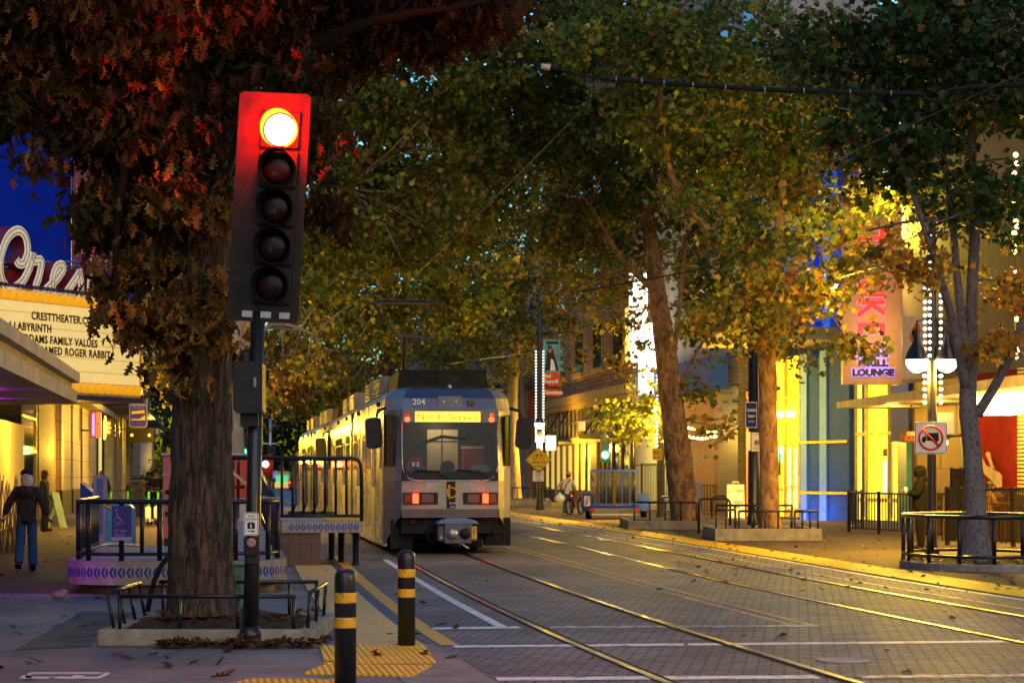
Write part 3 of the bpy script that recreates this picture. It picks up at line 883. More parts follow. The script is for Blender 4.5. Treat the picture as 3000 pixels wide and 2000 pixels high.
# ---------------------------------------------------------------- access ramp and high platform
M['platconc'] = mat('ramp_concrete', (.36, .3, .25), .7, var=.3, vs=3, bump=.3, bs=50)
M['ramptop'] = mat('ramp_top', (.33, .31, .3), .8, var=.3, vs=3, bump=.3, bs=70)
def chevrons(b, pts, z0, z1, w, off):
    """blue chevron tiles laid along a path of (x,y) points, faced outwards (to the right of travel)."""
    P = [Vector((p[0], p[1], 0)) for p in pts]
    acc = [0]
    for i in range(1, len(P)): acc.append(acc[-1] + (P[i] - P[i-1]).length)
    def pos(s):
        i = max(0, min(len(P) - 2, int(np.searchsorted(acc, s) - 1)))
        t = (s - acc[i]) / (acc[i+1] - acc[i])
        d = (P[i+1] - P[i]).normalized()
        return P[i].lerp(P[i+1], t) + Vector((d.y, -d.x, 0)) * off
    h = z1 - z0
    s = w * .2
    while s + w < acc[-1]:
        def q(a, zz):
            p = pos(s + a * w); return (p.x, p.y, z0 + zz * h)
        b.add([q(0, .5), q(.34, .98), q(.68, .98), q(.34, .5), q(.68, .02), q(.34, .02)], [(0, 3, 2, 1), (0, 5, 4, 3)], m=1)
        b.add([q(.56, .5), q(.76, .92), q(.9, .92), q(.9, .08), q(.76, .08)], [(0, 4, 3, 2, 1)], m=1)
        s += w
def round_front(x0, x1, y0, y1, r, n=10, back=True):
    P = [(x0, y1)] + [(x0 + r - r * math.cos(R(90) * i / n), y0 + r - r * math.sin(R(90) * i / n)) for i in range(n + 1)]
    P += [(x1 - r + r * math.sin(R(90) * i / n), y0 + r - r * math.cos(R(90) * i / n)) for i in range(n + 1)] + [(x1, y1)]
    return P
rt = thing('access_ramp', 'concrete access ramp with rounded landing, blue chevron tile band and black railing', 'ramp', (-4.6, 30, 0), SA)
X0, X1 = -1.53, 1.52
pl = round_front(X0, X1, 0, 6.2, .85)
b = MB(); b.prism(pl, .13, .455, 'z', m=0)
b.add([(x, y, .457) for x, y in round_front(X0 + .01, X1 - .01, .01, 6.2, .84)], [tuple(range(len(pl)))], m=1)
b.build('landing_slab', ['platconc', 'ramptop'], rt)
MB().prism(round_front(X0 + .16, X1 - .16, .18, 6.0, .75), .002, .13, 'z').build('base', 'brickbase', rt)
b = MB(); vs = []
for z in (.22, .38): vs += [(p[0], p[1], z) for p in pl[1:-1]]
k = len(pl) - 2
path = pl[1:-1]
b2 = MB()
for i in range(k - 1):
    a_, c_ = Vector(path[i]), Vector(path[i+1])
    d = (c_ - a_).normalized(); n_ = Vector((d.y, -d.x)) * .004
    b2.add([(a_.x + n_.x, a_.y + n_.y, .225), (c_.x + n_.x, c_.y + n_.y, .225), (c_.x + n_.x, c_.y + n_.y, .375), (a_.x + n_.x, a_.y + n_.y, .375)], [(0, 1, 2, 3)], m=0)
chevrons(b2, path, .228, .372, .118, .008)
b2.build('tile_band', ['tan', 'tileblue'], rt)
b = MB()                                   # sloping run up to the high platform
b.add([(.15, 3.4, .459), (1.45, 3.4, .459), (1.3, 9.0, .81), (0, 9.0, .81), (.15, 3.4, .1), (1.45, 3.4, .1), (1.3, 9.0, .1), (0, 9.0, .1)], [(0, 1, 2, 3), (0, 3, 7, 4), (1, 5, 6, 2)])
b.build('sloped_walkway', 'ramptop', rt)
b = MB()
rail = [(-1.4, 5.6), (-1.4, .9), (-1.3, .42), (-1.05, .2), (-.7, .13), (.7, .13), (1.05, .2), (1.3, .42), (1.4, .9), (1.4, 3.3)]
b.tube([(x, y, 1.27) for x, y in rail], .034, 10)
b.tube([(x, y, .55) for x, y in rail], .026, 8)
def along(P, step, s0=0):
    P = [Vector(p) for p in P]; out = []; s = s0
    for i in range(len(P) - 1):
        L_ = (P[i+1] - P[i]).length
        while s <= L_:
            out.append(P[i].lerp(P[i+1], s / L_)); s += step
        s -= L_
    return out
for q in along(rail, .52, .1): b.tube([(q.x, q.y, .45), (q.x, q.y, 1.27)], .036, 8)
for q in along(rail[4:6], .7, .22): b.tube([(q.x, q.y, .55), (q.x, q.y, 1.27)], .028, 8)
b.build('landing_railing', 'black', rt)
b = MB()
b.tube([(-1.25, .35, 1.29), (-1.1, .9, 1.25), (-.85, 3.2, 1.0), (-.8, 4.2, .9)], .024, 8)
b.tube([(-1.25, .45, .6), (-1.0, 1.2, .66), (-.6, 2.2, .6)], .024, 8)
b.tube([(1.15, 3.0, 1.3), (1.06, 3.6, 1.42), (.72, 6.5, 1.74), (.7, 7.2, 1.7)], .026, 8)
b.tube([(1.4, 3.3, 1.27), (1.15, 3.0, 1.3)], .026, 8)
b.build('handrail', mat('tan_rail', (.5, .36, .2), .35, .4), rt)
b = MB()
for i in range(9):
    y = 3.3 + i * .65
    b.tube([(1.42 - i * .014, y, .46 + max(0, y - 3.4) * .0625), (1.42 - i * .014, y, 1.27 + max(0, y - 3.4) * .075)], .03, 8)
b.tube([(1.4, 3.3, 1.27), (1.3, 8.6, 1.68)], .03, 8); b.tube([(1.4, 3.3, .6), (1.3, 8.6, .95)], .024, 8)
b.build('walkway_railing', 'black', rt)
t = thing('access_sign', 'indigo Access Ramp sign with wheelchair symbol on the landing railing', 'sign', (px(356, 29.9), 29.92, 0), SA)
b = MB(); b.prism(shift(rrect(.135, .235, .015), 0, .98), -.01, -.002, 'y', m=0)
b.bb(-.135, .135, -.0125, -.0105, .745, .79, m=1)
b.text("Access", .045, face((-.1, -.0115, .86)), align='LEFT', ex=.001, m=1); b.text("Ramp", .045, face((-.1, -.0115, .8)), align='LEFT', ex=.001, m=1)
Xf = face((0, -.013, 0))
b.tube([(-.09, -.013, .94), (.03, -.013, .985)], .006, 5, m=1)
b.torus((-.055, -.013, 1.02), .04, .005, Matrix.Rotation(R(90), 4, 'X'), 20, 5, m=1)
b.tube([(-.07, -.013, 1.13), (-.065, -.013, 1.07), (-.035, -.013, 1.06), (-.02, -.013, 1.02), (.0, -.013, 1.03)], .008, 5, m=1)
b.ball((-.075, -.013, 1.155), .014, 8, m=1)
b.build('sign_panel', ['purpleblue', mat('sign_mauve', (.5, .3, .6), .5)], t)
MB().tube([(0, .05, .457), (0, .05, 1.22)], .03, 8).build('post', 'black', t)
# high platform
hp = thing('boarding_platform', 'raised boarding platform with blue chevron tiles and hooped black railing beside the tram', 'platform', (px(945, 39.1), 39.1, 0), SA)
xr = px(1063, 39.1) - hp.location.x
xl = px(826, 39.1) - hp.location.x
b = MB(); b.bb(xl, xr, 0, 3.6, .6, .8, m=0); b.bb(xl + .01, xr - .01, .01, 3.59, .8005, .806, m=1)
b.bb(xr - .62, xr - .02, .1, 3.5, .807, .818, m=2)
b.build('platform_slab', ['platconc', 'ramptop', 'tact_y'], hp, bevel=.01)
b = MB(); b.add([(xl + .1, -.004, .635), (xr - .03, -.004, .635), (xr - .03, -.004, .765), (xl + .1, -.004, .765)], [(0, 1, 2, 3)], m=0)
chevrons(b, [(xl + .1, -.004), (xr - .03, -.004)], .638, .762, .105, .004)
b.build('tile_band', ['tan', 'tileblue'], hp)
MB().bb(xl, xl + .7, .05, 3.5, .003, .6).build('plinth', 'brickbase', hp)
for i, (x, y) in enumerate(((xr - .42, 2.9), (xr - .3, 1.6), (xr - .1, .35))):
    MB().lathe([(.09, .004), (.09, .02), (.062, .03), (.062, .6)], (x, y, 0), 14).build('support_post', 'black', hp)
b = MB()
z0, z1 = .9, pz(1341, 39.1)
xa = px(650, 39.1) - hp.location.x
b.tube([(xa, .05, z1), (xr - .2, .05, z1), (xr - .09, .05, z1 - .03), (xr - .04, .05, z1 - .1), (xr - .02, .05, z1 - .22), (xr - .02, .05, .8)], .035, 10)
b.tube([(xa + .9, .05, z0), (xr - .02, .05, z0)], .028, 8)
x = xa + 1.08
while x < xr - .1:
    b.tube([(x, .05, z0), (x, .05, z1)], .026, 8); x += .192
for x in (xa + .1, xa + .36): b.tube([(x, .05, z1), (x - .05, .05, z1 - .1), (x - .06, .05, .85)], .026, 8)
b.tube([(xa, .05, 1.42), (xa + .42, .05, 1.42)], .028, 8)
b.bb(xa + .12, xa + .24, .03, .09, .6, z1 - .03)
b.bb(xa + .58, xa + .62, .03, .07, .6, z1 - .03)
b.build('front_railing', 'black', hp)
b = MB()
yb = 3.2
b.tube([(xl + .2, yb, z1 + .0), (xr - .35, yb, z1)], .035, 10); b.tube([(xl + .2, yb, .9), (xr - .35, yb, .9)], .028, 8)
x = xl + .3
while x < xr - .35:
    b.tube([(x, yb, z1), (x + .05, yb - .03, z1 - .1), (x + .06, yb - .05, 1.1), (x, yb - .1, .95), (x - .06, yb, .9)], .024, 8); x += .2
b.build('back_railing', 'black', hp)
# ---------------------------------------------------------------- oak planter and its guard rails
t = thing('tree_planter', 'low concrete planter kerb of bare soil around the big oak trunk', 'planter', (px(603, 20.9), 20.9, 0))
b = MB()
w = 1.04
b.bb(-w, w, 0, .16, .002, .16); b.bb(-w, w, 2.5, 2.66, .002, .16); b.bb(-w, -w + .16, .163, 2.497, .002, .158); b.bb(w - .16, w, .163, 2.497, .002, .158)
b.build('kerb', 'kerb', t, bevel=.012)
b = MB(); n = 24; vs = []
for i in range(n + 1):
    for j in range(n + 1):
        x = -w + .15 + (2 * w - .3) * i / n; y = .15 + 2.36 * j / n
        d = math.hypot(x - .05, y - 1.45)
        vs.append((x, y, .1 + .2 * max(0, 1 - d / 1.25) + .03 * noise.noise(Vector((x * 4, y * 4, 0)))))
b.add(vs, [(i*(n+1)+j, (i+1)*(n+1)+j, (i+1)*(n+1)+j+1, i*(n+1)+j+1) for i in range(n) for j in range(n)], True)
tag(b.build('soil', 'soil', t), kind='stuff')
def guard(label, pts, posts, h, lean=(0, 0), z0=.1, r=.021, grp='black guard rails around the oak planter'):
    o = thing('guard_rail', label, 'railing', t.location, group=grp)
    top = [(p[0] + lean[0], p[1] + lean[1], h) for p in pts]
    MB().tube(top, r, 8).build('top_rail', 'black', o)
    for q in posts:
        MB().tube([(q[0], q[1], z0), (q[0] + lean[0], q[1] + lean[1], h)], r * .9, 8).build('post', 'black', o)
    return o
guard('low black guard rail along the front of the oak planter', [(-.86, .2), (.84, .2)], [(-.86, .2), (-.28, .2), (.28, .2), (.82, .2)], .47)
guard('low black guard rail along the back of the oak planter', [(-.84, 2.44), (.86, 2.44)], [(-.8, 2.44), (.55, 2.44), (.84, 2.44)], .5)
guard('low black guard rail leaning outward on the left of the oak planter', [(-.93, .3), (-.93, 2.2)], [(-.93, .32 + k * .6) for k in range(4)], .5, (-.07, 0))
guard('low black guard rail leaning outward on the right of the oak planter', [(.94, .3), (.94, 2.2)], [(.94, .32 + k * .9) for k in range(3)], .5, (.03, 0))
t = thing('utility_cabinet', 'small pale green louvred utility box behind the oak trunk', 'utility box', (px(692, 26.6), 26.6, 0))
MB().bb(-.16, .12, -.1, .25, .02, .54).build('cabinet', 'boxgreen', t, bevel=.03)
b = MB()
for i in range(8): b.box((-.02, -.108, .1 + i * .045), (.17, .02, .016), X=Matrix.Rotation(R(35), 4, 'X'))
b.build('louvre', 'boxgreen', t)
MB().bb(-.19, .15, -.13, .28, .54, .56).build('lid', 'boxgreen', t, bevel=.008)
b = MB()
y_ = 23.6
b.tube([at(492, 1630, y_), at(470, 1660, y_), at(452, 1700, y_), at(442, 1740, y_), at(432, 1790, y_)], .028, 8)
tag(b.build('conduit', 'rubber'), 'black conduit hose curving down beside the oak trunk', 'pipe')
t = tag(MB().ball((0, 0, .05), (.1, .07, .05), 10).ball((.07, .03, .08), (.06, .05, .05), 8).build('litter', mat('pink_litter', (.5, .25, .35), .6, bump=1, bs=20), loc=(px(170, 29), 29, 0)), 'crumpled pale scrap of litter beside the curved ramp', 'litter')
# ---------------------------------------------------------------- things on the left pavement
t = thing('ticket_machine', 'tall vermilion and beige ticket machine behind the oak trunk', 'ticket machine', (px(600, 50), 50, 0))
b = MB(); b.bb(-.96, -.02, 0, .9, .18, 2.08, m=0); b.bb(-.95, -.05, .01, .89, .0, .18, m=3)
b.bb(.02, .96, 0, .9, 1.62, 2.08, m=1); b.bb(.02, .96, .001, .9, 1.1, 1.618, m=1); b.bb(.02, .96, .003, .9, .2, 1.098, m=2); b.bb(.03, .95, .01, .89, 0, .2, m=3)
b.build('cabinet', ['purplelitpanel', 'orange_red', 'beige', 'darkmetal'], t, bevel=.015)
MB().bb(-1.0, 1.0, -.04, .94, 2.083, 2.13).build('roof_cap', 'beige', t)
b = MB(); b.bb(-.98, -.02, -.004, -.001, 1.62, 1.66); b.build('trim_band', 'galv', t)
for z in (1.2, .95, .7): MB().bb(-.9, -.82, -.03, 0, z, z + .09).build('slot', 'signblack', t)
t = thing('information_panel', 'blue wedge-topped pavement panel with pale louvred pillar', 'information panel', (px(262, 45), 45, 0))
MB().prism([(-.19, .0), (.06, .0), (.06, 1.27), (-.19, 1.48)], 0, .5, 'y').build('panel', 'signblue', t)
b = MB(); b.bb(.065, .3, .05, .4, 0, 1.62, m=0)
for i in range(3): b.bb(.15 + i * .045, .17 + i * .045, .04, .049, .4, 1.55, m=1)
b.build('pillar', [mat('lavender_panel', (.3, .3, .5), .4), 'signblue'], t)
t = tag(MB().bb(-.28, .28, 0, .4, .12, .92).bb(-.25, .25, .03, .37, 0, .12).prism([(-.28, .92), (.28, .92), (.2, 1.0), (-.2, 1.0)], .0, .4, 'y').build('newspaper_box', mat('light_blue_panel', (.1, .35, .6), .35, var=.2), loc=(px(350, 46.5), 46.5, 0)), 'light blue newspaper box behind the landing railing', 'newspaper box')
def aboard(label, x, Y, w, h, cols, rz=0, parts=None):
    t = thing('sandwich_board', label, 'sandwich board', (x, Y, .03), rz)
    for s in (-1, 1):
        Xp = Matrix.Translation((0, s * .3, 0)) @ Matrix.Rotation(R(s * 15), 4, 'X')
        b = MB(); b.bb(-w/2, w/2, -.015, .015, .03, h, X=Xp); b.bb(-w/2, -w/2 + .08, -.014, .014, 0, .03, X=Xp); b.bb(w/2 - .08, w/2, -.014, .014, 0, .03, X=Xp)
        b.build('panel', cols, t)
        if s < 0 and parts: parts(t, Xp)
    return t
aboard('narrow sandwich board with a pale green face near the brick wall', px(160, 65), 65, .42, 1.12, mat('pale_green_board', (.2, .3, .26), .5), R(72))
t = thing('reed_bundle', 'bundle of dry bamboo canes standing at the left edge', 'bamboo canes', (px(18, 46), 46, 0))
b = MB()
for i in range(40):
    x, y = rng.uniform(-.28, .2), rng.uniform(-.2, .2)
    b.tube([(x, y, 0), (x + rng.uniform(-.2, .25), y + rng.uniform(-.1, .1), rng.uniform(1.2, 1.75))], .011, 5)
b.build('canes', mat('bamboo', (.45, .33, .13), .6, var=.3), t)
def scooter(x, Y, rz, label):
    t = thing('electric_scooter', label, 'scooter', (x, Y, .004), rz, 'green-handled electric scooters parked on the pavement')
    b = MB(); b.tube([(0, -.42, .22), (0, -.3, .9), (0, -.28, 1.08)], .035, 8); b.build('stem', 'green', t)
    b = MB(); b.tube([(-.27, -.3, 1.1), (0, -.27, 1.12), (.27, -.3, 1.1)], .018, 6); b.build('handlebar', 'black', t)
    MB().prism(shift(rrect(.08, .5, .05), 0, 0), .13, .2, 'z').build('deck', 'signwhite', t)
    MB().prism(shift(rrect(.085, .2, .06), 0, .42), -.5, -.4, 'y').build('front_panel', 'signwhite', t)
    for y in (-.5, .5): MB().torus((0, y, .115), .085, .03, Matrix.Rotation(R(90), 4, 'Y'), 18, 6).build('wheel', 'rubber', t)
for k, (x, y_, rz, lb) in enumerate(((326, 72, 8, 'parked scooter nearest the dark-jacketed man by the storefront columns'), (381, 73, -5, 'parked scooter in front of the grey litter bin'), (438, 70, 4, 'parked scooter below the left arm of the man in black'), (470, 71, -6, 'parked scooter beside the vermilion ticket machine'))):
    scooter(px(x, y_), y_, R(rz), lb)
t = thing('litter_bin', 'grey square litter bin behind the parked scooters', 'bin', (px(398, 85), 85, 0))
MB().bb(-.27, .27, 0, .5, 0, 1.2).build('body', mat('bin_grey', (.13, .11, .1), .5), t, bevel=.03)
MB().bb(-.3, .3, -.03, .53, 1.2, 1.42).build('hood', mat('bin_grey2', (.17, .15, .14), .5), t, bevel=.05)
MB().bb(-.15, .15, -.04, -.031, 1.26, 1.33).build('opening', 'signblack', t)
# ---------------------------------------------------------------- left buildings
M['cream'] = mat('cream_wall', (.55, .47, .3), .7, var=.2, vs=.6, bump=.1)
M['brickL'] = brick('tan_brick', (.3, .16, .07), (.36, .21, .1), (.2, .14, .08), .5, .16, .012, rot=0, axis='XZ')
M['stone'] = brick('stone_courses', (.36, .32, .26), (.4, .35, .29), (.16, .14, .12), 3, .75, .02, axis='XZ', offset=0, big=.2)
M['darkbase'] = mat('dark_plinth', (.06, .045, .035), .5, var=.3)
M['bluewall'] = mat('blue_tower_wall', (.002, .022, .36), .85, var=.12, vs=.5, spec=.1)
AL = math.atan2(1, -.14)                     # heading of the left building line
def wallbox(b, Y0, Y1, out, z0, z1, side=-1, depth=.4, m=None, back=None):
    """box along a building line; out = metres proud of the line towards the street."""
    f = wallL if side < 0 else wallR
    q = -side
    vs = []
    for z in (z0, z1):
        for (y, o) in ((Y0, out), (Y1, out), (Y1, out - depth), (Y0, out - depth)):
            vs.append((f(y) + q * o, y, z))
    fs = [(3, 2, 1, 0), (4, 5, 6, 7), (0, 1, 5, 4), (1, 2, 6, 5), (2, 3, 7, 6), (3, 0, 4, 7)]
    if side < 0: fs = [f_[::-1] for f_ in fs]
    return b.add(vs, fs, m=m)
t = thing('shop_building', 'cream street-corner building with a flat canopy underlit in purple', 'building', (wallL(50), 50, 0))
def rel(o): o.location = -t.location; return o
def wpart(name, m, boxes, side=-1, par=None, bevel=0):
    for bx in boxes:
        b = MB(); wallbox(b, *bx[:5], side=side, depth=bx[5] if len(bx) > 5 else .4)
        o = b.build(name, m, par or t, bevel=bevel)
        if par is None or par is t: o.location = -t.location
    return o
wpart('wall', 'cream', [(20, 72, 0, 0, 3.25, 6), (20, 61, -.05, 3.9, 6.5, 6)])
b = MB()
CE = lambda Y: -9.9 - .132 * (Y - 50)
ys = [8, 29, 50.0]
for (i0, i1, z0_, z1_) in ((0, 0, 3.24, 3.52), (.12, 0, 3.52, 3.7), (-.06, 0, 3.7, 3.92)):
    vs = []
    for z in (z0_, z1_):
        vs += [(CE(8) - i0, 8, z), (CE(49.2) - i0, 49.2, z), (CE(50) - i0 - .9, 50 + .2 - i0, z), (-22, 50.2 - i0, z), (-18, 8, z)]
    b.add(vs, [(4, 3, 2, 1, 0)[::-1] if False else (0, 4, 3, 2, 1), (5, 6, 7, 8, 9), (0, 1, 6, 5), (1, 2, 7, 6), (2, 3, 8, 7), (3, 4, 9, 8), (4, 0, 5, 9)])
rel(b.build('canopy', mat('canopy_plaster', (.5, .44, .36), .7, var=.25, vs=.8, bump=.15), t))
PUR = (.5, .02, 1.0)
for i, (x, y) in enumerate(((-8.1, 27), (-9.0, 34), (-9.9, 41), (-10.9, 46))):  # fixtures unseen, assumed from the purple glow under the canopy
    l_ = MB().lathe([(.09, 3.16), (.09, 3.239)], (x, y, 0), 14).build('assumed_downlight', emit('purple_led', PUR, 3), t); l_.location = -t.location
    lamp('assumed_purple_lamp', Vector((x, y, 3.05)) - t.location, PUR, 7 if i < 3 else 5, .08, t)
l_ = lamp('assumed_purple_spot', Vector((-7.6, 27.5, 2.9)) - t.location, PUR, 170, .06, t, spot=34, aim=Vector((-6.4, 30.3, .25)) - t.location)  # unseen spot, assumed from the purple light on the ramp
lamp('entrance_lamp', Vector((-14.2, 66, 3.0)) - t.location, YEL, 180, .15, t)
t = thing('brick_building', 'tan brick shop with dark windows and tall cream pilasters', 'building', (wallL(90), 90, 0))
wpart('wall', 'brickL', [(78.4, 87, 0, 0, 9.5, 5)])
w = wpart('window', 'glassdark', [(72.1, 78.3, -.1, 0, 5.2, 4)])
wpart('window_bar', 'galv', [(72.1, 78.3, -.06, z, z + .08, .06) for z in (2.4, 3.55)] + [(78.0, 78.3, -.05, 0, 5.2, .08)])
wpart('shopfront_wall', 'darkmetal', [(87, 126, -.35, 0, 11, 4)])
for Y0, Y1 in ((87, 92.8), (94.2, 100), (101.6, 107.2), (108.6, 114.5)):
    wpart('pilaster', 'stone', [(Y0, Y1, .25, 1.0, 9, .6)])
    wpart('plinth', 'darkbase', [(Y0, Y1, .28, 0, 1.0, .62)])
wpart('ledge', 'concrete_lt', [(93.5, 122, .9, 4.75, 5.05, 1.2)])
a_ = wpart('air_conditioner', 'galv', [(94, 103, 1.0, 5.1, 6.3, .9)])
lamp('wall_lamp', Vector((wallL(88) + 1.3, 87, 2.6)) - t.location, YEL, 240, .15, t)
wpart('parapet', 'cream', [(93, 126, -.1, 9.02, 12, 4)])
t = thing('neon_sign', 'small red and yellow neon blade sign above the pavement', 'neon sign', at(284, 1243, 100))
MB().prism(shift(rrect(.28, .62, .2), -.1, 0), .0, .2, 'y').build('sign_box', 'galv', t)
b = MB(); b.bb(-.2, -.12, -.05, -.01, -.5, .5); b.build('pink_tube', emit('neon_pink', (1, .1, .3), 3), t)
b = MB(); b.bb(-.02, .2, -.05, -.01, .05, .55); b.bb(-.02, .2, -.05, -.01, -.6, -.02); b.build('red_tube', emit('neon_red', (1, .05, .01), 3), t)
b = MB(); b.tube([(.35, -.03, -.68), (.4, -.03, -.1), (.38, -.03, .4)], [.04, .1, .02], 8); b.build('yellow_tube', emit('neon_yellow', (1, .75, .03), 4), t)
b = MB(); b.ball((.55, -.03, .05), .09, 8); b.ball((.57, -.03, -.15), .09, 8); b.ball((.55, -.03, -.35), .09, 8); b.build('orange_bulb', emit('neon_orange', (1, .2, .03), 2), t)
MB().bb(-1.6, -.38, .05, .12, -.3, -.24).build('bracket', 'darkmetal', t)
t = thing('arcade_building', 'distant arcade with a row of slender bracketed columns and warm windows', 'building', (wallL(140), 140, 0))
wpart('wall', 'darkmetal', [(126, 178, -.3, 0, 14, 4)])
wpart('warm_window', emit('arcade_window', (.75, .6, .18), .5), [(136, 142, -.26, .4, 5.2, .1), (128, 131, -.26, .4, 4.8, .1), (150, 152, -.26, .4, 4.8, .1), (158, 160, -.26, .4, 4.8, .1)])
wpart('balcony', mat('pale_blue_steel', (.3, .38, .45), .5), [(127, 168, 1.0, 7.6, 8.3, 1.4)])
for Y in (129, 135, 143.5, 149, 156, 163.5):
    p_ = wpart('column', 'concrete_lt', [(Y, Y + 1.6, .5, 0, 6.2, .5)])
    MB_ = wpart('column_bracket', 'black', [(Y + 1.7, Y + 2.4, .55, 3.9, 5.2, .6)])
wpart('window_bar', mat('pale_window_bar', (.42, .42, .4), .5), [(128 + k * 5, 128.9 + k * 5, .1, 8.4, 13.5, .3) for k in range(8)])
wpart('fascia_sign', mat('dark_red_fascia', (.16, .012, .01), .5), [(122.5, 156, 2.0, 5.6, 6.9, 2.0)])
wpart('canopy', 'darkmetal', [(122.5, 175, 2.6, 5.3, 5.55, 2.8)])
lamp('arcade_lamp', Vector((wallL(146) + 2.5, 146, 4.6)) - t.location, YEL, 500, .2, t)
t = thing('stone_building', 'far grey stone building with coursed masonry and a lit corner', 'building', (wallL(200), 200, 0))
wpart('wall', 'stone', [(179, 226, .6, 0, 5.6, 12), (226.1, 300, -3, 0, 24, 12)])
wpart('parapet', 'concrete_lt', [(178, 227, 1.2, 5.62, 6.6, 13)])
lamp('corner_lamp', Vector((wallL(200) + 3, 214, 3)) - t.location, YEL, 700, .3, t)
t = thing('street_sign', 'indigo hanging sign reading California with yellow stripes', 'sign', at(405, 1195, 112))
b = MB(); b.prism(shift(rrect(.46, 1.0, .16), 0, 0), 0, .18, 'y', m=1); b.prism(shift(rrect(.42, .95, .14), 0, 0), -.012, -.002, 'y', m=0)
b.text("CALIFORNIA", .1, face((0, -.016, .12)), xs=.95, m=2, shear=.2); b.text("State Lottery", .07, face((0, -.016, 0)), m=3)
b.prism([(-.35, -.18), (.3, -.1), (.35, -.25), (-.05, -.28), (-.35, -.3)], -.02, -.014, 'y', m=4); b.prism([(-.35, -.62), (-.35, -.55), (.1, -.55), (.35, -.35), (.36, -.62)], -.02, -.014, 'y', m=4)
b.ball((.05, -.01, .62), (.28, .02, .24), 14, m=5)
b.build('sign_panel', ['purpleblue', 'galv', 'signwhite', mat('sign_periwinkle', (.3, .35, .7), .5), 'signyellow', mat('sign_sky', (.08, .35, .75), .5)], t)
MB().bb(-2.2, .5, .08, .12, -1.12, -1.06).build('bracket', 'darkmetal', t)
t = thing('small_marquee', 'low dark projecting sign box with two amber bulbs', 'sign', at(413, 1274, 150))
MB().bb(-.9, .9, 0, .6, -.5, .5).build('sign_box', 'darkmetal', t)
for x in (-.62, .58): MB().ball((x, -.05, 0), .1, 8).build('bulb', emit('amber_bulb', (1, .6, .08), 2), t)
# theatre marquee
t = thing('theatre_marquee', 'lit yellow theatre marquee board with black film titles and scalloped gold edges', 'marquee', at(415, 1388, 62))
t.location.z = 0
dv = Vector((-.46, -.888, 0))                # runs from the far tip back towards the wall on the near side
rz = math.atan2(-dv.y, -dv.x)
t.rotation_euler = (0, 0, rz)
zt, zb = pz(884, 62), pz(1166, 62)            # local x: 0 at the far tip, negative towards the near end
b = MB(); b.bb(-9, 0, .02, 3.2, zb, zt, m=0)
b.bb(-9.05, .06, -.02, 3.25, zb - .14, zb - .04, m=1); b.bb(-9, 0, .0, 3.2, zb - .04, zb, m=1); b.bb(-9.05, .03, -.03, 3.25, zt, zt + .1, m=1)
b.build('housing', [mat('marquee_cream', (.55, .45, .25), .6), mat('marquee_navy', (.03, .02, .1), .5)], t)
M['litboard'] = mat('lit_letter_board', (.6, .5, .24), .5, var=.1, vs=2)
n_, l_, p_ = nodes(M['litboard'])
p_.inputs["Emission Color"].default_value = (1, .72, .24, 1)
p_.inputs["Emission Strength"].default_value = .33
M['litboard'].cycles.emission_sampling = 'NONE'
zs0, zs1 = pz(1130, 62), pz(920, 62)
b = MB(); b.bb(-8.6, -.12, -.012, .018, zs0, zs1)
lb = b.build('letter_board', 'litboard', t)
b = MB()
for z in [zs0 + (zs1 - zs0) * q for q in (.14, .32, .5, .68, .86)]: b.bb(-8.6, -.12, -.016, -.013, z, z + .012)
b.build('letter_rail', mat('rail_shade', (.4, .3, .1), .6), t)
def mq(txt, xr_, ypx, al='LEFT'):
    b.text(txt, .21, face((xr_, -.02, ypx)), xs=.93, off=.009, ex=.004, align=al, sp=1.1)
b = MB()
mq("CRESTTHEATER.COM", -4.8, 5.74); mq("NOV 4 LABYRINTH", -6.45, 5.43); mq("ADDAMS FAMILY VALUES", -5.3, 5.13); mq("FRAMED ROGER RABBIT", -4.6, 4.85)
b.build('lettering', 'signblack', t)
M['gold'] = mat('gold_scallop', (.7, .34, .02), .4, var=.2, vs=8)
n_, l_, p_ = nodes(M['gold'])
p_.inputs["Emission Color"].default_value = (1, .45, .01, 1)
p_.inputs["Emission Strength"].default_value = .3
for nm, z in (('upper_scallop_trim', pz(904, 62)), ('lower_scallop_trim', pz(1146, 62))):
    b = MB()
    for i in range(26):
        b.ball((-.2 - i * .33, -.03, z), (.2, .06, .14), 12, X=Matrix.Rotation(R(-14), 4, 'Y'))
    b.bb(-9, 0, -.02, .015, z - .12, z + .12)
    b.build(nm, 'gold', t)
b = MB()
for i in range(9):
    b.torus((.05, .1, zb + .1 + i * .5), .12, .03, Matrix.Rotation(R(70), 4, 'X'), 16, 6)
b.build('tip_scroll', 'gold', t)
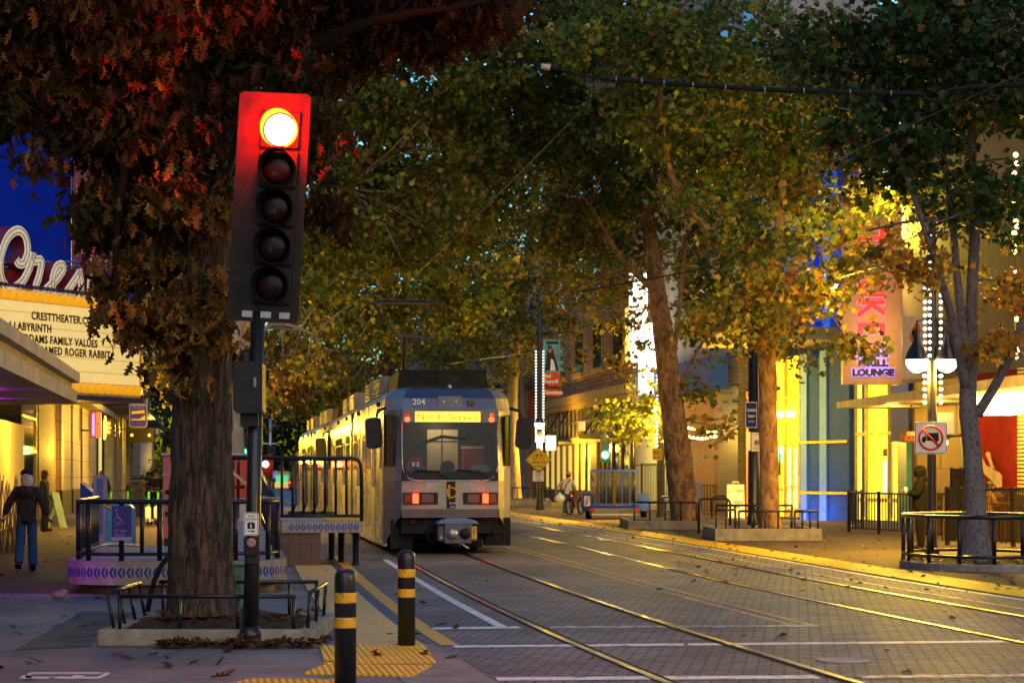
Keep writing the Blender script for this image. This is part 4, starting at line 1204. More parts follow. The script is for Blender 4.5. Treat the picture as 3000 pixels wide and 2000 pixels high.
# script letters standing on the marquee
M['neonwhite'] = mat('letter_face', (.55, .5, .4), .5, var=.35, vs=6)
n_, l_, p_ = nodes(M['neonwhite'])
p_.inputs["Emission Color"].default_value = (1, .85, .6, 1)
p_.inputs["Emission Strength"].default_value = .2
M['maroon'] = mat('maroon_enamel', (.2, .012, .03), .4, var=.2)
zl = pz(886, 62)
def ribbon(name, pts, w=.125):
    P = [Vector(p) for p in pts]
    sm = []
    for i in range(len(P) - 1):
        p0, p1, p2, p3 = P[max(0, i-1)], P[i], P[i+1], P[min(len(P)-1, i+2)]
        for q in range(6):
            s = q / 6
            sm.append(.5 * ((2*p1) + (p2-p0)*s + (2*p0-5*p1+4*p2-p3)*s*s + (3*p1-p0-3*p2+p3)*s**3))
    sm.append(P[-1])
    b = MB()
    Lh, Rh = [], []
    for i, p in enumerate(sm):
        d = (sm[min(i+1, len(sm)-1)] - sm[max(0, i-1)]).normalized()
        nrm = Vector((-d.y, d.x)) * w
        Lh.append(p + nrm); Rh.append(p - nrm)
    k = len(sm)
    vs = [(p.x, -.0, p.y) for p in Lh] + [(p.x, -.0, p.y) for p in Rh] + [(p.x, .5, p.y) for p in Lh] + [(p.x, .5, p.y) for p in Rh]
    for i in range(k - 1):
        b.add([vs[q] for q in (i, i+1, k+i+1, k+i)], [(0, 1, 2, 3)], m=0)
        b.add([vs[q] for q in (i, i+1, 2*k+i+1, 2*k+i)], [(3, 2, 1, 0)], m=1)
        b.add([vs[q] for q in (k+i, k+i+1, 3*k+i+1, 3*k+i)], [(0, 1, 2, 3)], m=1)
    for e in (0, k - 1): b.add([vs[q] for q in (e, k+e, 3*k+e, 2*k+e)], [(0, 1, 2, 3)], m=1)
    for o_ in (-.06, .06):
        b.tube([(p.x, -.02, p.y) for p in [sm[i] + (Lh[i] - Rh[i]).normalized() * o_ for i in range(k)]], .014, 5, m=2)
    return b
sg = thing('script_sign', 'weathered cream script letters with maroon sides spelling Crest on top of the marquee', 'sign letters', t.location)
sg.rotation_euler = (0, 0, rz)
LETT = {'C': [(.95, 1.05), (1.05, .95), (1.25, 1.0), (1.4, 1.4), (1.3, 1.85), (1.0, 2.0), (.6, 1.7), (.33, 1.0), (.4, .35), (.75, .12), (1.2, .4), (1.5, .9)],
        'r': [(1.5, .9), (1.62, 1.28), (1.66, 1.1), (1.95, 1.12), (1.85, .6), (1.72, .25), (1.9, .05), (2.25, .3)],
        'e': [(2.25, .3), (2.6, .62), (2.85, .95), (2.78, 1.08), (2.55, .95), (2.4, .5), (2.5, .1), (2.8, .02), (3.15, .4)],
        's': [(3.15, .4), (3.5, .85), (3.52, .95), (3.6, .6), (3.55, .2), (3.3, .0), (3.12, .12), (3.4, .08), (3.75, .3)],
        't': [(4.15, 1.5), (4.0, .7), (4.0, .2), (4.2, .02), (4.5, .3)]}
for k_, P in LETT.items():
    ribbon('letter', [((x - .33) * 1.007 - 6.0, zl - .12 + z * .82) for x, z in P]).build('letter', ['neonwhite', 'maroon', 'galv'], sg)
b = MB()
for i in range(5):
    z = zl + .1 + i * .12
    b.tube([(-6.5, .3, z), (-1.2, .3, z + .5)], .03, 5, m=1)
b.bb(-7, -.6, .25, .5, zl + .1, zl + .5, m=0)
b.build('sign_backing', ['maroon', mat('blue_tubes', (.1, .2, .5), .4)], sg)
t = thing('theatre_tower', 'deep blue theatre wall with a maroon vertical sign tower rising behind the marquee', 'building', (-14, 66, 0))
xw = px(218, 68)
MB().bb(-30, xw, 68, 80, 4.3, 22).build('wall', 'bluewall', t).location = -t.location
MB().bb(xw + .12, xw + .55, 67.2, 70, 7.0, 22).build('sign_tower', 'maroon', t).location = -t.location
b = MB()
for k in range(3): b.tube([(xw + .08 + .16 * k, 67.15, 7), (xw + .08 + .16 * k, 67.15, 22)], .02, 5)
b.build('neon_tube', 'galv', t).location = -t.location
lamp('marquee_lamp', Vector((-12.2, 60, 3.6)) - t.location, YEL, 260, .2, t)
# ---------------------------------------------------------------- right-hand buildings
M['goldbrick'] = brick('golden_brick', (.26, .17, .07), (.34, .22, .1), (.1, .07, .04), .6, .2, .03, axis='XZ', rough=.7)
M['cornice'] = mat('ochre_trim', (.38, .26, .1), .6, var=.2)
M['cage'] = mat('bronze_panel', (.05, .045, .035), .45, .3, var=.3)
M['cagebar'] = mat('bronze_bar', (.2, .15, .08), .45, .3, var=.2)
M['greycon'] = mat('grey_concrete', (.3, .29, .3), .8, var=.25, vs=.5, bump=.15)
M['paleyel'] = mat('cream_plaster', (.62, .55, .36), .8, var=.15, vs=.4)
M['orangew'] = mat('apricot_plaster', (.55, .3, .11), .8, var=.2, vs=.5)
M['brown'] = mat('brown_panel', (.2, .08, .03), .6, var=.25)
M['darkbrick'] = brick('dark_brick', (.06, .05, .045), (.08, .065, .055), (.03, .026, .022), .5, .16, .015, axis='XZ')
M['stormblue'] = mat('storm_blue', (.022, .065, .36), .7, var=.15)
M['skyblue'] = mat('sky_blue_fin', (.13, .27, .92), .7, var=.1)
M['cobalt'] = mat('cobalt_panel', (.012, .06, .5), .45, var=.12)
M['litlobby'] = emit('lit_lobby', (1, .74, .03), .82)
M['litlobby2'] = emit('lit_lobby_dim', (.85, .62, .03), .5)
M['litshop'] = emit('lit_shop_window', (.9, .6, .12), .42)
def rb(tt):
    def f(name, m, boxes, bevel=0, par=None):
        for bx in boxes:
            b = MB(); wallbox(b, *bx[:5], side=1, depth=bx[5] if len(bx) > 5 else .3)
            o = b.build(name, m, par or tt, bevel=bevel)
            if par is None: o.location = -tt.location
        return o
    return f
t = thing('brick_building', 'golden brick building with bronze panelled band and glazed shopfront', 'building', (wallR(120), 120, 0)); p = rb(t)
p('wall', 'goldbrick', [(106.8, 136, 0, 6.1, 24, 6), (106.8, 136, -.25, 0, 6.1, 5)])
p('cornice', 'cornice', [(106.7, 136.2, .35, 5.62, 6.1, .6), (106.7, 136.2, .25, 5.3, 5.6, .5), (106.7, 136.2, .2, 3.35, 3.7, .45)])
p('panelled_band', 'cage', [(106.9, 136, .02, 3.72, 5.28, .25)])
bars = [(107 + k * 1.45, 107.12 + k * 1.45, .1, 3.72, 5.28, .07) for k in range(20)] + [(106.9, 136, .12, 4.5, 4.62, .08)]
p('panel_bar', 'cagebar', bars)
p('shopfront_glass', 'litshop', [(118, 135.5, -.05, .75, 3.3, .1)])
p('shopfront_glass', M['glassdark'], [(107.2, 117.2, -.05, .2, 3.3, .1)])
p('mullion', 'cage', [(118 + k * 2.2, 118.35 + k * 2.2, .05, .7, 3.32, .14) for k in range(9)] + [(107.2 + k * 2.5, 107.5 + k * 2.5, .05, .2, 3.3, .14) for k in range(4)])
p('pillar', 'cornice', [(116.2, 118.1, .15, 0, 3.34, .35)])
p('stall_riser', 'darkbase', [(118.2, 135.8, .05, 0, .72, .3)])
p('awning', 'darkmetal', [(124, 131, 1.0, 3.34, 3.5, .8), (108.5, 115, 1.3, 3.5, 3.75, 1.1)])
for zc in (8.4, 12.4, 16.4):
    for Y in (109.5, 115.5, 121.5, 128):
        w = p('window', 'glassdark', [(Y, Y + 2.6, .02, zc - 1.1, zc + 1.3, .1)])
        p('sill', 'cornice', [(Y - .2, Y + 2.8, .16, zc - 1.35, zc - 1.1, .15)])
wl = p('lit_window', emit('lit_room', (1, .62, .12), .7), [(107.2, 108.6, .04, 7.2, 9.9, .1)])
b = MB()
for Y in (112, 114.5, 126, 129):
    b.tube([(wallR(Y) - .1, Y, 5.25), (wallR(Y) - 1.1, Y - .2, 3.75)], .05, 6)
b.build('stay_rod', 'black', t).location = -t.location
lamp('shopfront_lamp', Vector((wallR(122) - 1.6, 122, 3.1)) - t.location, YEL, 800, .2, t)
b = MB(); b.text("DUVI", .45, face((wallR(114) - 1.4, 110.5, 3.85), R(-80)), off=.02, ex=.03); b.build('awning_lettering', emit('awning_letter', (1, .6, .15), .5), t).location = -t.location
t = thing('lit_wall_building', 'tall pale building with floodlit cream wall beside the golden brick one', 'building', (wallR(102), 102, 0)); p = rb(t)
p('wall', 'paleyel', [(97.5, 106.65, -.1, 0, 6.4, 5)])
p('upper_wall', 'greycon', [(97.5, 106.65, -.15, 6.42, 26, 5)])
p('wall_seam', 'cage', [(97.5, 106.6, -.08, 2.05, 2.12, .05)])
lamp('wall_flood', Vector((wallR(101) - 2.6, 100, 4.0)) - t.location, (1, .75, .25), 420, .2, t)
t = thing('blade_sign', 'tall glowing white blade sign fixed to the pale building', 'lit sign', at(1872, 1388, 97)); t.location.z = 0
M['whiteglow'] = emit('white_backlit', (.95, 1, .82), 1.3, True)
z0, z1 = pz(1155, 97), pz(800, 97)
MB().bb(-.42, .38, 0, .35, pz(1060, 97), z1).bb(.0, .95, .02, .33, z0, pz(1062, 97)).bb(.39, .9, .02, .33, pz(1061, 97), z1 - 2.2).build('light_box', 'whiteglow', t)
MB().bb(.9, 2.2, .14, .22, z1 - 3.0, z1 - 2.9).bb(.96, 2.2, .14, .22, z0 + .4, z0 + .5).build('bracket', 'darkmetal', t)
t = thing('plaster_building', 'tall grey building with apricot ground floor, brown door panel and dark brick pier', 'building', (wallR(88), 88, 0)); p = rb(t)
p('ground_wall', 'orangew', [(89, 97.4, 0, 0, 5.2, 4)])
p('door_panel', 'brown', [(87.4, 89, .02, 0, 4.9, .4)])
p('brick_pier', 'darkbrick', [(84.4, 87.3, .15, 0, 6.2, .5)])
p('side_panel', emit('lit_orange_panel', (1, .25, .02), .3), [(82.5, 83.7, .0, 0, 4.8, .3)])
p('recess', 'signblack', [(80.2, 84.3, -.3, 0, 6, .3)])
p('upper_wall', 'greycon', [(80.2, 97.4, -.05, 6.3, 26, 4)])
p('wall_seam', 'cage', [(89, 97.3, .03, 2.3, 2.38, .06), (80.3, 97.3, .0, 11.5, 11.62, .06)])
p('blue_awning', 'stormblue', [(86, 97.4, .9, 5.0, 6.3, 1.0)])
p('upper_window', 'glassdark', [(Y, Y + 2.2, -.02, z, z + 2.4, .1) for Y in (82, 86, 90, 94) for z in (9, 13, 17)])
t = thing('corner_lobby', 'bright yellow glazed lobby with blue pilasters and a flat entrance canopy', 'building', (px(2450, 76), 76, 0))
LA, LB = Vector((px(2262, 80), 80, 0)), Vector((px(2645, 72), 72, 0))
LD = (LB - LA).normalized(); LN = Vector((LD.y, -LD.x, 0))            # outwards, towards the street
def lp_(x):
    """distance along the lobby front where the photo column x falls."""
    k = (x - 1500) / F
    return (k * LA.y - LA.x) / (LD.x - k * LD.y)
LX = Matrix(((LD.x, -LN.x, 0, LA.x), (LD.y, -LN.y, 0, LA.y), (0, 0, 1, 0), (0, 0, 0, 1)))
def lb(name, m, boxes, par=None):
    b = MB()
    for x0, x1, o0, o1, z0, z1 in boxes: b.bb(lp_(x0), lp_(x1), -o1, -o0, z0, z1, X=LX)
    o = b.build(name, m, par or t)
    if par is None: o.location = -t.location
    return o
frame = mat('ochre_frame', (.45, .36, .12), .5)
lb('glazing', 'litlobby', [(2262, 2366, -.3, -.1, .1, 4.4)]); lb('glazing', 'litlobby', [(2503, 2640, -.3, -.1, .1, 5.4)])
lb('upper_glazing', 'litlobby2', [(2262, 2366, -.3, -.08, 4.42, 5.9)])
for x0, x1, z0, z1 in ((2262, 2366, 2.72, 2.84), (2262, 2366, 4.36, 4.46), (2503, 2640, 2.95, 3.07), (2503, 2640, .72, .84), (2272, 2290, 1.05, 1.15)): lb('transom', frame, [(x0, x1, -.06, .02, z0, z1)])
for x, w in ((2298, 3), (2342, 2.5), (2503, 4), (2535, 3), (2601, 3), (2632, 6)): lb('mullion', frame, [(x, x + w, -.07, .03, .1, 5.9 if x < 2400 else 5.4)])
lb('back_wall_panel', emit('lobby_olive', (.5, .42, .06), .5), [(2264, 2297, -.08, -.07, 4.5, 5.9)]); lb('back_wall_panel', emit('lobby_lime', (.75, .75, .12), .6), [(2507, 2520, -.08, -.07, .2, 5.3)]); lb('back_wall_panel', emit('lobby_dim_strip', (.4, .38, .12), .5), [(2602, 2611, -.08, -.075, .2, 5.3)])
lb('blue_glass', 'stormblue', [(2522, 2534, -.06, -.04, .2, 5.3)])
for x in (2302, 2321, 2345):
    d_ = lb('door', mat('door_frame_%d' % x, (.55, .48, .2), .4, .3), [(x, x + 2, -.05, .0, .1, 2.7), (x + 15, x + 17, -.05, .0, .1, 2.7), (x + 2, x + 15, -.05, .0, .1, .42), (x + 2, x + 15, -.05, -.005, 1.15, 1.22)])
    o = lb('door_glass', emit('door_glow_%d' % x, (1, .92, .3), 1.1), [(x + 3, x + 13, -.075, -.06, .45, 2.6)])
lb('wall_poster', emit('poster_white', (.9, .85, .75), .6), [(2583, 2600, -.06, -.05, .95, 2.1)]); lb('wall_poster', 'signblack', [(2583, 2600, -.06, -.05, 2.25, 2.5)])
lb('notice', 'signblack', [(2278, 2283, -.06, -.05, 1.6, 2.4)])
lb('ceiling_light', emit('lobby_lamp', (1, .95, .6), 4), [(2268, 2322, -.06, -.05, 3.72, 3.92)])
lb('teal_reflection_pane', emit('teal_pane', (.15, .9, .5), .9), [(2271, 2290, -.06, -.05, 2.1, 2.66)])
lb('fin', 'skyblue', [(2365, 2383, -.3, .28, 0, 5.9)]); lb('fin', 'skyblue', [(2421, 2441, -.3, .28, 0, 5.95)])
lb('pilaster', 'stormblue', [(2383.5, 2420.5, -.3, .2, 0, 5.7)]); lb('pilaster', 'stormblue', [(2441.5, 2502, -.3, .2, 0, 6.2)])
for z in (.95, 2.72): lb('stripe', 'yellow', [(2364, 2502, .285, .292, z, z + .09)])
lb('upper_panel', 'cobalt', [(2372, 2480, -.5, -.2, 6.75, 14)]); lb('upper_panel', 'stormblue', [(2503, 2645, -.5, -.1, 5.45, 9)])
lb('upper_fin', 'skyblue', [(2418, 2438, -.2, .1, 6.75, 14)])
lb('upper_fin', 'cobalt', [(2371, 2385, -.2, .02, 6.75, 14)])
lb('red_panel', mat('brick_red_panel', (.4, .04, .025), .5), [(2262, 2370, -.5, -.2, 6.75, 9)])
lb('entrance_canopy', mat('canopy_ochre', (.35, .28, .12), .6), [(2240, 2476, -.3, 2.6, 6.25, 6.7)])
lb('canopy_light', 'blackmatte', [(2332, 2349, 1.2, 1.6, 5.35, 6.24)])
lb('light_lens', emit('downlight_lens', (1, .85, .45), 5), [(2333, 2348, 1.22, 1.58, 5.31, 5.345)])
b = MB(); b.tube([LX @ Vector((lp_(2400), -.3, 7.0)), LX @ Vector((lp_(2468), -.8, 8.2))], .05, 6); b.build('tie_rod', 'galv', t).location = -t.location
for x, o, z, w_, c_ in ((2392, .9, .25, 16, (.1, .42, 1)), (2450, .9, .25, 16, (.1, .42, 1)), (2420, 1.3, 8.2, 100, (.12, .4, 1)), (2310, 1.2, 3.4, 70, YEL), (2320, 2.6, 4.9, 300, YEL), (2570, .9, 3, 40, YEL)):  # blue washers assumed from the blue glow on pilasters and upper panel
    lamp('blue_washer' if c_[2] == 1 else 'lobby_lamp', LX @ Vector((lp_(x), -o, z)) - t.location, c_, w_, .25, t)
t = thing('restaurant', 'beige-walled restaurant with a thin lit canopy, red mural and timber planking', 'building', (wallR(58), 58, 0)); p = rb(t)
p('upper_wall', mat('pinkish_plaster', (.12, .095, .1), .8, var=.15, vs=.5), [(40, 64.5, 0, 4.3, 16, 4)])
p('timber_wall', brick('timber_cladding', (.2, .09, .03), (.34, .18, .07), (.08, .04, .02), .28, .9, .012, axis='XZ', offset=.37), [(59.2, 63.9, -.1, 0, 4.3, 3)])
p('blue_door', mat('turquoise_door', (.05, .3, .42), .4), [(63.95, 64.7, .05, 0, 2.6, .2)])
p('door_surround', 'stormblue', [(63.92, 65.6, .0, 2.62, 4.3, .3)])
p('mural_wall', mat('red_mural', (.22, .012, .008), .9), [(55.0, 59.1, -.05, 0, 4.3, 3)])
p('green_frame', 'boxgreen', [(59.1, 59.25, .05, 0, 4.3, .2)])
p('textured_column', ridged('wavy_column', (.5, .33, .12), 3.2, 'Z', bump=2), [(52.9, 54.9, .1, 1.15, 4.3, .8)])
p('column_base', 'darkbase', [(52.85, 54.95, .13, 0, 1.15, .85)])
p('side_wall', 'orangew', [(38, 52.8, -.3, 0, 4.3, 3)])
b = MB()
def wr(Y, o): return wallR(Y) - o
vs = []
for z in (3.55, 3.85):
    vs += [(wr(63.2, 2.3), 63.2, z + (.0 if z < 3.6 else -.12)), (wr(40, 2.6), 40, z + .05), (wr(40, -.5), 40, z + .1), (wr(63.8, -.2), 63.8, z)]
b.add(vs, [(0, 1, 2, 3)[::-1], (4, 5, 6, 7), (0, 4, 7, 3), (1, 2, 6, 5), (0, 1, 5, 4), (3, 7, 6, 2)])
b.build('canopy', mat('canopy_beige', (.45, .36, .28), .6), t).location = -t.location
lm = emit('canopy_lamp', (1, .74, .2), 9)
for y in (47.5, 49.6, 51.6, 53.4):
    b = MB(); b.bb(wr(y, 1.6), wr(y, .5), y, y + 1.25, 3.12, 3.53); b.build('lit_ceiling_panel', lm, t).location = -t.location
    lamp('ceiling_lamp', Vector((wr(y, 1.3), y, 2.95)) - t.location, YEL, 150, .3, t)
lamp('ceiling_lamp', Vector((wr(58, 1.2), 57.6, 3.2)) - t.location, (1, .6, .1), 60, .15, t)
lamp('ceiling_lamp', Vector((wr(61.5, 1.2), 61.5, 3.2)) - t.location, (1, .6, .1), 70, .15, t)
b = MB()                                           # abstract pale shapes of the mural
def mur(pts):
    o = at(2915, 1300, 56)
    vs = []
    for x, y in pts:
        Y = 128640 / (x - 650); vs.append((wallR(Y) - .07, Y, pz(y, Y)))
    b.add(vs, [tuple(range(len(vs)))[::-1]])
mur([(2876, 1340), (2884, 1335), (2898, 1362), (2910, 1368), (2916, 1372), (2935, 1382), (2945, 1392), (2945, 1425), (2930, 1428), (2915, 1408), (2895, 1390), (2885, 1375)])
mur([(2896, 1330), (2902, 1322), (2910, 1325), (2912, 1340), (2918, 1360), (2925, 1372), (2912, 1370), (2906, 1350)])
mur([(2915, 1448), (2930, 1437), (2946, 1442), (2950, 1454), (2928, 1458)])
b.build('mural_figure', mat('mural_pale', (.55, .36, .22), .6), t).location = -t.location
b = MB(); b.tube([(wr(59.0, .3), 59.3, 2.95), (wr(59, .5), 59.3, 2.95), (wr(59, .5), 59.3, 2.6)], .12, 8); wl = b.build('wall_light', 'black', t); wl.location = -t.location
b = MB(); b.ball((wr(59, .5), 59.3, 2.5), .09, 8); o = b.build('bulb', emit('wall_bulb', (1, .8, .4), 6), wl)
b = MB(); Y = 61
b.tube([(wr(63, .15), 62.6, 4.9), (wr(60, .15), 60, 4.9), (wr(58, .15), 58, 5.1), (wr(57.6, .15), 57.6, 8)], .04, 6); b.build('conduit', 'darkmetal', t).location = -t.location
# vertical restaurant sign
t = thing('blade_sign', 'tall peach blade sign with red stacked letters above Sushi Grill Lounge', 'sign', at(2557, 1388, 66)); t.location.z = 0
z0, z1 = pz(1125, 66), pz(560, 66)
MB().bb(-.9, .88, 0, .4, z0, z1).build('sign_box', mat('peach_sign', (.62, .36, .17), .55, var=.12, vs=2), t)
MB().bb(.88, 1.6, .15, .25, z0 + .1, z0 + .2).bb(.88, 1.6, .15, .25, z1 - 1, z1 - .9).build('bracket', 'darkmetal', t)
def sign_letters(b, txts, h, x, z, xs=1, off=.02, rz=None):
    pass
b = MB()
for s_, yp in (("SUSHI", 1044), ("GRILL", 1072), ("LOUNGE", 1100)):
    b.text(s_, .2, face((0 if s_ != "LOUNGE" else -.0, -.06, pz(yp, 66))), xs=1.25 if s_ != "LOUNGE" else 1.12, off=.022, ex=.02, sp=1.02)
lt_ = b.build('dark_lettering', mat('black_letters', (.02, .012, .04), .4), t)
b = MB()
for s_, yp in (("SUSHI", 1044), ("GRILL", 1072), ("LOUNGE", 1100)):
    b.text(s_, .2, face((0, -.02, pz(yp, 66))), xs=1.25 if s_ != "LOUNGE" else 1.12, off=.038, ex=.01, sp=1.02)
b.build('letter_halo', emit('violet_halo', (.45, .3, 1), .9), t)
Rr = Matrix.Rotation(R(-90), 4, 'Z')
for nm, off, m, y in (('red_lettering', .03, emit('red_letters', (1, .02, .01), 1.3), -.06), ('letter_halo', .045, emit('violet_halo_pale', (.7, .35, .9), .4), -.02)):
    b = MB()
    for ch, yp in (("E", 986), ("K", 925), ("U", 868), ("T", 722), ("I", 600)):
        b.text(ch, .82, face((.38 - .82, y, pz(yp, 66) + .24)) @ Matrix.Translation((0, 0, 0)) @ Rr, xs=.72, off=off, ex=.015, align='CENTER')
    b.build(nm, m, t)
b = MB(); b.bb(-.2, .2, -.5, -.3, z1 + .1, z1 + .3); b.build('assumed_flood_light', 'black', t)  # assumed fixture on top of the sign
lamp('assumed_flood', (.1, -.5, pz(680, 66)), (1, .7, .05), 2600, .1, t, spot=110, aim=(.3, -4, pz(560, 66)))  # floods assumed from the bright leaves, aimed out from the sign
lamp('assumed_flood', (-.3, -.5, pz(860, 66)), (1, .6, .08), 500, .1, t, spot=120, aim=(-.6, -4, pz(820, 66)))
lamp('assumed_flood', (.0, -1.6, z0 + 1.2), (1, .62, .35), 70, .15, t)
t = thing('wall_panel', 'white wall panel painted with orange leaves beside the peach sign', 'sign', (wallR(63) - .1, 62.5, 0))
b = MB(); b.prism([(-.55, pz(1112, 62.5)), (.5, pz(1108, 62.5)), (.5, pz(930, 62.5)), (-.55, pz(930, 62.5))], -.5, -.44, 'y', m=0)
for k in range(5):
    x, z = rng.uniform(-.3, .3), rng.uniform(pz(1080, 62.5), pz(950, 62.5))
    b.prism(shift([(.02, .28), (-.1, .05), (-.02, -.2), (.09, .04)], x, z), -.506, -.501, 'y', m=1)
b.build('panel', [mat('panel_white', (.6, .5, .42), .5), mat('leaf_orange', (.6, .16, .03), .5)], t)
t = thing('hanging_sign', 'small brown hanging sign with two lines of lettering by the turquoise door', 'sign', at(2672, 1278, 60))
b = MB(); b.bb(-.3, .3, 0, .06, -.16, .16, m=0); b.text("OISHII", .1, face((.02, -.003, .03)), xs=.9, ex=.004, off=.003, m=1); b.text("KAFE", .1, face((0, -.003, -.11)), xs=1.3, ex=.004, m=2); b.bb(-.26, .28, -.006, 0, .0, .01, m=2)
b.build('sign_board', ['brown', emit('gold_letters', (1, .6, .1), .5), emit('red_letters_small', (1, .1, .02), .5)], t)
MB().tube([(-.02, .03, .16), (-.02, .03, 1.15)], .015, 5).build('hanger', 'darkmetal', t)
# ---------------------------------------------------------------- building beyond, far end of the street
t = thing('far_building', 'dim grey building beyond the golden brick one behind a low rail', 'building', (wallR(180), 180, 0)); p = rb(t)
p('wall', 'greycon', [(137, 240, .2, 0, 16, 8)])
p('dark_band', 'cage', [(137, 240, .25, 1.6, 2.0, .2), (137, 240, .25, 4.5, 5.0, .2)])
p('sign_panel', mat('maroon_fascia', (.2, .02, .02), .5), [(139, 146, .6, 4.0, 7.2, .4)])
# ---------------------------------------------------------------- lamp posts
M['globe'] = emit('lamp_globe', (1, .86, .5), 16)
M['ledw'] = emit('led_bulb', (.95, .95, .82), 2)
M['ledwarm'] = emit('warm_bulb', (1, .72, .22), 7)
bulb_me = MB().ball((0, 0, 0), .038, 8).build('bulb', 'ledw'); BULB = bulb_me.data; bpy.data.objects.remove(bulb_me)
bulb_me = MB().ball((0, 0, 0), .05, 8).build('bulb', 'ledwarm'); BULBW = bulb_me.data; bpy.data.objects.remove(bulb_me)
def shade(b_, x, y, z):
    b_.lathe([(.04, .58), (.06, .52), (.08, .4), (.14, .3), (.19, .2), (.225, .1), (.24, .05), (.24, .02)], (x, y, z), 20)
def lamppost(label, x, Y, zl, heads, ztop, watts, leds=None, zled=None, rp=.1, dy=0):
    t = thing('street_lamp', label, 'street lamp', (x, Y, .03), 0, 'bell-shaded street lamps hung with LED bulbs')
    b = MB(); b.lathe([(rp * 1.5, 0), (rp * 1.5, .1), (rp * 1.15, .2), (rp, .4), (rp * .8, ztop), (rp * .5, ztop + .1)], n=18); b.build('pole', 'black', t)
    for hx_ in heads:
        b = MB(); shade(b, hx_, -.05, zl)
        b.tube([(hx_, -.05, zl + .6), (hx_, -.05, zl + .8), (0, 0, zl + .85)], .025, 6)
        s_ = b.build('lamp_shade', 'black', t)
        MB().ball((hx_, -.05, zl + .02), (.225, .225, .25), 20).build('globe', 'globe', s_)
        lamp('lamp_light', (hx_, -.05, zl - .25), YEL, watts, .2, t)
    if leds:
        for (lx, za, zb_) in leds:
            n = int((zb_ - za) / .135)
            for i in range(n):
                o = bpy.data.objects.new('bulb', BULB); COL.objects.link(o); o.parent = t; o.location = (lx, -.1, za + i * .135)
    return t
s44 = F / 44
lp = lamppost('near twin-headed street lamp with LED bulbs up its pole beside the maple', px(2730, 44), 44, pz(1062, 44), (-.31, .29), pz(640, 44), 1100, [(-.16, 3.05, 5.5), (.16, 3.05, 5.4), (-.06, 4.0, 6.6)])
b = MB(); b.bb(.1, .42, -.12, .1, 2.42, 2.86, m=0); b.bb(-.06, .04, -.16, -.08, 2.36, 2.66, m=1); b.tube([(.0, -.06, 2.36), (.9, -.02, 2.42)], .03, 6, m=2)
b.build('control_box', [mat('white_box', (.7, .65, .5), .5), emit('white_sensor', (1, .95, .8), 3), 'black'], lp)
b = MB(); q = at(2600, 560, 47.5) - lp.location; q2 = at(2440, 850, 48.5) - lp.location
b.tube([(0, 0, 7.0), (q.x * .5, q.y * .6, q.z + .3), (q.x, q.y, q.z + .25)], .03, 6); b.tube([(0, 0, 5.4), (q2.x * .5, q2.y * .6, q2.z + .35), (q2.x, q2.y, q2.z + .25)], .03, 6)
for u in (q, q2): b.lathe([(.03, .3), (.13, .2), (.15, .12)], tuple(u), 12)
b.build('added_arm', 'black', lp)  # arms, bulbs and two lamps added to light the leaves
lamp('lamp_light', q, (1, .66, .05), 620, .12, lp); lamp('lamp_light', q2, (1, .62, .05), 160, .12, lp)
for u in (q, q2): MB().ball(tuple(u + Vector((0, 0, .12))), .1, 10).build('added_bulb', 'globe', lp)
lp2 = lamppost('far street lamp carrying the downtown banner and bicycle sign', px(1581, 98.7), 98.7, pz(1243, 98.7), (0,), pz(925, 98.7), 2600, [(-.17, 3.1, 7.4), (.17, 3.1, 7.4)], rp=.15)
lp3 = lamppost('street lamp half hidden behind the leaning plane tree trunk', px(1936, 76), 76, pz(1195, 76), (-.35, .25), pz(1000, 76), 1800, [(-.14, 2.6, 5.2), (.14, 2.6, 5.2)], rp=.14)
lp4_assumed = lamppost('assumed street lamp, added behind the oak to light the tram side', px(618, 66), 66, pz(1150, 66), (-.3, .3), 5, 1200, None, rp=.1)  # unseen post, assumed from the gold light on the tram side
lp6_added = lamppost('added unseen street lamp beside the camera on the right pavement', 8.6, 12.5, 4.1, (-.3, .3), 5, 800, None, rp=.1)  # out of view, added for warm light on the foreground
lp7_added = lamppost('added unseen street lamp beside the camera on the left pavement', -5.6, 11.5, 4.1, (-.3, .3), 5, 260, None, rp=.1)  # also out of view, added to warm the near left ground
lp5_added = lamppost('added street lamp on the left pavement behind the theatre marquee', px(560, 104), 104, 4.1, (-.3, .3), 5, 1500, None, rp=.1)  # post added to light the far left pavement
bn = thing('street_banner', 'vertical banner reading Find Yourself Choosing Downtown under a photo of two people', 'banner', (lp2.location.x + .3, 98.6, 0))
Yb = 98.6
def bx(x): return px(x, Yb) - bn.location.x
def bz(y): return pz(y, Yb)
b = MB(); b.bb(bx(1592), bx(1642), -.012, .012, bz(1159), bz(994), m=0)
b.bb(bx(1592), bx(1642), -.018, -.013, bz(1159), bz(1090), m=1)
b.prism([(bx(1595), bz(1085)), (bx(1636), bz(1085)), (bx(1630), bz(1060)), (bx(1622), bz(1030)), (bx(1614), bz(1012)), (bx(1606), bz(1012)), (bx(1602), bz(1035)), (bx(1600), bz(1060))], -.022, -.014, 'y', m=2)
b.ball((bx(1611), -.016, bz(1026)), (.1, .012, .13), 10, m=3); b.ball((bx(1626), -.016, bz(1032)), (.09, .01, .11), 10, m=3)
b.prism([(bx(1612), bz(1085)), (bx(1628), bz(1085)), (bx(1622), bz(1055)), (bx(1614), bz(1050))], -.027, -.023, 'y', m=4)
b.bb(bx(1600), bx(1636), -.02, -.014, bz(1008), bz(1000), m=2)
for k, (s_, m_) in enumerate((("Find", 4), ("Yourself", 4), ("Choosing", 2), ("Downtown", 4))):
    b.text(s_, .17, face((bx(1593), -.022, bz(1106 + k * 16))), xs=.8, off=.012, ex=.003, align='LEFT', m=m_)
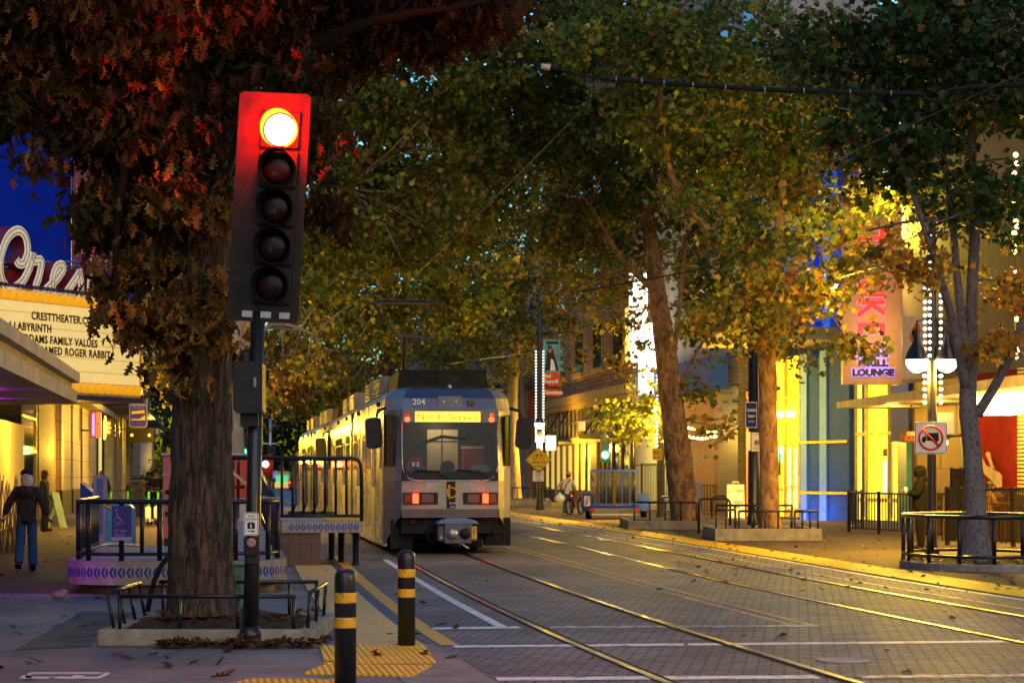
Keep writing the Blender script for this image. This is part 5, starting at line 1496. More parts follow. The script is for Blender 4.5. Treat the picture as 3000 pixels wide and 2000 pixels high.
b.build('banner_cloth', [mat('banner_teal', (.12, .32, .38), .7, var=.4, vs=3), mat('banner_vermilion', (.6, .1, .03), .7), mat('banner_dark', (.03, .03, .04), .7), mat('banner_skin', (.35, .2, .14), .7), 'signwhite'], bn)
MB().tube([(-.5, .06, bz(976)), (1.15, .06, bz(976))], .07, 8).build('banner_arm', 'black', bn)
# ---------------------------------------------------------------- signs
def diamond(w): return [(0, w), (w, 0), (0, -w), (-w, 0)]
t = thing('warning_sign', 'yellow diamond Share the Road bicycle sign on the far lamp post', 'sign', (px(1578, 98.2), 98.3, 0))
zc = pz(1346, 98.2)
b = MB(); b.prism(shift(diamond(.58), 0, zc), -.02, .0, 'y', m=0); b.tube([(x, -.022, z) for x, z in shift(diamond(.53), 0, zc)], .012, 4, True, m=1)
for x in (-.16, .16): b.torus((x, -.025, zc + .12), .1, .013, Matrix.Rotation(R(90), 4, 'X'), 16, 4, m=1)
b.tube([(-.16, -.025, zc + .12), (-.08, -.025, zc + .25), (.1, -.025, zc + .25), (.0, -.025, zc + .12), (-.08, -.025, zc + .25)], .013, 4, m=1); b.tube([(.16, -.025, zc + .12), (.1, -.025, zc + .28), (.05, -.025, zc + .3)], .013, 4, m=1)
b.text("SHARE THE", .1, face((0, -.023, zc - .16)), xs=.95, off=.003, ex=.002, m=1); b.text("ROAD", .1, face((0, -.023, zc - .33)), off=.003, ex=.002, m=1)
b.build('sign_panel', ['signyellow', 'signblack'], t)
t = thing('loading_sign', 'small white Passenger Loading Only sign below the bicycle diamond', 'sign', (px(1577, 98.2), 98.3, 0))
zc = pz(1393, 98.2)
b = MB(); b.prism(shift(rrect(.25, .25, .03), 0, zc), -.02, 0, 'y', m=0)
for k, s_ in enumerate(("PASSENGER", "LOADING", "ONLY")): b.text(s_, .065, face((0, -.022, zc + .13 - k * .1)), xs=.75, off=.002, ex=.002, m=1)
b.prism(shift([(-.1, .01), (.06, .01), (.06, .03), (.13, 0), (.06, -.03), (.06, -.01), (-.1, -.01)], 0, zc - .17), -.024, -.021, 'y', m=1)
b.build('sign_panel', ['signwhite', 'signblack'], t)
for (x_, y_, c_, lb) in ((1614, 1297, 'glow', 'white lit control box on the far banner lamp post'),):
    o = thing('control_box', lb, 'box', at(x_, y_, 98.4)); MB().bb(-.22, .22, 0, .2, -.33, .33).build('housing', emit('white_box_lit', (1, .9, .75), 1.4), o)
    MB().bb(-.62, -.4, 0, .1, -.5, .3).build('side_tube', emit('white_tube_lit', (1, .95, .85), 4), o)
t = thing('no_truck_sign', 'white no-trucks sign with red circle and slash on the near lamp post', 'sign', (px(2727, 43.8), 43.83, 0))
zc = pz(1282, 43.8)
b = MB(); b.prism(shift(rrect(.325, .325, .04), 0, zc), -.03, -.01, 'y', m=0)
P = shift(rrect(.31, .31, .035), 0, zc); b.tube([(x, -.031, z) for x, z in P], .006, 4, True, m=1)
b.bb(-.08, .16, -.034, -.031, zc - .06, zc + .1, m=1); b.prism(shift([(-.09, .03), (-.15, .03), (-.18, -.01), (-.18, -.06), (-.09, -.06)], 0, zc), -.034, -.031, 'y', m=1)
for x in (-.14, .1): b.lathe([(.035, 0), (.035, .003)], (x, -.031, zc - .065), 12, Matrix.Rotation(R(90), 4, 'X'), m=1)
b.torus((0, -.036, zc), .235, .022, Matrix.Rotation(R(90), 4, 'X'), 40, 6, m=2)
b.tube([(-.165, -.038, zc + .165), (.165, -.038, zc - .165)], .024, 6, m=2)
b.build('sign_panel', ['signwhite', 'signblack', 'signred'], t)
t = thing('street_pole', 'tall black pole with square name sign between the plane trees', 'pole', (px(2208, 61), 61, .03))
MB().lathe([(.28, 0), (.28, .1), (.2, .2), (.16, .5), (.14, 7.5)], n=18).build('shaft', 'black', t)
b = MB(); b.tube([(0, 0, 7.2), (.4, -.2, 7.4)], .05, 6); b.build('arm', 'black', t)
t = thing('name_sign', 'navy Cathedral Square name sign on the tall black pole', 'sign', (px(2200, 60.7), 60.7, 0), R(12))
zc = pz(1215, 60.7)
b = MB(); b.bb(-.15, .15, -.03, 0, zc - .34, zc + .34, m=0); b.bb(-.165, .165, -.025, -.001, zc - .355, zc + .355, m=1)
b.text("Cathedral", .085, face((0, -.032, zc + .1)), xs=.55, ex=.002, off=.002, m=1); b.text("Square", .085, face((0, -.032, zc - .06)), xs=.62, ex=.002, off=.002, m=1); b.text("10th & K", .05, face((0, -.032, zc - .2)), xs=.7, ex=.002, m=1)
b.build('sign_panel', [mat('navy_sign', (.015, .03, .3), .7), 'signwhite'], t)
t = thing('parking_sign', 'white parking notice with small red circle on the tall black pole', 'sign', (px(2215, 60.6), 60.6, 0))
zc = pz(1294, 60.6)
b = MB(); b.bb(-.13, .13, -.03, 0, zc - .26, zc + .26, m=0); b.torus((.02, -.035, zc - .02), .065, .012, Matrix.Rotation(R(90), 4, 'X'), 20, 4, m=1); b.tube([(-.03, -.036, zc + .03), (.07, -.036, zc - .07)], .012, 4, m=1); b.bb(-.02, .05, -.034, -.031, zc - .05, zc + .02, m=2)
b.text("NO PARKING", .03, face((.0, -.032, zc + .2)), xs=.8, ex=.001, m=2)
for k in range(3): b.bb(-.08, .08, -.033, -.031, zc - .14 - k * .035, zc - .13 - k * .035, m=2)
b.build('sign_panel', ['signwhite', 'signred', 'signblack'], t)
MB().bb(-.26, -.15, .02, .04, zc - .24, zc + .28).build('side_plate', 'galv', t)
t = thing('direction_sign', 'faded yellow arrow sign on the half hidden lamp post', 'sign', (px(1926, 75.6), 75.7, 0))
zc = pz(1330, 75.6)
b = MB(); b.bb(-.17, .17, -.03, 0, zc - .2, zc + .2, m=0); b.prism(shift([(-.12, 0), (-.07, .04), (-.07, .012), (.07, .012), (.07, .04), (.12, 0), (.07, -.04), (.07, -.012), (-.07, -.012), (-.07, -.04)], 0, zc - .11), -.034, -.031, 'y', m=1); b.text("BUS", .09, face((0, -.032, zc + .02)), ex=.002, m=1)
b.build('sign_panel', ['signyellow', 'signblack'], t)
def loit(tt, Xp):
    b = MB()
    for k, (s_, z) in enumerate((("NO LOITERING", .98), ("NO PARKING", .55), ("ZONE", .37))):
        b.text(s_, .12, Xp @ face((0, -.017, z)), xs=.52, off=.004, ex=.002)
    b.build('lettering', 'signblack', tt)
    MB().tube([(-.12, .0, 1.27), (-.1, 0, 1.33), (.1, 0, 1.33), (.12, 0, 1.27)], .02, 6).build('handle', 'signwhite', tt)
aboard('white No Loitering sandwich board beside the tall black pole', px(2155, 80), 80, .62, 1.28, 'signwhite', 0, loit)
t = tag(MB().bb(-.25, .25, 0, .4, .15, 1.15).bb(-.2, .2, .05, .35, 0, .15).prism([(-.25, 1.15), (.25, 1.15), (.25, 1.32), (-.25, 1.25)], 0, .4, 'y').build('newspaper_box', 'signblue', loc=(px(2036, 84), 84, .03)), 'blue newspaper box right of the leaning plane tree', 'newspaper box')
# ---------------------------------------------------------------- planters, guard rails, bike racks, fences
def planter(label, x0, x1, Y0, Y1, h=.2):
    t = thing('tree_planter', label, 'planter', ((x0 + x1) / 2, Y0, .03)); w = (x1 - x0) / 2; d = Y1 - Y0
    b = MB(); b.bb(-w, w, 0, .2, .0, h); b.bb(-w, w, d - .2, d, .0, h); b.bb(-w, -w + .2, .203, d - .203, .0, h - .002); b.bb(w - .2, w, .203, d - .203, .0, h - .002)
    b.build('kerb', 'kerb', t, bevel=.015)
    tag(MB().add([(-w + .19, .19, h - .05), (w - .19, .19, h - .05), (w - .19, d - .19, h - .05), (-w + .19, d - .19, h - .05)], [(0, 1, 2, 3)]).build('soil', 'soil', t), kind='stuff')
    return t
planter('square kerb planter round the upright plane tree', px(2095, 52.8), px(2408, 52.8), 52.8, 56.2, .3)
planter('long kerb planter round the leaning plane tree', px(1838, 64), px(2190, 64), 63.6, 68.5, .26)
planter('small far kerb planter behind the tram', px(1490, 112), px(1615, 112), 112, 120, .3)
def tree_guard(label, x0, x1, Y, h, n, z0=.25):
    t = thing('guard_rail', label, 'railing', ((x0 + x1) / 2, Y, 0), group='black guard rails round the plane tree planters'); w = (x1 - x0) / 2
    MB().tube([(-w, 0, h), (w, 0, h)], .03, 6).build('top_rail', 'black', t)
    for i in range(n): 
        x = -w + 2 * w * i / (n - 1); MB().tube([(x, 0, z0), (x, 0, h)], .026, 6).build('post', 'black', t)
tree_guard('short guard rail at the front left of the upright plane tree', px(2098, 53), px(2155, 53), 53, .78, 3)
tree_guard('guard rail across the front of the upright plane tree', px(2165, 53.1), px(2318, 53.1), 53.1, .75, 5)
tree_guard('short guard rail at the right of the upright plane tree', px(2328, 53), px(2396, 53), 53, .75, 4)
tree_guard('long guard rail across the front of the leaning plane tree', px(1858, 64.3), px(2040, 64.3), 64.3, .82, 5)
tree_guard('guard rail behind the upright plane tree', px(2098, 56), px(2320, 56), 56, .85, 5)
tree_guard('far guard rail left of the banner lamp post', px(1500, 113), px(1610, 113), 113, .95, 8, .1)
def rack(label, x0, x1, Y, h):
    t = thing('bike_rack', label, 'bike rack', ((x0 + x1) / 2, Y, .03)); w = (x1 - x0) / 2
    MB().tube([(-w, 0, 0), (-w, 0, h - .12), (-w + .04, 0, h - .03), (-w + .12, 0, h), (w - .12, 0, h), (w - .04, 0, h - .03), (w, 0, h - .12), (w, 0, 0)], .035, 8).build('hoop', 'black', t)
rack('tall black hoop bike rack left of the upright plane tree', px(2047, 59.5), px(2139, 59.5), 59.5, .95)
rack('bike rack hoop behind the leaning plane tree', px(1932, 74), px(1985, 74), 74, .85)
rack('farther bike rack hoop between the two plane trees', px(2085, 73), px(2130, 73), 73, .9)
def fence(label, A, Bp, h, n, z0=.1, solid=False, grp='black metal fences on the right pavement'):
    A, Bp = Vector(A), Vector(Bp); d = Bp - A; L_ = d.length
    t = thing('metal_fence', label, 'fence', (A.x, A.y, .03), math.atan2(d.y, d.x), grp)
    b = MB()
    b.bb(0, L_, -.02, .02, h - .05, h); b.bb(0, L_, -.02, .02, z0, z0 + .04)
    if solid: b.bb(0, L_, -.02, .02, h - .2, h - .16)
    b.build('rails', 'black', t).name = 'rail'
    b = MB()
    for i in range(n): 
        x = L_ * (i + .5) / n; b.bb(x - .012 * (2 if solid else 1), x + .012 * (2 if solid else 1), -.012, .012, z0 + .04, h - .05)
    b.build('bar', 'black', t)
    for x in (0, L_ * .5, L_): MB().bb(x - .04, x + .04, -.04, .04, 0, h + .03).build('post', 'black', t)
fence('black barred fence in front of the yellow lobby', gr(2487, 1560), gr(2668, 1572), 1.12, 22)
fence('short end panel of the lobby fence turned away', gr(2487, 1558), (px(2525, 66), 66, 0), 1.12, 6)
fence('terrace fence panel behind the no-trucks sign post', (px(2705, 55), 55, 0), (px(2775, 54), 54, 0), 1.15, 10)
fence('dark slatted terrace screen left of the maple trunk', (px(2775, 50), 50, 0), (px(2850, 49.4), 49.4, 0), 1.3, 12, solid=True)
fence('tall terrace screen behind the slatted one', (px(2790, 54), 54, 0), (px(2845, 53.4), 53.4, 0), 1.75, 9, solid=True)
fence('terrace fence right of the maple trunk', (px(2880, 49.5), 49.5, 0), (px(3060, 48), 48, 0), 1.3, 30)
fence('tall black fence in front of the floodlit cream wall', (px(1985, 94), 94, 0), (px(1880, 100), 100, 0), 2.1, 22)
fence('low black fence before the apricot wall', (px(2120, 88), 88, 0), (px(1985, 92), 92, 0), 1.2, 16)
t = thing('terrace_table', 'dark terrace table with chairs behind the maple rail', 'table', (px(2915, 51.5), 51.5, .03))
MB().bb(-.5, .5, -.35, .35, .9, .95).build('top', 'wood', t)
for sx in (-.4, .4): MB().tube([(sx, 0, 0), (sx, 0, .9)], .03, 6).build('leg', 'black', t)
def chair(label, x, Y, rz):
    t = thing('terrace_chair', label, 'chair', (x, Y, .03), rz, 'slatted terrace chairs')
    MB().bb(-.22, .22, -.22, .22, .62, .66).build('seat', 'wood', t)
    b = MB(); b.bb(-.22, .22, .2, .23, .95, 1.1); b.bb(-.22, .22, .2, .23, .78, .86); b.build('backrest', 'wood', t)
    for sx in (-.2, .2):
        for sy in (-.2, .2): MB().bb(sx - .02, sx + .02, sy - .02, sy + .02, 0, .62 if sy < 0 else 1.1).build('leg', 'wood', t)
chair('terrace chair left of the slatted screen', px(2755, 52.5), 52.5, R(80)); chair('terrace chair between the fence panels by the lamp post', px(2728, 53.2), 53.2, R(-60))
chair('terrace chair at the table right of the maple', px(2965, 51.2), 51.2, R(-90)); chair('terrace chair at the table just beside the maple trunk', px(2885, 51.8), 51.8, R(90))
# round rail about the maple
t = thing('round_guard', 'black oval tube railing on a low kerb around the maple', 'railing', (px(2862, 38), 38, .0))
rx, ry = 1.25, 1.9
el = lambda a, r=1: (rx * r * math.cos(a), ry * r * math.sin(a))
xo = [(2662, 36), ]
b = MB(); n = 48
P = [el(2 * PI * i / n, 1.04) for i in range(n)]
b.prism(P, .002, .15, 'z', m=0); b.add([(x * .93, y * .93, .152) for x, y in P], [tuple(range(n))], m=1)
b.build('kerb', ['kerb', 'soil'], t, bevel=.015)
b = MB(); b.tube([(*el(2 * PI * i / n), .93) for i in range(n)], .036, 8, True); b.build('top_rail', 'black', t)
b = MB(); b.tube([(*el(2 * PI * i / n), .27) for i in range(n)], .028, 8, True); b.build('lower_rail', 'black', t)
for i in range(14):
    a = 2 * PI * (i + .3) / 14
    MB().tube([(*el(a, .99), .14), (*el(a, .99), .93)], .036, 8).build('post', 'black', t)
# string lights in the maple edge and behind the leaning tree
t = thing('string_lights', 'warm bulbs hanging in a vertical string at the right edge', 'string lights', (px(2974, 42), 42, 0))
z_ = [pz(y, 42) for y in (455, 480, 510, 532, 545, 590, 650, 664, 684, 702, 720, 738, 800, 835, 868, 880, 935, 1008, 1022, 1030, 1035, 1045)]
b = MB(); b.tube([(0, 0, z_[0]), (0, 0, z_[-1])], .008, 4); b.build('cable', 'black', t)
for k, z in enumerate(z_):
    o = bpy.data.objects.new('bulb', BULBW); COL.objects.link(o); o.parent = t; o.location = (.03 * math.sin(k * 2.1), -.05, z)
lamp('string_glow', (0, -.3, pz(700, 42)), (1, .6, .12), 30, .1, t); lamp('string_glow', (0, -.3, pz(1000, 42)), (1, .6, .12), 30, .1, t)
t = thing('string_lights', 'two rows of warm festoon bulbs under the tree beside the apricot wall', 'string lights', (0, 0, 0))
for (ya, yb_, n) in ((1247, 1262, 9), (1275, 1278, 8)):
    pts = []
    for i in range(n):
        u_ = i / (n - 1); q = at(2005 + 90 * u_, ya + (yb_ - ya) * u_ + 8 * math.sin(PI * u_), 88 - 2 * u_); pts.append(q)
        o = bpy.data.objects.new('bulb', BULBW); COL.objects.link(o); o.parent = t; o.location = q; o.scale = (1.3,) * 3
    MB().tube(pts, .01, 4).build('cable', 'black', t)
lamp('festoon_glow', at(2060, 1290, 86), YEL, 130, .2, t)
t = thing('letter_sign', 'tall white neon letter sign glimpsed through the leaves', 'lit sign', at(2332, 1388, 84)); t.location.z = 0
b = MB()
for ch, yp in (("H", 560), ("O", 640), ("T", 690), ("E", 760), ("L", 850)): b.text(ch, .85, face((0, 0, pz(yp, 84) - .4)), off=.05, ex=.08)
b.build('lettering', emit('cold_neon', (.85, .93, 1), 5), t)
MB().bb(-.55, .55, .1, .4, pz(890, 84), pz(470, 84)).build('sign_spine', 'darkmetal', t)
MB().bb(.55, 1.4, .2, .3, pz(880, 84), pz(880, 84) + .1).build('bracket', 'darkmetal', t)
lamp('neon_glow', (0, -.8, pz(700, 84)), (.85, .95, 1), 120, .3, t)
t = thing('traffic_signal', 'green traffic light in front of the golden brick shopfront', 'traffic light', at(1773, 1332, 103)); t.location.z = 0
zc = pz(1332, 103)
MB().bb(-.22, .22, 0, .25, zc - .35, zc + 1.0).build('housing', 'blackmatte', t)
MB().ball((0, -.02, zc), (.17, .05, .17), 14).build('green_lens', emit('green_lens', (.05, 1, .45), 10), t)
MB().tube([(.1, .15, 0), (.1, .15, zc + 1)], .07, 8).build('pole', 'black', t)
lamp('green_glow', (0, -.4, zc), (.02, 1, .35), 15, .15, t)
# overhead wires
def wire(label, pts, r, extra=None, m='black'):
    t = thing('overhead_wire', label, 'wire', pts[0])
    P = [Vector(p) - Vector(pts[0]) for p in pts]
    MB().tube(P, r, 6).build('cable', m, t)
    return t
M['copper'] = mat('contact_wire', (.1, .08, .05), .5, .5, var=.1)
wire('thin contact wire running above the left tram track', [at(2030, -12, 21.5), at(1590, 440, 30), at(1310, 720, 44.5), at(1150, 872, 57), at(1085, 935, 62), at(1020, 1062, 84), at(900, 1180, 130)], .008, m='copper')
wire('thin contact wire running above the right tram track', [at(3030, 200, 24), at(2560, 415, 31), at(2110, 645, 43), at(1700, 850, 62), at(1480, 1010, 95)], .008, m='copper')
w_ = wire('thick black span cable sagging across the upper right', [at(1385, 158, 33), at(1595, 195, 33), at(1750, 230, 33), at(1805, 233, 33), at(1925, 242, 33), at(2030, 250, 33), at(2250, 263, 33), at(2480, 270, 33), at(2700, 275, 33), at(2715, 292, 33), at(2760, 300, 33), at(2780, 265, 33), at(2850, 255, 33), at(3040, 246, 33)], [.01, .012, .018, .038, .038, .036, .038, .04, .04, .04, .028, .04, .04, .04], m='rubber')
o0 = Vector(w_.location)
b = MB(); q = at(1599, 197, 33) - o0; b.tube([q + Vector((-.07, 0, .012)), q + Vector((.07, 0, -.012))], .045, 10); b.build('insulator', mat('white_insulator', (.6, .5, .35), .4), w_)
b = MB(); q = at(1760, 250, 33) - o0; b.bb(q.x - .22, q.x + .22, q.y - .02, q.y + .02, q.z - .03, q.z + .03); b.tube([q + Vector((-.2, 0, 0)), q + Vector((-.21, 0, .16))], .02, 5); b.tube([q + Vector((-.1, 0, 0)), q + Vector((-.14, -.2, -.15)), q + Vector((-.18, -.3, -.26))], .02, 5); b.build('wire_hanger', 'darkmetal', w_)
b = MB()
for x in (1805, 1880, 1945, 2030, 2125, 2240, 2355, 2490, 2610):
    q = at(x, float(np.interp(x, [1750, 1805, 1925, 2030, 2250, 2480, 2700], [230, 233, 242, 250, 263, 270, 275])), 33) - o0; b.tube([q + Vector((-.01, 0, 0)), q + Vector((.01, 0, 0))], .045, 8)
b.build('cable_clip', 'galv', w_)
wire('slack guy wire from the far lamp post to the tram roof', [at(1580, 1030, 98), at(1420, 1050, 80), at(1260, 1075, 66)], .012)
wire('cross-span wire with hanger under the mid-street trees', [at(2400, 700, 60), at(2000, 800, 60), at(1690, 855, 60)], .02)
# ---------------------------------------------------------------- far end of the street
t = thing('traffic_signal', 'distant red traffic light seen past the signal pole', 'traffic light', at(778, 1359, 95)); t.location.z = 0; zc = pz(1359, 95)
MB().bb(-.25, .3, 0, .3, zc - .6, zc + .4).build('housing', 'blackmatte', t); MB().ball((0, -.03, zc), (.14, .05, .14), 14).build('red_lens', emit('far_red_lens', (1, .35, .1), 14), t); MB().tube([(.2, .1, 0), (.2, .1, zc)], .06, 8).build('pole', 'black', t); lamp('far_red_glow', (0, -.3, zc), (1, .01, .005), 30, .1, t)
t = thing('traffic_signal', 'distant green traffic light beside the pale trunk', 'traffic light', at(712, 1322, 180)); t.location.z = 0; zc = pz(1322, 180)
MB().bb(-.3, .4, 0, .3, zc - .4, zc + 1.2).build('housing', 'blackmatte', t); MB().ball((0, -.05, zc), (.28, .1, .28), 14).build('green_lens', emit('far_green_lens', (.1, 1, .6), 6), t); MB().tube([(.3, .1, 0), (.3, .1, zc)], .1, 8).build('pole', 'black', t)
t = thing('traffic_mast', 'distant signal mast with a pale crossarm and dark signal head', 'traffic light', at(792, 1388, 210)); t.location.z = 0
MB().tube([(0, 0, 0), (0, 0, pz(1225, 210))], .14, 8).build('pole', 'galv', t); MB().bb(-.9, .6, -.05, .05, pz(1300, 210), pz(1297, 210)).build('crossarm', 'signwhite', t); MB().bb(-.3, .5, -.2, .2, pz(1330, 210), pz(1304, 210)).build('signal_head', 'blackmatte', t)
t = thing('lit_spire', 'tiny blue-lit spire with a white lantern above the far trees', 'tower', at(793, 1388, 420)); t.location.z = 0
MB().lathe([(1.3, 0), (1.3, pz(1268, 420)), (1.1, pz(1262, 420))], n=10).build('shaft', 'darkmetal', t); MB().ball((.3, -1, pz(1256, 420)), .9, 10).build('lantern', emit('white_lantern', (.7, .9, 1), 3), t); MB().lathe([(.9, pz(1255, 420)), (.1, pz(1234, 420))], n=8).build('spire', emit('blue_spire', (.02, .3, 1), 1), t)
t = thing('market_stall', 'distant market stall with green and yellow lit sides', 'stall', at(830, 1388, 230)); t.location.z = 0
MB().bb(-.9, .5, 0, 2, .2, .8).build('counter', emit('stall_yellow', (.8, .6, .1), .3), t); MB().bb(-.8, .4, .1, 1.9, .8, 1.6).build('side_sheet', emit('stall_green', (.1, .8, .35), .3), t); MB().bb(-1.0, .6, -.1, 2.1, 1.6, 1.9).build('awning', mat('stall_awning', (.5, .4, .1), .6), t)
t = thing('market_tent', 'distant blue lit tent canopy at the end of the street', 'tent', at(805, 1388, 240)); t.location.z = 0
MB().prism([(-.7, 1.2), (.0, 2.0), (.7, 1.2)], 0, 2.4, 'y').build('canopy', emit('tent_blue', (.15, .2, 1), .35), t)
for sx in (-.6, .6): MB().tube([(sx, .1, 0), (sx, .1, 1.2)], .06, 6).build('leg', 'galv', t)
for k, (x_, c_, lb) in enumerate(((868, (.4, .05, .03), 'small distant red car facing away under the far trees'), (750, (.25, .3, .45), 'distant pale blue van parked at the left end of the street'))):
    t = thing('parked_car', lb, 'car', at(x_, 1388, 225 + k * 15)); t.location.z = 0
    MB().prism([(-.85, .35), (.85, .35), (.85, .9), (.65, 1.4), (-.65, 1.4), (-.85, .9)], 0, 4, 'y').build('body', mat('car_paint_%d' % k, c_, .3), t)
    MB().bb(-.6, .6, -.01, 0, .95, 1.3).build('rear_window', 'glassdark', t)
    for sx in (-.7, .7):
        MB().bb(sx - .1, sx + .1, -.02, 0, .7, .85).build('tail_light', emit('car_tail_%d%d' % (k, sx > 0), (1, .05, .02), 3), t)
        MB().lathe([(.32, -.1), (.32, .1)], (sx, .7, .32), 12, Matrix.Rotation(R(90), 4, 'Y')).build('wheel', 'rubber', t)
# ---------------------------------------------------------------- people
def skin_mesh(name, V, Ed, rad, mats, parent, sub=2, extra=None):
    me = bpy.data.meshes.new(name)
    me.from_pydata([Vector(v) for v in V], Ed, [])
    o = bpy.data.objects.new(name, me); COL.objects.link(o)
    o.modifiers.new('skin', 'SKIN')
    for i, sv in enumerate(me.skin_vertices[0].data):
        r = rad[i]; sv.radius = (r, r) if not isinstance(r, tuple) else r
        sv.use_root = (i == 0)
    s = o.modifiers.new('sub', 'SUBSURF'); s.levels = s.render_levels = sub
    dg = bpy.context.evaluated_depsgraph_get()
    m2 = bpy.data.meshes.new_from_object(o.evaluated_get(dg))
    bpy.data.objects.remove(o)
    b = MB()
    b.add([v.co for v in m2.vertices], [tuple(p.vertices) for p in m2.polygons], True)
    if extra: extra(b)
    return b.build(name, mats, parent)
STAND = dict(pelvis=(0, 0, .96), belly=(0, 0, 1.1), chest=(0, 0, 1.3), neck=(0, .0, 1.47), head0=(0, .02, 1.56), head1=(0, .03, 1.65), head2=(0, .02, 1.72),
             shL=(-.18, 0, 1.42), elL=(-.25, -.02, 1.15), wrL=(-.28, .05, .92), haL=(-.28, .08, .84), shR=(.18, 0, 1.42), elR=(.25, -.02, 1.15), wrR=(.28, .05, .92), haR=(.28, .08, .84),
             hiL=(-.09, 0, .92), knL=(-.1, .03, .5), anL=(-.1, -.01, .09), toL=(-.11, .15, .035), hiR=(.09, 0, .92), knR=(.1, .03, .5), anR=(.1, -.01, .09), toR=(.11, .15, .035))
def person(label, x, Y, rz, H, pose, skin, jacket, trousers, shoes='darkcloth', hair=None, hat=None, hood=False, bulk=1.0, z=.005, face_fwd=1):
    """faces local +y; the pose overrides joints of STAND (metres, 1.75 m figure)."""
    t = thing('person', label, 'person', (x, Y, z), rz)
    k = H / 1.75; t.scale = (k, k, k)
    J = dict(STAND); J.update(pose); J = {a: Vector(b) for a, b in J.items()}
    V, Ed, Rd, ix = [], [], [], {}
    def nd(n, p, r, par=None):
        ix[n] = len(V); V.append(p); Rd.append(r)
        if par is not None: Ed.append((ix[par], ix[n]))
    nd('pelvis', J['pelvis'], .12)
    nd('belly', J['belly'], .115, 'pelvis'); nd('chest', J['chest'], .13, 'belly'); nd('neck', J['neck'], .052, 'chest'); nd('head0', J['head0'], (.068, .085), 'neck'); nd('head1', J['head1'], (.075, .095), 'head0'); nd('head2', J['head2'], .05, 'head1')
    for s in 'LR':
        nd('sh' + s, J['sh' + s], .055, 'chest'); nd('el' + s, J['el' + s], .04, 'sh' + s); nd('wr' + s, J['wr' + s], .027, 'el' + s); nd('pa' + s, J['wr' + s].lerp(J['ha' + s], .6), (.04, .02), 'wr' + s)
        nd('hi' + s, J['hi' + s], .085, 'pelvis'); nd('kn' + s, J['kn' + s], .058, 'hi' + s); nd('an' + s, J['an' + s], .038, 'kn' + s); nd('to' + s, J['to' + s], .03, 'an' + s)
    hd = (J['head2'] - J['head0']).normalized(); fw = Vector((0, 1, 0)); fw = (fw - hd * fw.dot(hd)).normalized(); sd = fw.cross(hd)
    hc = J['head1']
    def extra(b):
        b.ball(hc + fw * .105 - hd * .015, (.013, .02, .022), 8)                     # nose
        for s in (-1, 1):
            b.ball(hc + sd * s * .078 - hd * .01, (.012, .022, .03), 8)              # ears
            b.ball(hc + sd * s * .032 + fw * .088 + hd * .012, (.013, .008, .007), 8, m=1)
        b.ball(hc + fw * .088 - hd * .058, (.026, .008, .006), 8, m=2)
        for s, g in (('L', -1), ('R', 1)):
            w, h = J['wr' + s], J['ha' + s]; d = (h - w).normalized(); sx = d.cross(Vector((0, 0, 1)) if abs(d.z) < .8 else Vector((0, 1, 0))).normalized()
            for i in range(4):
                o_ = w.lerp(h, .75) + sx * (i - 1.5) * .019
                L = (.075, .085, .08, .06)[i]
                b.tube([o_, o_ + d * L * .5 + fw * .006, o_ + d * L + fw * .03], [.0095, .009, .006], 6)
            o_ = w.lerp(h, .35) - sx * .035 * g
            b.tube([o_, o_ - sx * .02 * g + d * .035 + fw * .015, o_ - sx * .016 * g + d * .06 + fw * .03], [.011, .0105, .007], 6)
    M.setdefault('eye', mat('eye', (.02, .015, .01), .2, var=0)); M.setdefault('lip', mat('lip', (.2, .06, .05), .5, var=0))
    skin_mesh('body', V, Ed, Rd, [skin, 'eye', 'lip'], t, 2, extra)
    # jacket
    lo = J['pelvis'] + Vector((0, 0, -.13))
    V = [J['belly'], lo, J['chest'], J['chest'].lerp(J['neck'], .62), ]; Ed = [(0, 1), (0, 2), (2, 3)]; Rd = [(.165 * bulk, .135 * bulk), (.19 * bulk, .15 * bulk), (.175 * bulk, .135 * bulk), .085]
    for s in 'LR':
        i = len(V); V += [J['sh' + s], J['sh' + s].lerp(J['el' + s], .5), J['el' + s], J['wr' + s].lerp(J['el' + s], .08)]; Ed += [(2, i), (i, i+1), (i+1, i+2), (i+2, i+3)]; Rd += [.085 * bulk, .075 * bulk, .066 * bulk, .05 * bulk]
    j = skin_mesh('jacket', V, Ed, Rd, jacket, t, 2)
    V = [J['pelvis'] - Vector((0, 0, .04))]; Ed = []; Rd = [(.12, .11)]
    for s in 'LR':
        i = len(V); V += [J['hi' + s], J['hi' + s].lerp(J['kn' + s], .5), J['kn' + s], J['kn' + s].lerp(J['an' + s], .5), J['an' + s] + Vector((0, 0, -.03))]; Ed += [(0, i), (i, i+1), (i+1, i+2), (i+2, i+3), (i+3, i+4)]; Rd += [.1, .098, .09, .088, .088]
    skin_mesh('trousers', V, Ed, Rd, trousers, t, 2)
    for s in 'LR':
        a, b_ = J['an' + s], J['to' + s]; d = b_ - a; d.z = 0
        skin_mesh('shoe', [a - Vector((0, 0, .02)), a - d * .25 + Vector((0, 0, -.045)), b_ + d * .3 + Vector((0, 0, .01))], [(0, 1), (0, 2)], [.055, .045, .042], shoes, t, 1)
    if hair:
        def hx(b): pass
        b = MB(); b.ball(hc + hd * .025 - fw * .018, (.092, .108, .1), 14)
        if hair[1] > 0:
            b.ball(hc - fw * .06 - hd * hair[1] * .5, (.1, .06, hair[1]), 12)
            for s in (-1, 1): b.ball(hc + sd * s * .075 - hd * hair[1] * .45 - fw * .02, (.035, .055, hair[1] * .8), 10)
        b.build('hair', hair[0], t)
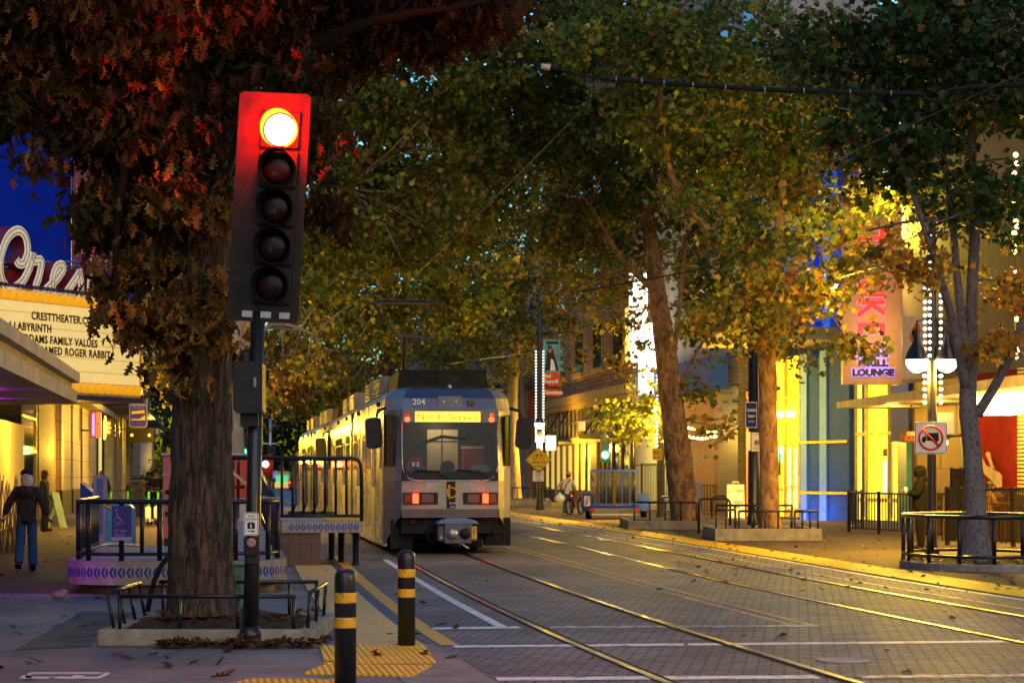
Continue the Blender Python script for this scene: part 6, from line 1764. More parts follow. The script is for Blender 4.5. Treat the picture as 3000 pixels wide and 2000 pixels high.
    if hat:
        b = MB(); X = Matrix.Translation(hc + hd * .045)
        if hat[1] == 'cap': b.lathe([(.112, 0), (.112, .035), (.1, .075), (.06, .105), (.0001, .112)], n=18, X=X); b.prism([(-.08, .09), (.08, .09), (.07, .2), (-.07, .2)], .01, .02, 'z', X=X)
        else: b.lathe([(.19, .0), (.19, .01), (.112, .02), (.1, .1), (.05, .125), (.0001, .125)], n=20, X=X)
        b.build('hat', hat[0], t)
    if hood:
        b = MB(); b.ball(hc + hd * .0 - fw * .015, (.125, .14, .15), 16); b.ball(J['neck'] + Vector((0, -.03, .03)), (.15, .13, .09), 14)
        b.build('hood', jacket, t)
    return t
wk = person('white-haired person in a blue cap, charcoal hoodie and jeans walking away at left', px(78, 37.3), 37.3, R(4), 1.68,
       dict(elL=(-.31, -.04, 1.17), wrL=(-.4, .0, .98), haL=(-.42, .03, .9), elR=(.3, -.03, 1.17), wrR=(.37, .05, .95), haR=(.4, .1, .89), knL=(-.1, -.02, .5), anL=(-.11, -.22, .14), toL=(-.11, -.13, .03), knR=(.09, .08, .5), anR=(.1, .06, .09)),
       'skin', 'charcoal', 'denim', hair=('hairwhite', .13), hat=('navycloth', 'cap'), bulk=1.12)
b = MB(); b.ball((0, -.15, 1.4), (.14, .09, .11), 12); b.build('hood', 'charcoal', wk)
person('dark-haired woman in a navy jacket standing by the brick wall', px(130, 62.5), 62.5, R(-95), 1.74, {}, 'skindark', 'navycloth', 'darkcloth', hair=('hairdark', .12))
person('bald man in a dark striped jacket walking near the cream pilasters', px(297, 76), 76, R(20), 1.8, dict(elL=(-.28, -.08, 1.16), wrL=(-.22, .05, .98), haL=(-.2, .1, .92)), 'skindark', 'navycloth', 'darkcloth', bulk=1.1)
person('man in a black shirt and cap looking down behind the green scooters', px(457, 80), 80, R(178), 1.8, dict(head1=(0, .06, 1.63), head2=(0, .07, 1.7), elL=(-.27, .0, 1.17), wrL=(-.12, .2, 1.1), haL=(-.04, .24, 1.1), elR=(.27, 0, 1.17), wrR=(.12, .2, 1.1), haR=(.04, .24, 1.1)), 'skin', 'darkcloth', 'darkcloth', hat=('darkcloth', 'cap'), bulk=1.1)
hp_ = person('hooded person in an olive coat holding a white cup beside the lamp post', px(2698, 46.6), 46.6, R(78), 1.76, dict(elL=(-.23, .06, 1.17), wrL=(-.12, .28, 1.22), haL=(-.1, .35, 1.25), elR=(.23, .06, 1.17), wrR=(.14, .26, 1.2), haR=(.12, .33, 1.23)), 'skin', 'olive', 'olive', hood=True, bulk=1.45, z=.035)
t = tag(MB().lathe([(.03, 0), (.042, .09), (.044, .1)], n=14).ball((0, 0, .1), (.045, .045, .04), 10).build('drink_cup', 'signwhite', loc=(px(2653, 46.5), 46.5, 1.24)), 'white cup held up by the hooded person', 'cup')
cyP = (px(1670, 88), 88)
person('cyclist in a pale jacket and straw hat standing beside a bicycle', cyP[0] - .1, cyP[1], R(-12), 1.72, dict(chest=(0, .08, 1.28), neck=(0, .14, 1.45), head0=(0, .19, 1.53), head1=(0, .22, 1.61), head2=(0, .22, 1.69), shL=(-.18, .1, 1.4), shR=(.18, .1, 1.4), elL=(-.38, .14, 1.2), wrL=(-.5, .16, .98), haL=(-.53, .18, .9), elR=(.3, .1, 1.14), wrR=(.28, .3, 1.02), haR=(.27, .37, 1.0), anL=(-.12, -.04, .09), anR=(.17, .02, .09), knR=(.13, .05, .5)),
       'skin', 'greycloth', 'denim', shoes='greycloth', hat=('straw', 'brim'), bulk=1.1, hair=('hairdark', .05))
t = tag(MB().ball((0, 0, 0), (.22, .16, .2), 14).ball((0, 0, .17), (.06, .05, .1), 8).build('plastic_bag', 'bag', loc=(px(1640, 87.8), 87.9, .66)), 'bulging white plastic bag hanging from the cyclist\'s hand', 'bag')
t = tag(MB().tube([(-.17, -.06, 1.0), (-.06, -.07, 1.2), (.1, .0, 1.43), (.14, .1, 1.46)], .018, 6).build('shoulder_strap', 'darkcloth', loc=(cyP[0] - .1, cyP[1], 0)), 'dark strap slung across the cyclist\'s back', 'strap')
t = thing('bicycle', 'dark mountain bicycle held by the cyclist in the straw hat', 'bicycle', (cyP[0] + .22, cyP[1] + .1, .005), R(-28))
for y in (-.53, .53):
    w = MB().torus((0, y, .35), .32, .032, Matrix.Rotation(R(90), 4, 'Y'), 28, 6).build('wheel', 'rubber', t)
    b = MB()
    for k in range(10): a = 2 * PI * k / 10; b.tube([(0, y, .35), (0, y + .3 * math.cos(a), .35 + .3 * math.sin(a))], .003, 3)
    b.build('spokes', 'galv', w).name = 'rim_spoke'
b = MB()
for p_, q_ in (((0, -.53, .35), (0, -.08, .3)), ((0, -.53, .35), (0, -.18, .82)), ((0, -.08, .3), (0, -.2, .86)), ((0, -.17, .78), (0, .38, .85)), ((0, -.08, .3), (0, .39, .75)), ((0, .38, .92), (0, .53, .35))): b.tube([p_, q_], .02, 6)
b.build('frame', mat('bike_red', (.12, .01, .03), .35), t)
MB().tube([(-.3, .34, 1.0), (0, .38, .98), (.3, .34, 1.0)], .016, 6).build('handlebar', 'black', t)
MB().ball((0, -.22, .9), (.07, .14, .03), 10).build('saddle', 'black', t)
MB().ball((0, -.33, .78), .03, 8).build('tail_light', emit('bike_tail', (1, .05, .05), 4), t)
# seated diner behind the maple trunk
person('diner in a tan coat sitting at the terrace table behind the maple', px(2893, 53), 53, R(-75), 1.7, dict(pelvis=(0, 0, .7), belly=(0, 0, .85), chest=(0, .02, 1.05), neck=(0, .05, 1.22), head0=(0, .07, 1.3), head1=(0, .08, 1.39), head2=(0, .07, 1.46), shL=(-.18, .02, 1.17), shR=(.18, .02, 1.17), elL=(-.24, .1, .95), wrL=(-.14, .32, .95), haL=(-.1, .4, .96), elR=(.24, .1, .95), wrR=(.14, .32, .95), haR=(.1, .4, .96), hiL=(-.09, .02, .68), hiR=(.09, .02, .68), knL=(-.1, .44, .62), knR=(.1, .44, .62), anL=(-.1, .42, .12), anR=(.1, .42, .12), toL=(-.1, .56, .05), toR=(.1, .56, .05)), 'skin', 'tancloth', 'darkcloth', hair=('hairdark', .04))
# ---------------------------------------------------------------- utility trailer
t = thing('utility_trailer', 'blue utility trailer with a raised mesh ramp gate parked at the kerb', 'trailer', (px(1800, 77.8), 77.8, .005), R(-6))
w = .86
b = MB()
for x in (-w, w): b.bb(x - .04, x + .04, .0, 3.0, .42, .52)
b.bb(-w, w, -.04, .04, .42, .52); b.bb(-w, w, 2.96, 3.04, .42, .52)
for x in (-w, w): b.tube([(x, 0, .85), (x, 3, .85)], .03, 6); b.tube([(x, 1.5, .5), (x, 1.5, .85)], .03, 6)
b.build('frame', 'trailerblue', t)
MB().bb(-w + .04, w - .04, .04, 2.96, .46, .5).build('deck', 'wood', t)
b = MB()
b.bb(-w, w, -.09, -.04, 1.72, 1.8, m=0); b.bb(-w, w, -.08, -.045, .53, .6, m=0)
for i in range(7): x = -w + .02 + i * (2 * w - .04) / 6; b.bb(x - .022, x + .022, -.09, -.045, .55, 1.75, m=0)
b.bb(-.05, .05, -.095, -.044, .5, 1.78, m=1)
n = 26
for i in range(n):
    x = -w + 2 * w * i / n
    b.tube([(x, -.062, .58), (min(w, x + .55), -.062, 1.73)], .011, 3, m=1); b.tube([(x + 2 * w / n, -.058, .58), (max(-w, x - .55), -.058, 1.73)], .011, 3, m=1)
b.build('ramp_gate', ['trailerblue', 'darkmetal'], t)
for s in (-1, 1):
    f_ = MB().prism([(.55, .3), (.55, .82), (.8, .92), (1.5, .92), (1.7, .82), (1.75, .3), (1.68, .3), (1.62, .76), (1.45, .84), (.85, .84), (.63, .76), (.62, .3)], s * 1.0 - .14, s * 1.0 + .14, 'x').bb(s * 1.0 - .2, s * 1.0 + .2, .5, .54, .34, .95).build('fender', 'trailerblue', t)
    MB().lathe([(.2, -.1), (.32, -.1), (.34, -.04), (.34, .04), (.32, .1), (.2, .1)], (s * 1.0, 1.15, .34), 22, Matrix.Rotation(R(90), 4, 'Y')).build('wheel', 'rubber', t)
    MB().bb(s * .8 - .09, s * .8 + .09, -.1, -.04, .3, .42).build('tail_light', mat('trailer_tail_%d' % s, (.14, .005, .005), .4), t)
b = MB(); b.bb(-1.12, -.9, .488, .498, .5, .86, m=0)
for k in range(5): b.bb(-1.06, -.97, .484, .488, .55 + k * .06, .575 + k * .06, m=1)
b.build('licence_plate', ['signwhite', 'signblack'], t)
b = MB(); b.bb(-w, w, .0, .02, .18, .24)
b.build('bumper', 'galv', t)
b = MB(); b.tube([(-.5, 3.0, .46), (0, 4.2, .46)], .04, 6); b.tube([(.5, 3.0, .46), (0, 4.2, .46)], .04, 6); b.tube([(0, 4.1, .46), (0, 4.1, .05)], .03, 6); b.build('drawbar', 'trailerblue', t)
# ---------------------------------------------------------------- trees
M['leaf'] = leafmat('leaf_surface', .38)
M['oakbark'] = bark('oak_bark', (.014, .009, .006), (.15, .095, .06), 19, .15, 1.0, flake=.54)
M['darkbark'] = mat('dark_twig_bark', (.012, .008, .006), .9)
M['planebark'] = bark('plane_bark', (.1, .045, .018), (.4, .22, .085), 5.5, .5, .6, flake=.5)
M['palebark'] = bark('pale_bark', (.25, .2, .15), (.42, .36, .28), 4, .3, .4)
M['maplebark'] = bark('maple_bark', (.02, .016, .015), (.2, .165, .16), 22, .6, .5, flake=.42)
def star(ang, rad, notch, base=.1, nr_=.28):
    pts = [(0.0, -base)]
    for i, (a, r) in enumerate(zip(ang, rad)):
        pts.append((r * math.cos(R(a)), r * math.sin(R(a)) ))
        if i < len(ang) - 1:
            am = (a + ang[i+1]) / 2
            pts.append((nr_ * math.cos(R(am)), nr_ * math.sin(R(am))))
    return np.array([(0, .02)] + pts)
LPLANE = star([-28, 28, 90, 152, 208], [.44, .56, .62, .56, .44], None, .18, .39)
LOAK = np.array([(0, 0), (0, -.5), (.2, -.3), (.1, -.18), (.38, -.02), (.14, .08), (.42, .3), (.12, .32), (.2, .52), (0, .66), (-.2, .52), (-.12, .32), (-.42, .3), (-.14, .08), (-.38, -.02), (-.1, -.18), (-.2, -.3)])
LFAR = np.array([(0, 0), (0, -.3), (.5, -.05), (.25, .25), (0, .6), (-.25, .25), (-.5, -.05)])
PAL = {
 'oak': [((.028, .028, .007), 4), ((.055, .025, .007), 4), ((.12, .048, .01), 2.6), ((.03, .014, .006), 3.5), ((.16, .085, .015), 1.2)],
 'oakwarm': [((.04, .038, .009), 3), ((.11, .05, .011), 4), ((.19, .08, .015), 3), ((.2, .11, .02), 1.6)],
 'oakred': [((.05, .014, .005), 4), ((.04, .018, .006), 3), ((.022, .018, .006), 3)],
 'deadleaf': [((.13, .04, .012), 4), ((.09, .04, .015), 3), ((.06, .03, .012), 2)],
 'plane': [((.065, .11, .02), 4), ((.12, .13, .022), 4), ((.17, .105, .035), 1.5), ((.04, .08, .03), 1.8), ((.26, .21, .03), 1.1)],
 'brown': [((.15, .085, .05), 4), ((.09, .07, .03), 3), ((.06, .07, .02), 2)],
 'gold': [((.24, .19, .025), 4), ((.12, .13, .025), 3), ((.26, .14, .02), 2.5), ((.06, .08, .02), 2)],
 'lime': [((.24, .28, .03), 4), ((.16, .2, .03), 3), ((.3, .26, .03), 2)],
 'maple': [((.025, .06, .018), 5), ((.05, .075, .02), 4), ((.16, .1, .02), 1.5), ((.015, .04, .016), 3)],
 'amber': [((.32, .14, .018), 4), ((.26, .18, .03), 3), ((.1, .09, .02), 2)],
 'far': [((.02, .045, .03), 3), ((.035, .05, .02), 3), ((.07, .06, .02), 1)],
}
def leaf_mesh(name, ells, size, tmpl, dens, crad, per, droop=0):
    Ps, Cs, Ss = [], [], []
    for (c, r, pal, dm) in ells:
        vol = 4.19 * r[0] * r[1] * r[2]
        ncl = max(3, int(vol * dens * dm * DENS / per))
        u = nr.normal(size=(ncl, 3)); u /= np.linalg.norm(u, axis=1)[:, None]
        rad = nr.uniform(0, 1, (ncl, 1)) ** .42
        cc = np.array(c) + u * rad * np.array(r)
        cols = np.array([p[0] for p in PAL[pal]]); wts = np.array([p[1] for p in PAL[pal]]); wts = wts / wts.sum()
        for q in cc:
            k = int(per * nr.uniform(.5, 1.5))
            cr = crad * nr.uniform(.7, 1.35)
            Ps.append(q + nr.normal(size=(k, 3)) * cr * np.array([1, 1, .6]) * .62)
            w2 = wts * nr.uniform(.15, 2.2, len(wts)); w2 /= w2.sum()
            ci = nr.choice(len(cols), k, p=w2)
            Cs.append(cols[ci] * nr.uniform(.9, 2.0, (k, 1)) * nr.uniform(.8, 1.2))
    P = np.concatenate(Ps); Cc = np.concatenate(Cs); n = len(P)
    if droop:
        V = nr.normal(size=(n, 3)) * .5 + np.array([0, 0, 1.0]); V /= np.linalg.norm(V, axis=1)[:, None]
        N = nr.normal(size=(n, 3)); N -= V * (N * V).sum(1)[:, None]; N /= np.linalg.norm(N, axis=1)[:, None]
        V = -V
    else:
        N = nr.normal(size=(n, 3)) * .75 + np.array([0, 0, .65]); N /= np.linalg.norm(N, axis=1)[:, None]
        V = nr.normal(size=(n, 3)); V -= N * (N * V).sum(1)[:, None]; V /= np.linalg.norm(V, axis=1)[:, None]
    U = np.cross(V, N)
    S = size * nr.uniform(.6, 1.3, (n, 1))
    k = len(tmpl)
    verts = np.zeros((n, k, 3))
    fold = nr.uniform(.05, .7, (n, 1)); curl = nr.uniform(-.2, 1.0, (n, 1)); U = U * nr.uniform(.65, 1.1, (n, 1))
    for i, (x, y) in enumerate(tmpl):
        verts[:, i] = P + S * (x * U + y * V + (fold * (abs(x) - .15 * y) - curl * y * y) * N)
    tris = np.array([(0, i, i % (k - 1) + 1) for i in range(1, k)])
    idx = (np.arange(n)[:, None, None] * k + tris[None]).reshape(-1)
    me = bpy.data.meshes.new(name)
    me.vertices.add(n * k); me.vertices.foreach_set("co", verts.reshape(-1).astype(np.float32))
    nt_ = len(idx) // 3
    me.loops.add(nt_ * 3); me.loops.foreach_set("vertex_index", idx.astype(np.int32))
    me.polygons.add(nt_); me.polygons.foreach_set("loop_start", np.arange(0, nt_ * 3, 3, dtype=np.int32))
    ca = me.color_attributes.new("leaf_color", 'FLOAT_COLOR', 'POINT')
    col = np.ones((n, k, 4), np.float32); col[:, :, :3] = np.clip(Cc, 0.003, .6)[:, None]
    ca.data.foreach_set("color", col.reshape(-1))
    me.materials.append(M['leaf'])
    me.update(calc_edges=True)
    return me, n
NLEAF = 0
DENS = 2.15
DENS = 2.15
def limb_pts(P, n=6):
    P = [(Vector(p), r) for p, r in P]; out = []
    for i in range(len(P) - 1):
        p0, p1, p2, p3 = P[max(0, i-1)][0], P[i][0], P[i+1][0], P[min(len(P)-1, i+2)][0]
        for q in range(n):
            s = q / n
            out.append((.5 * ((2*p1) + (p2-p0)*s + (2*p0-5*p1+4*p2-p3)*s*s + (3*p1-p0-3*p2+p3)*s**3), P[i][1] + (P[i+1][1] - P[i][1]) * s))
    out.append(P[-1]); return out
def tree(label, base, trunk, limbs, bk, ells, size=.19, tmpl=LPLANE, dens=34, crad=.5, per=45, droop=0, name='plane_tree', group='street trees along the tram tracks', flare=1.4, twigs=40, rough=.06):
    global NLEAF
    t = thing(name, label, 'tree', base, 0, group)
    b0 = Vector(base)
    b = MB()
    L_ = limb_pts(trunk, 8)
    pts = [p - b0 for p, r in L_]; rs = [r for p, r in L_]
    z0 = pts[0].z
    rs = [r * (1 + (flare - 1) * math.exp(-(p.z - z0) / .28)) for p, r in zip(pts, rs)]
    b.tube(pts, rs, 28)
    for i, v in enumerate(b.v):                    # uneven girth
        p = Vector(v); k = min(len(pts) - 1, i // 28)
        d = p - pts[k]
        q = 1 + rough * 2.2 * noise.noise(Vector((p.x * 3, p.y * 3, p.z * 1.1)) + b0) + rough * noise.noise(p * 9)
        b.v[i] = tuple(pts[k] + d * q)
    if name == 'oak_tree':
        b = MB(); nn = 150
        fine = [(p - b0, r) for p, r in limb_pts(trunk, 34)]
        z00 = fine[0][0].z
        rr_ = [r * (1 + .3 * math.exp(-(p.z - z00) / .22) * .45) for p, r in fine]
        b.tube([p for p, r in fine], rr_, nn)
        for i, v in enumerate(b.v):
            p = Vector(v); k = min(len(fine) - 1, i // nn); c_ = fine[k][0]; d = p - c_; r_ = max(d.length, .01)
            q = Vector((p.x, p.y, p.z * .17)); w_ = noise.noise_vector(Vector((p.x * 5, p.y * 5, p.z * 1.2))) * .05
            ridge = 1 - abs(noise.noise((q + w_) * 15)) * 2.4
            ridge += .5 * (1 - abs(noise.noise((Vector((p.x, p.y, p.z * .3)) + w_) * 34)) * 2.2)
            lump = noise.noise(Vector((p.x * 2.6, p.y * 2.6, p.z * .9))) * .05
            ang = math.atan2(d.y, d.x); root = .09 * math.exp(-(p.z - z00) / .16) * (.5 + .5 * math.sin(ang * 5 + 1.3))
            b.v[i] = tuple(c_ + d * (1 + lump + root + ridge * .016 / r_ * .33 * 3))
    tk = b.build('trunk', bk, t)
    segs = [q for q, r in L_]
    b = MB()
    for lm in limbs:
        Q = limb_pts(lm, 5); b.tube([p - b0 for p, r in Q], [r for p, r in Q], 8); segs += [p for p, r in Q]
    for (c, r, pal, dm) in ells:
        for i in range(int(twigs * min(1, r[0]) / max(1, len(ells)) * 3)):
            u = Vector(nr.normal(size=3)).normalized(); e = Vector(c) + Vector((u.x * r[0], u.y * r[1], u.z * r[2])) * nr.uniform(.5, 1)
            s_ = min(segs, key=lambda q: (q - e).length)
            if (s_ - e).length > 5: continue
            m1 = s_.lerp(e, .5) + Vector(nr.normal(size=3)) * .15 + Vector((0, 0, .15))
            b.tube([s_ - b0, m1 - b0, e - b0], [.028, .018, .006], 5)
    b.build('branches', 'darkbark' if name == 'oak_tree' else bk, t).name = 'branch'
    me, n = leaf_mesh('crown', [((Vector(c) - b0), r, p_, d) for c, r, p_, d in ells], size, tmpl, dens, crad, per, droop)
    NLEAF += n
    link('crown', me, t)
    return t
def E(x, y, Y, r, pal, dm=1): return (at(x, y, Y), r, pal, dm)
YO = 22.1
tree('big oak with reddish autumn leaves and a thick rough trunk in the kerbed planter', (px(590, YO), YO, .2),
     [(at(592, 1800, YO) , .32), (at(590, 1700, YO), .312), (at(588, 1500, YO), .305), (at(590, 1200, YO), .29), (at(594, 900, YO), .28), (at(596, 700, YO), .29), (at(598, 520, YO), .3)],
     [[(at(585, 560, YO), .2), (at(530, 380, YO), .17), (at(490, 200, YO), .14), (at(430, -60, YO), .11)], [(at(608, 560, YO), .2), (at(655, 420, YO + .3), .17), (at(720, 200, YO + .4), .14), (at(800, -100, YO), .1)], [(at(700, 250, YO + .4), .1), (at(860, 160, YO), .08), (at(1100, 60, YO - .3), .05), (at(1350, 20, YO - .5), .03)], [(at(520, 330, YO), .1), (at(400, 350, YO - .4), .07), (at(250, 420, YO - .6), .04), (at(110, 500, YO - .7), .015)], [(at(400, 350, YO - .4), .06), (at(350, 600, YO - .6), .04), (at(330, 950, YO - .7), .015)]],
     'oakbark',
     [E(380, 110, 22.9, (1.75, 1.9, 1.1), 'oak', 1.25), E(800, 40, 23.4, (1.6, 1.6, .75), 'oakred', 1.1), E(1200, -20, 23.2, (1.1, 1.3, .6), 'oakred', 1.05), E(1380, 30, 22.8, (.5, .6, .34), 'oakred', .8), E(1100, 120, 23.4, (.6, .6, .4), 'oakred', .8),
      E(390, 540, 22.4, (.55, .8, .9), 'oak', 1.2), E(375, 880, 21.8, (.32, .5, .55), 'oakwarm', 1.05), E(590, 560, 21.4, (.34, .2, .55), 'oak', 1.2), E(580, 930, 21.6, (.42, .2, .75), 'oakwarm', 1.5), E(530, 650, 21.5, (.5, .25, .6), 'oakwarm', 1.1), E(450, 940, 21.7, (.32, .4, .6), 'oakwarm', 1.1), E(480, 700, 22.2, (.45, .5, .8), 'oak', 1), E(700, 1080, 22.8, (.2, .3, .45), 'oakwarm', .9), E(120, 470, 21.7, (.3, .4, .22), 'oak', .6), E(40, 250, 22.4, (.7, 1, .5), 'oak', 1.1),
      E(480, 330, 21.6, (.75, .35, .75), 'oak', 1), E(240, 320, 21.8, (.6, .5, .42), 'oak', 1), E(700, 60, 21.9, (.7, .4, .3), 'oakred', .8), E(870, 380, 24.6, (.5, .5, .9), 'oakred', .7), E(640, 500, 23.8, (.8, .5, .8), 'oakred', .8), E(790, 235, 21.45, (.5, .2, .16), 'oakred', 1), E(945, 400, 21.3, (.22, .2, .5), 'oakred', .8), E(615, 380, 21.35, (.2, .2, .45), 'oakred', .9), E(960, 620, 21.6, (.12, .2, .2), 'oakred', .6), E(500, -420, 23, (4.2, 4, 1.5), 'oak', .45)],
     .14, LOAK, 520, .23, 44, 1, 'oak_tree', None, 1.45, 60, .07)
tree('maple with a slim spotted trunk inside the round rail at right', (px(2862, 37.6), 37.6, .12),
     [(at(2862, 1648, 37.6), .2), (at(2858, 1500, 37.6), .175), (at(2848, 1300, 37.6), .16), (at(2836, 1180, 37.6), .155), (at(2840, 1080, 37.6), .14), (at(2848, 850, 37.6), .1), (at(2856, 600, 37.6), .08), (at(2840, 250, 37.6), .05), (at(2840, -150, 37.6), .03)],
     [[(at(2830, 1130, 37.5), .1), (at(2795, 960, 37.3), .085), (at(2765, 850, 37), .07), (at(2700, 640, 36.8), .05), (at(2620, 420, 36.6), .03)], [(at(2835, 1080, 37.5), .09), (at(2805, 820, 37.6), .07), (at(2785, 600, 37.7), .06), (at(2735, 250, 37.8), .04)], [(at(2862, 1215, 37.6), .1), (at(2925, 1110, 37.4), .085), (at(2985, 970, 37.2), .075), (at(3070, 700, 37), .06)], [(at(2900, 1150, 37.4), .02), (at(2950, 1060, 37.2), .012), (at(2990, 1040, 37), .006)]],
     'maplebark',
     [E(2830, 180, 37.5, (2.3, 2.3, 1.6), 'maple', 1), E(2600, 420, 36.8, (1.35, 1.5, 1.0), 'maple', 1), E(2480, 180, 38, (1.5, 1.8, 1.1), 'maple', .9), E(2850, 560, 37, (1.1, 1.3, .75), 'maple', .9), E(2690, 740, 36.6, (1.0, .9, .5), 'amber', .9), E(2960, 850, 36.9, (.45, .5, .45), 'amber', .4), E(2540, 600, 38, (1.0, .9, .7), 'gold', .25), E(2920, 1000, 37, (.3, .3, .2), 'amber', .35), E(2890, 620, 39.5, (1.1, .9, 1.0), 'maple', .6), E(2930, 800, 40, (.8, .7, .6), 'gold', .6), E(2800, -400, 37.6, (4, 4, 2), 'maple', .4)],
     .165, LPLANE, 85, .36, 42, 0, 'maple_tree', 'street trees along the tram tracks', 1.7, 22, .07)
tree('upright plane tree in the square planter with a limb bending left', (px(2254, 53.8), 53.8, .25),
     [(at(2256, 1590, 53.8), .26), (at(2252, 1300, 53.8), .225), (at(2246, 1050, 53.8), .22), (at(2240, 900, 53.8), .21), (at(2195, 795, 53.8), .145), (at(2110, 712, 53.8), .12), (at(2045, 640, 53.8), .105), (at(1985, 560, 53.8), .09), (at(1945, 420, 53.8), .09), (at(1930, 200, 53.8), .06)],
     [[(at(2240, 900, 53.8), .15), (at(2285, 650, 54), .12), (at(2300, 350, 54), .09), (at(2310, 0, 54), .05)], [(at(2246, 1050, 53.7), .08), (at(2330, 900, 53), .06), (at(2460, 800, 52.6), .03)]],
     'planebark',
     [E(2180, 960, 52.6, (1.5, 1.4, .75), 'gold', 1.0), E(2290, 860, 52.8, (1.6, 1.5, .8), 'gold', .9), E(2470, 800, 52.4, (1.2, 1.2, .6), 'gold', .6), E(2505, 1020, 52.5, (.35, .6, .35), 'gold', .5), E(2150, 250, 54, (3.4, 3.2, 2.3), 'plane', .9), E(2400, 600, 53.4, (1.4, 1.5, .8), 'gold', .5), E(2480, 300, 54, (2.6, 2.6, 1.7), 'plane', .8), E(2100, 560, 55, (1.9, 1.8, 1), 'plane', .5), E(1850, 120, 54, (2.2, 2.4, 1.8), 'plane', .9), E(2250, 720, 54, (1.2, 1.2, .6), 'plane', .6), E(2590, 545, 46.9, (1.25, .7, .75), 'lime', 1.3), E(2720, 520, 46.5, (.7, .6, .4), 'lime', .9), E(2450, 820, 47.6, (.9, .6, .5), 'gold', 1.3), E(2470, 640, 47, (.7, .5, .5), 'lime', .8), E(2330, 900, 48, (.8, .5, .35), 'gold', 1.0), E(2110, 700, 52.8, (1.0, .5, .5), 'plane', .8), E(2010, 600, 52.8, (.7, .5, .5), 'plane', .8), E(2560, 760, 50, (1.3, .9, .7), 'gold', .4), E(2580, 560, 63.2, (1.7, .9, .8), 'gold', .9)],
     .195, LPLANE, 40, .5, 45)
tree('leaning plane tree with patchy orange bark in the long planter', (px(2010, 65.3), 65.3, .25),
     [(at(2012, 1545, 65.3), .46), (at(1990, 1350, 65.3), .39), (at(1965, 1150, 65.3), .34), (at(1937, 920, 65.3), .28), (at(1912, 760, 65.3), .23), (at(1898, 600, 65.3), .19), (at(1890, 420, 65.3), .14), (at(1880, 100, 65.3), .08)],
     [[(at(1920, 850, 65.3), .13), (at(1862, 800, 65), .1), (at(1810, 740, 64.6), .07), (at(1730, 600, 64), .04)], [(at(1965, 1130, 65.4), .08), (at(1990, 900, 65.6), .07), (at(2010, 700, 66), .05)], [(at(1990, 1130, 65.5), .05), (at(2060, 1000, 65.6), .04), (at(2120, 930, 65.6), .02)]],
     'planebark',
     [E(1650, 300, 64, (3.6, 3.4, 3.0), 'plane', .85), E(1950, 420, 65, (2.6, 2.6, 2), 'plane', .8), E(1855, 1235, 74.3, (1.05, .7, .7), 'lime', 2.0), E(1900, 1140, 74, (1.1, .9, .8), 'lime', .7), E(1790, 1210, 74, (.5, .6, .25), 'lime', 1), E(2090, 1160, 66, (1.3, 1, .8), 'plane', .45), E(2080, 1270, 66, (.9, .7, .4), 'gold', .5), E(1640, 700, 66, (1.8, 2, 1.1), 'plane', .8), E(1760, 880, 67, (1.6, 1.4, 1.0), 'gold', .45), E(2120, 980, 66, (1.6, 1.4, 1.2), 'plane', .5), E(1450, 120, 60, (3.0, 3, 2.2), 'plane', .85), E(1780, 60, 60, (2.6, 2.6, 1.5), 'brown', .8), E(2080, 780, 68, (2.4, 2, 1.6), 'plane', .7), E(1800, 600, 66, (2.4, 2.4, 1.6), 'plane', .8), E(2250, 620, 66, (2, 2, 1.8), 'plane', .6), E(2000, 260, 66, (3, 2.5, 2.4), 'plane', .8), E(2300, 380, 68, (2.6, 2.5, 2.4), 'plane', .7), E(2250, 1000, 68, (1.6, 1.2, 1.4), 'plane', .5), E(1840, 960, 72, (1.5, 1, 1.6), 'gold', .6), E(2380, 760, 70, (1.6, 1.2, 2), 'plane', .5), E(2080, 520, 70, (2.4, 2, 2), 'plane', .6)],
     .215, LPLANE, 30, .55, 45)
tree('plane tree with a pale trunk behind the oak on the left pavement', (px(692, 60), 60, 0),
     [(at(692, 1560, 60), .3), (at(690, 1300, 60), .24), (at(685, 1050, 60), .22), (at(715, 850, 60), .2), (at(770, 620, 60), .16), (at(830, 300, 60), .1)],
     [[(at(715, 850, 60), .12), (at(820, 700, 60), .09), (at(1000, 550, 60), .05)], [(at(685, 1050, 60), .08), (at(800, 950, 60), .06), (at(920, 980, 60), .03)]],
     'palebark',
     [E(850, 620, 60, (2.2, 2.4, 2.6), 'plane', .9), E(870, 1040, 60, (1.0, 1.1, .8), 'gold', .8), E(780, 1120, 61, (.7, .7, .6), 'gold', .6), E(1180, 480, 60, (2.6, 2.6, 2.2), 'plane', .62), E(1010, 200, 58, (2.6, 2.6, 2.0), 'plane', .75), E(1280, 200, 57, (1.9, 2.2, 1.5), 'plane', .55), E(1000, 820, 61, (1.6, 1.8, 1.2), 'plane', .85), E(560, 1050, 62, (1.6, 1.2, 1.6), 'gold', .7), E(1150, 720, 62, (2.0, 2, 1.5), 'plane', .8), E(980, 480, 62, (2, 2, 1.8), 'brown', .7), E(480, 700, 60, (1.6, 1.6, 2.4), 'plane', .8), E(1050, 330, 62, (2.6, 2.4, 1.8), 'plane', .8), E(1330, 420, 63, (2.4, 2.4, 2), 'plane', .7), E(1300, 640, 64, (2, 2, 1.6), 'plane', .8), E(900, 350, 61, (2.2, 2.2, 2), 'plane', .7)],
     .215, LPLANE, 30, .55, 45)
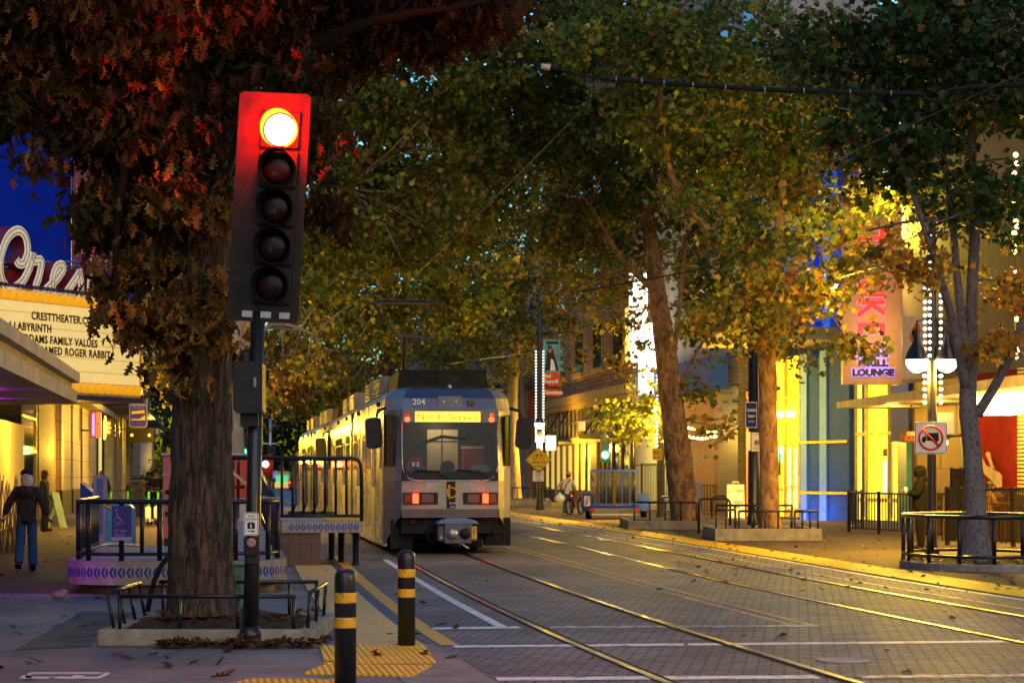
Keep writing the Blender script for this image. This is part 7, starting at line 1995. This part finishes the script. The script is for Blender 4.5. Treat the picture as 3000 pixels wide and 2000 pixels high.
tree('plane tree over the tram roof with dull brown leaves', (px(664, 82), 82, 0),
     [(at(664, 1517, 82), .3), (at(670, 1200, 82), .24), (at(720, 950, 82), .18), (at(800, 700, 82), .1)], [[(at(720, 950, 82), .1), (at(900, 850, 82), .07), (at(1100, 800, 82), .04)]],
     'palebark', [E(1060, 900, 82, (2.6, 2.6, 1.8), 'plane', .9), E(830, 1060, 84, (2.4, 2.2, 1.6), 'brown', .9), E(1380, 650, 80, (3.2, 3, 2.4), 'plane', .6), E(1500, 400, 78, (3, 3, 2.4), 'plane', .7), E(1300, 850, 82, (2.6, 2.6, 1.8), 'plane', .9), E(1180, 600, 84, (3.2, 3, 2.4), 'plane', .8), E(700, 850, 86, (3, 3, 3), 'plane', .8), E(940, 760, 82, (2.2, 2.4, 1.6), 'plane', .8)],
     .24, LPLANE, 22, .6, 45)
tree('plane tree with a lamplit trunk directly behind the tram', (px(1506, 122), 122, 0),
     [(at(1506, 1474, 122), .42), (at(1500, 1280, 122), .36), (at(1502, 1100, 122), .32), (at(1515, 950, 122), .26), (at(1540, 800, 122), .18), (at(1560, 550, 122), .1)], [[(at(1510, 1000, 122), .14), (at(1450, 900, 121), .1), (at(1400, 800, 121), .06)], [(at(1510, 1040, 122), .14), (at(1600, 900, 121), .1), (at(1700, 830, 121), .06)]],
     'palebark', [E(1440, 900, 118, (4.2, 4, 3.2), 'plane', .8), E(1690, 830, 112, (3.0, 3, 2.0), 'gold', .75), E(1600, 1010, 114, (2.2, 2.4, 1.4), 'gold', .5), E(1560, 700, 116, (4, 4, 3), 'plane', .7), E(1400, 1080, 120, (2.4, 2.4, 1.6), 'plane', .8), E(1850, 650, 108, (3, 3, 2.4), 'plane', .55), E(1250, 700, 118, (4.5, 4, 3.5), 'plane', .8), E(1450, 450, 112, (5, 4, 4), 'plane', .7), E(1000, 600, 120, (5, 4, 4.5), 'plane', .7)],
     .26, LFAR, 14, .8, 45)
tree('slim dark-trunked tree beyond the tram by the white wall', (px(1555, 138), 138, 0),
     [(at(1556, 1463, 138), .3), (at(1545, 1300, 138), .24), (at(1530, 1150, 138), .18), (at(1540, 950, 138), .1)], [], 'maplebark', [E(1560, 1080, 140, (3.0, 3, 2.4), 'plane', .6), E(1300, 1000, 140, (4, 3.5, 3.2), 'plane', .7)], .3, LFAR, 11, .8, 45)
tree('distant plane tree over the middle of the street', (px(660, 130), 130, 0),
     [(at(660, 1469, 130), .35), (at(680, 1250, 130), .28), (at(760, 1050, 130), .18), (at(850, 900, 130), .1)], [], 'palebark', [E(900, 1110, 125, (3.6, 3.4, 2.2), 'plane', .8), E(760, 1130, 130, (3.6, 3, 2.4), 'gold', .55), E(1150, 950, 125, (4, 4, 3), 'plane', .7), E(1080, 1120, 128, (2.6, 3, 1.6), 'brown', .8), E(960, 1000, 112, (3.6, 2.5, 2.6), 'plane', 1), E(1000, 880, 115, (3, 2.5, 2), 'plane', .9)], .28, LFAR, 12, .8, 45)
for k, (x, y, Y, r, lb) in enumerate(((800, 1250, 260, (6.5, 4, 5.5), 'dark tree closing the far end of the street on the left'), (960, 1180, 250, (7, 4, 6), 'dark tree closing the far end of the street above the trams'), (1180, 1150, 240, (8, 4, 6), 'dark tree beyond the tram roof at the far end'), (480, 1080, 236, (8, 4, 9), 'dark tree beside the far stone building'))):
    tree(lb, (px(x, Y), Y, 0), [((px(x, Y), Y, 0), .4), ((px(x, Y), Y, 4), .3), ((px(x, Y) + .3, Y, 8), .15)], [], 'maplebark', [E(x, y, Y, r, 'far', 1)], .5, LFAR, 4.5, 1.0, 40, twigs=10)
b = MB(); t = thing('shrub', 'round clipped dark shrub by the far stone building', 'shrub', (px(412, 150), 150, 0))
me, n = leaf_mesh('foliage', [((0, 0, 1.0), (1.0, 1, 1.0), 'far', 1), ((1.2, .5, 1.6), (.6, .6, 1.6), 'far', 1)], .2, LFAR, 110, .3, 40); link('foliage', me, t)
# fallen leaves lie everywhere
def litter(name, label, n, pts, size, pal, z, tmpl):
    P = np.array(pts); n = len(P)
    cols = np.array([p[0] for p in PAL[pal]])
    N = nr.normal(size=(n, 3)) * .28 + np.array([0, 0, 1]); N /= np.linalg.norm(N, axis=1)[:, None]
    V = nr.normal(size=(n, 3)); V -= N * (N * V).sum(1)[:, None]; V /= np.linalg.norm(V, axis=1)[:, None]
    U = np.cross(V, N); S = size * nr.uniform(.6, 1.3, (n, 1)); k = len(tmpl); verts = np.zeros((n, k, 3)); fold = nr.uniform(.0, .5, (n, 1))
    for i, (x, y) in enumerate(tmpl): verts[:, i] = P + S * (x * U + y * V + fold * abs(x) * N)
    verts[:, :, 2] = np.maximum(verts[:, :, 2], z + .004)
    tris = np.array([(0, i, i % (k - 1) + 1) for i in range(1, k)])
    idx = (np.arange(n)[:, None, None] * k + tris[None]).reshape(-1, 3)
    me = bpy.data.meshes.new(name); me.from_pydata(verts.reshape(-1, 3).tolist(), [], idx.tolist())
    ca = me.color_attributes.new("leaf_color", 'FLOAT_COLOR', 'POINT'); col = np.ones((n, k, 4), np.float32)
    col[:, :, :3] = (cols[nr.choice(len(cols), n)] * nr.uniform(.8, 1.6, (n, 1)))[:, None]; ca.data.foreach_set("color", col.reshape(-1)); me.materials.append(M['leaf'])
    return tag(link(name, me), label, None, kind='stuff')
pts = []
for i in range(150): pts.append((px(rng.uniform(460, 930), 20.7), 20.8 - abs(rng.gauss(0, .12)), .02 + rng.uniform(0, .06)))
for i in range(40): pts.append((px(rng.uniform(900, 970), 21.5), 21.3 + rng.gauss(0, .3), .03))
for i in range(45): Y = rng.uniform(17.3, 24); pts.append((px(rng.uniform(0, 1350), Y), Y, .015))
for i in range(60): Y = rng.uniform(21.2, 23.2); pts.append((px(603, 20.9) + rng.uniform(-.85, .85), Y, .22))
for i in range(70): Y = rng.uniform(24, 60); pts.append((px(rng.uniform(0, 1250), Y), Y, .02))
litter('oak_leaves', 'brown fallen oak leaves on the near pavement', 0, pts, .12, 'deadleaf', .006, LOAK)
pts = []
for i in range(520):
    Y = 30 * (110 / 30) ** rng.random(); x = RT(Y) + rng.triangular(-1.5, 8, 3.0); pts.append((x, Y, .045))
for i in range(45):
    Y = 18 * (60 / 18) ** rng.random(); x = LT(Y) + rng.uniform(-1, 7); pts.append((x, Y, .014))
for i in range(260):
    a = rng.uniform(0, 2 * PI); q = math.sqrt(rng.random()) * 1.0; pts.append((px(2862, 38) + 1.25 * q * math.cos(a), 38 + 1.9 * q * math.sin(a), .17))
litter('plane_leaves', 'yellow brown fallen plane leaves over the tracks and right pavement', 0, pts, .1, 'amber', .005, LPLANE)

print("LEAVES", NLEAF)
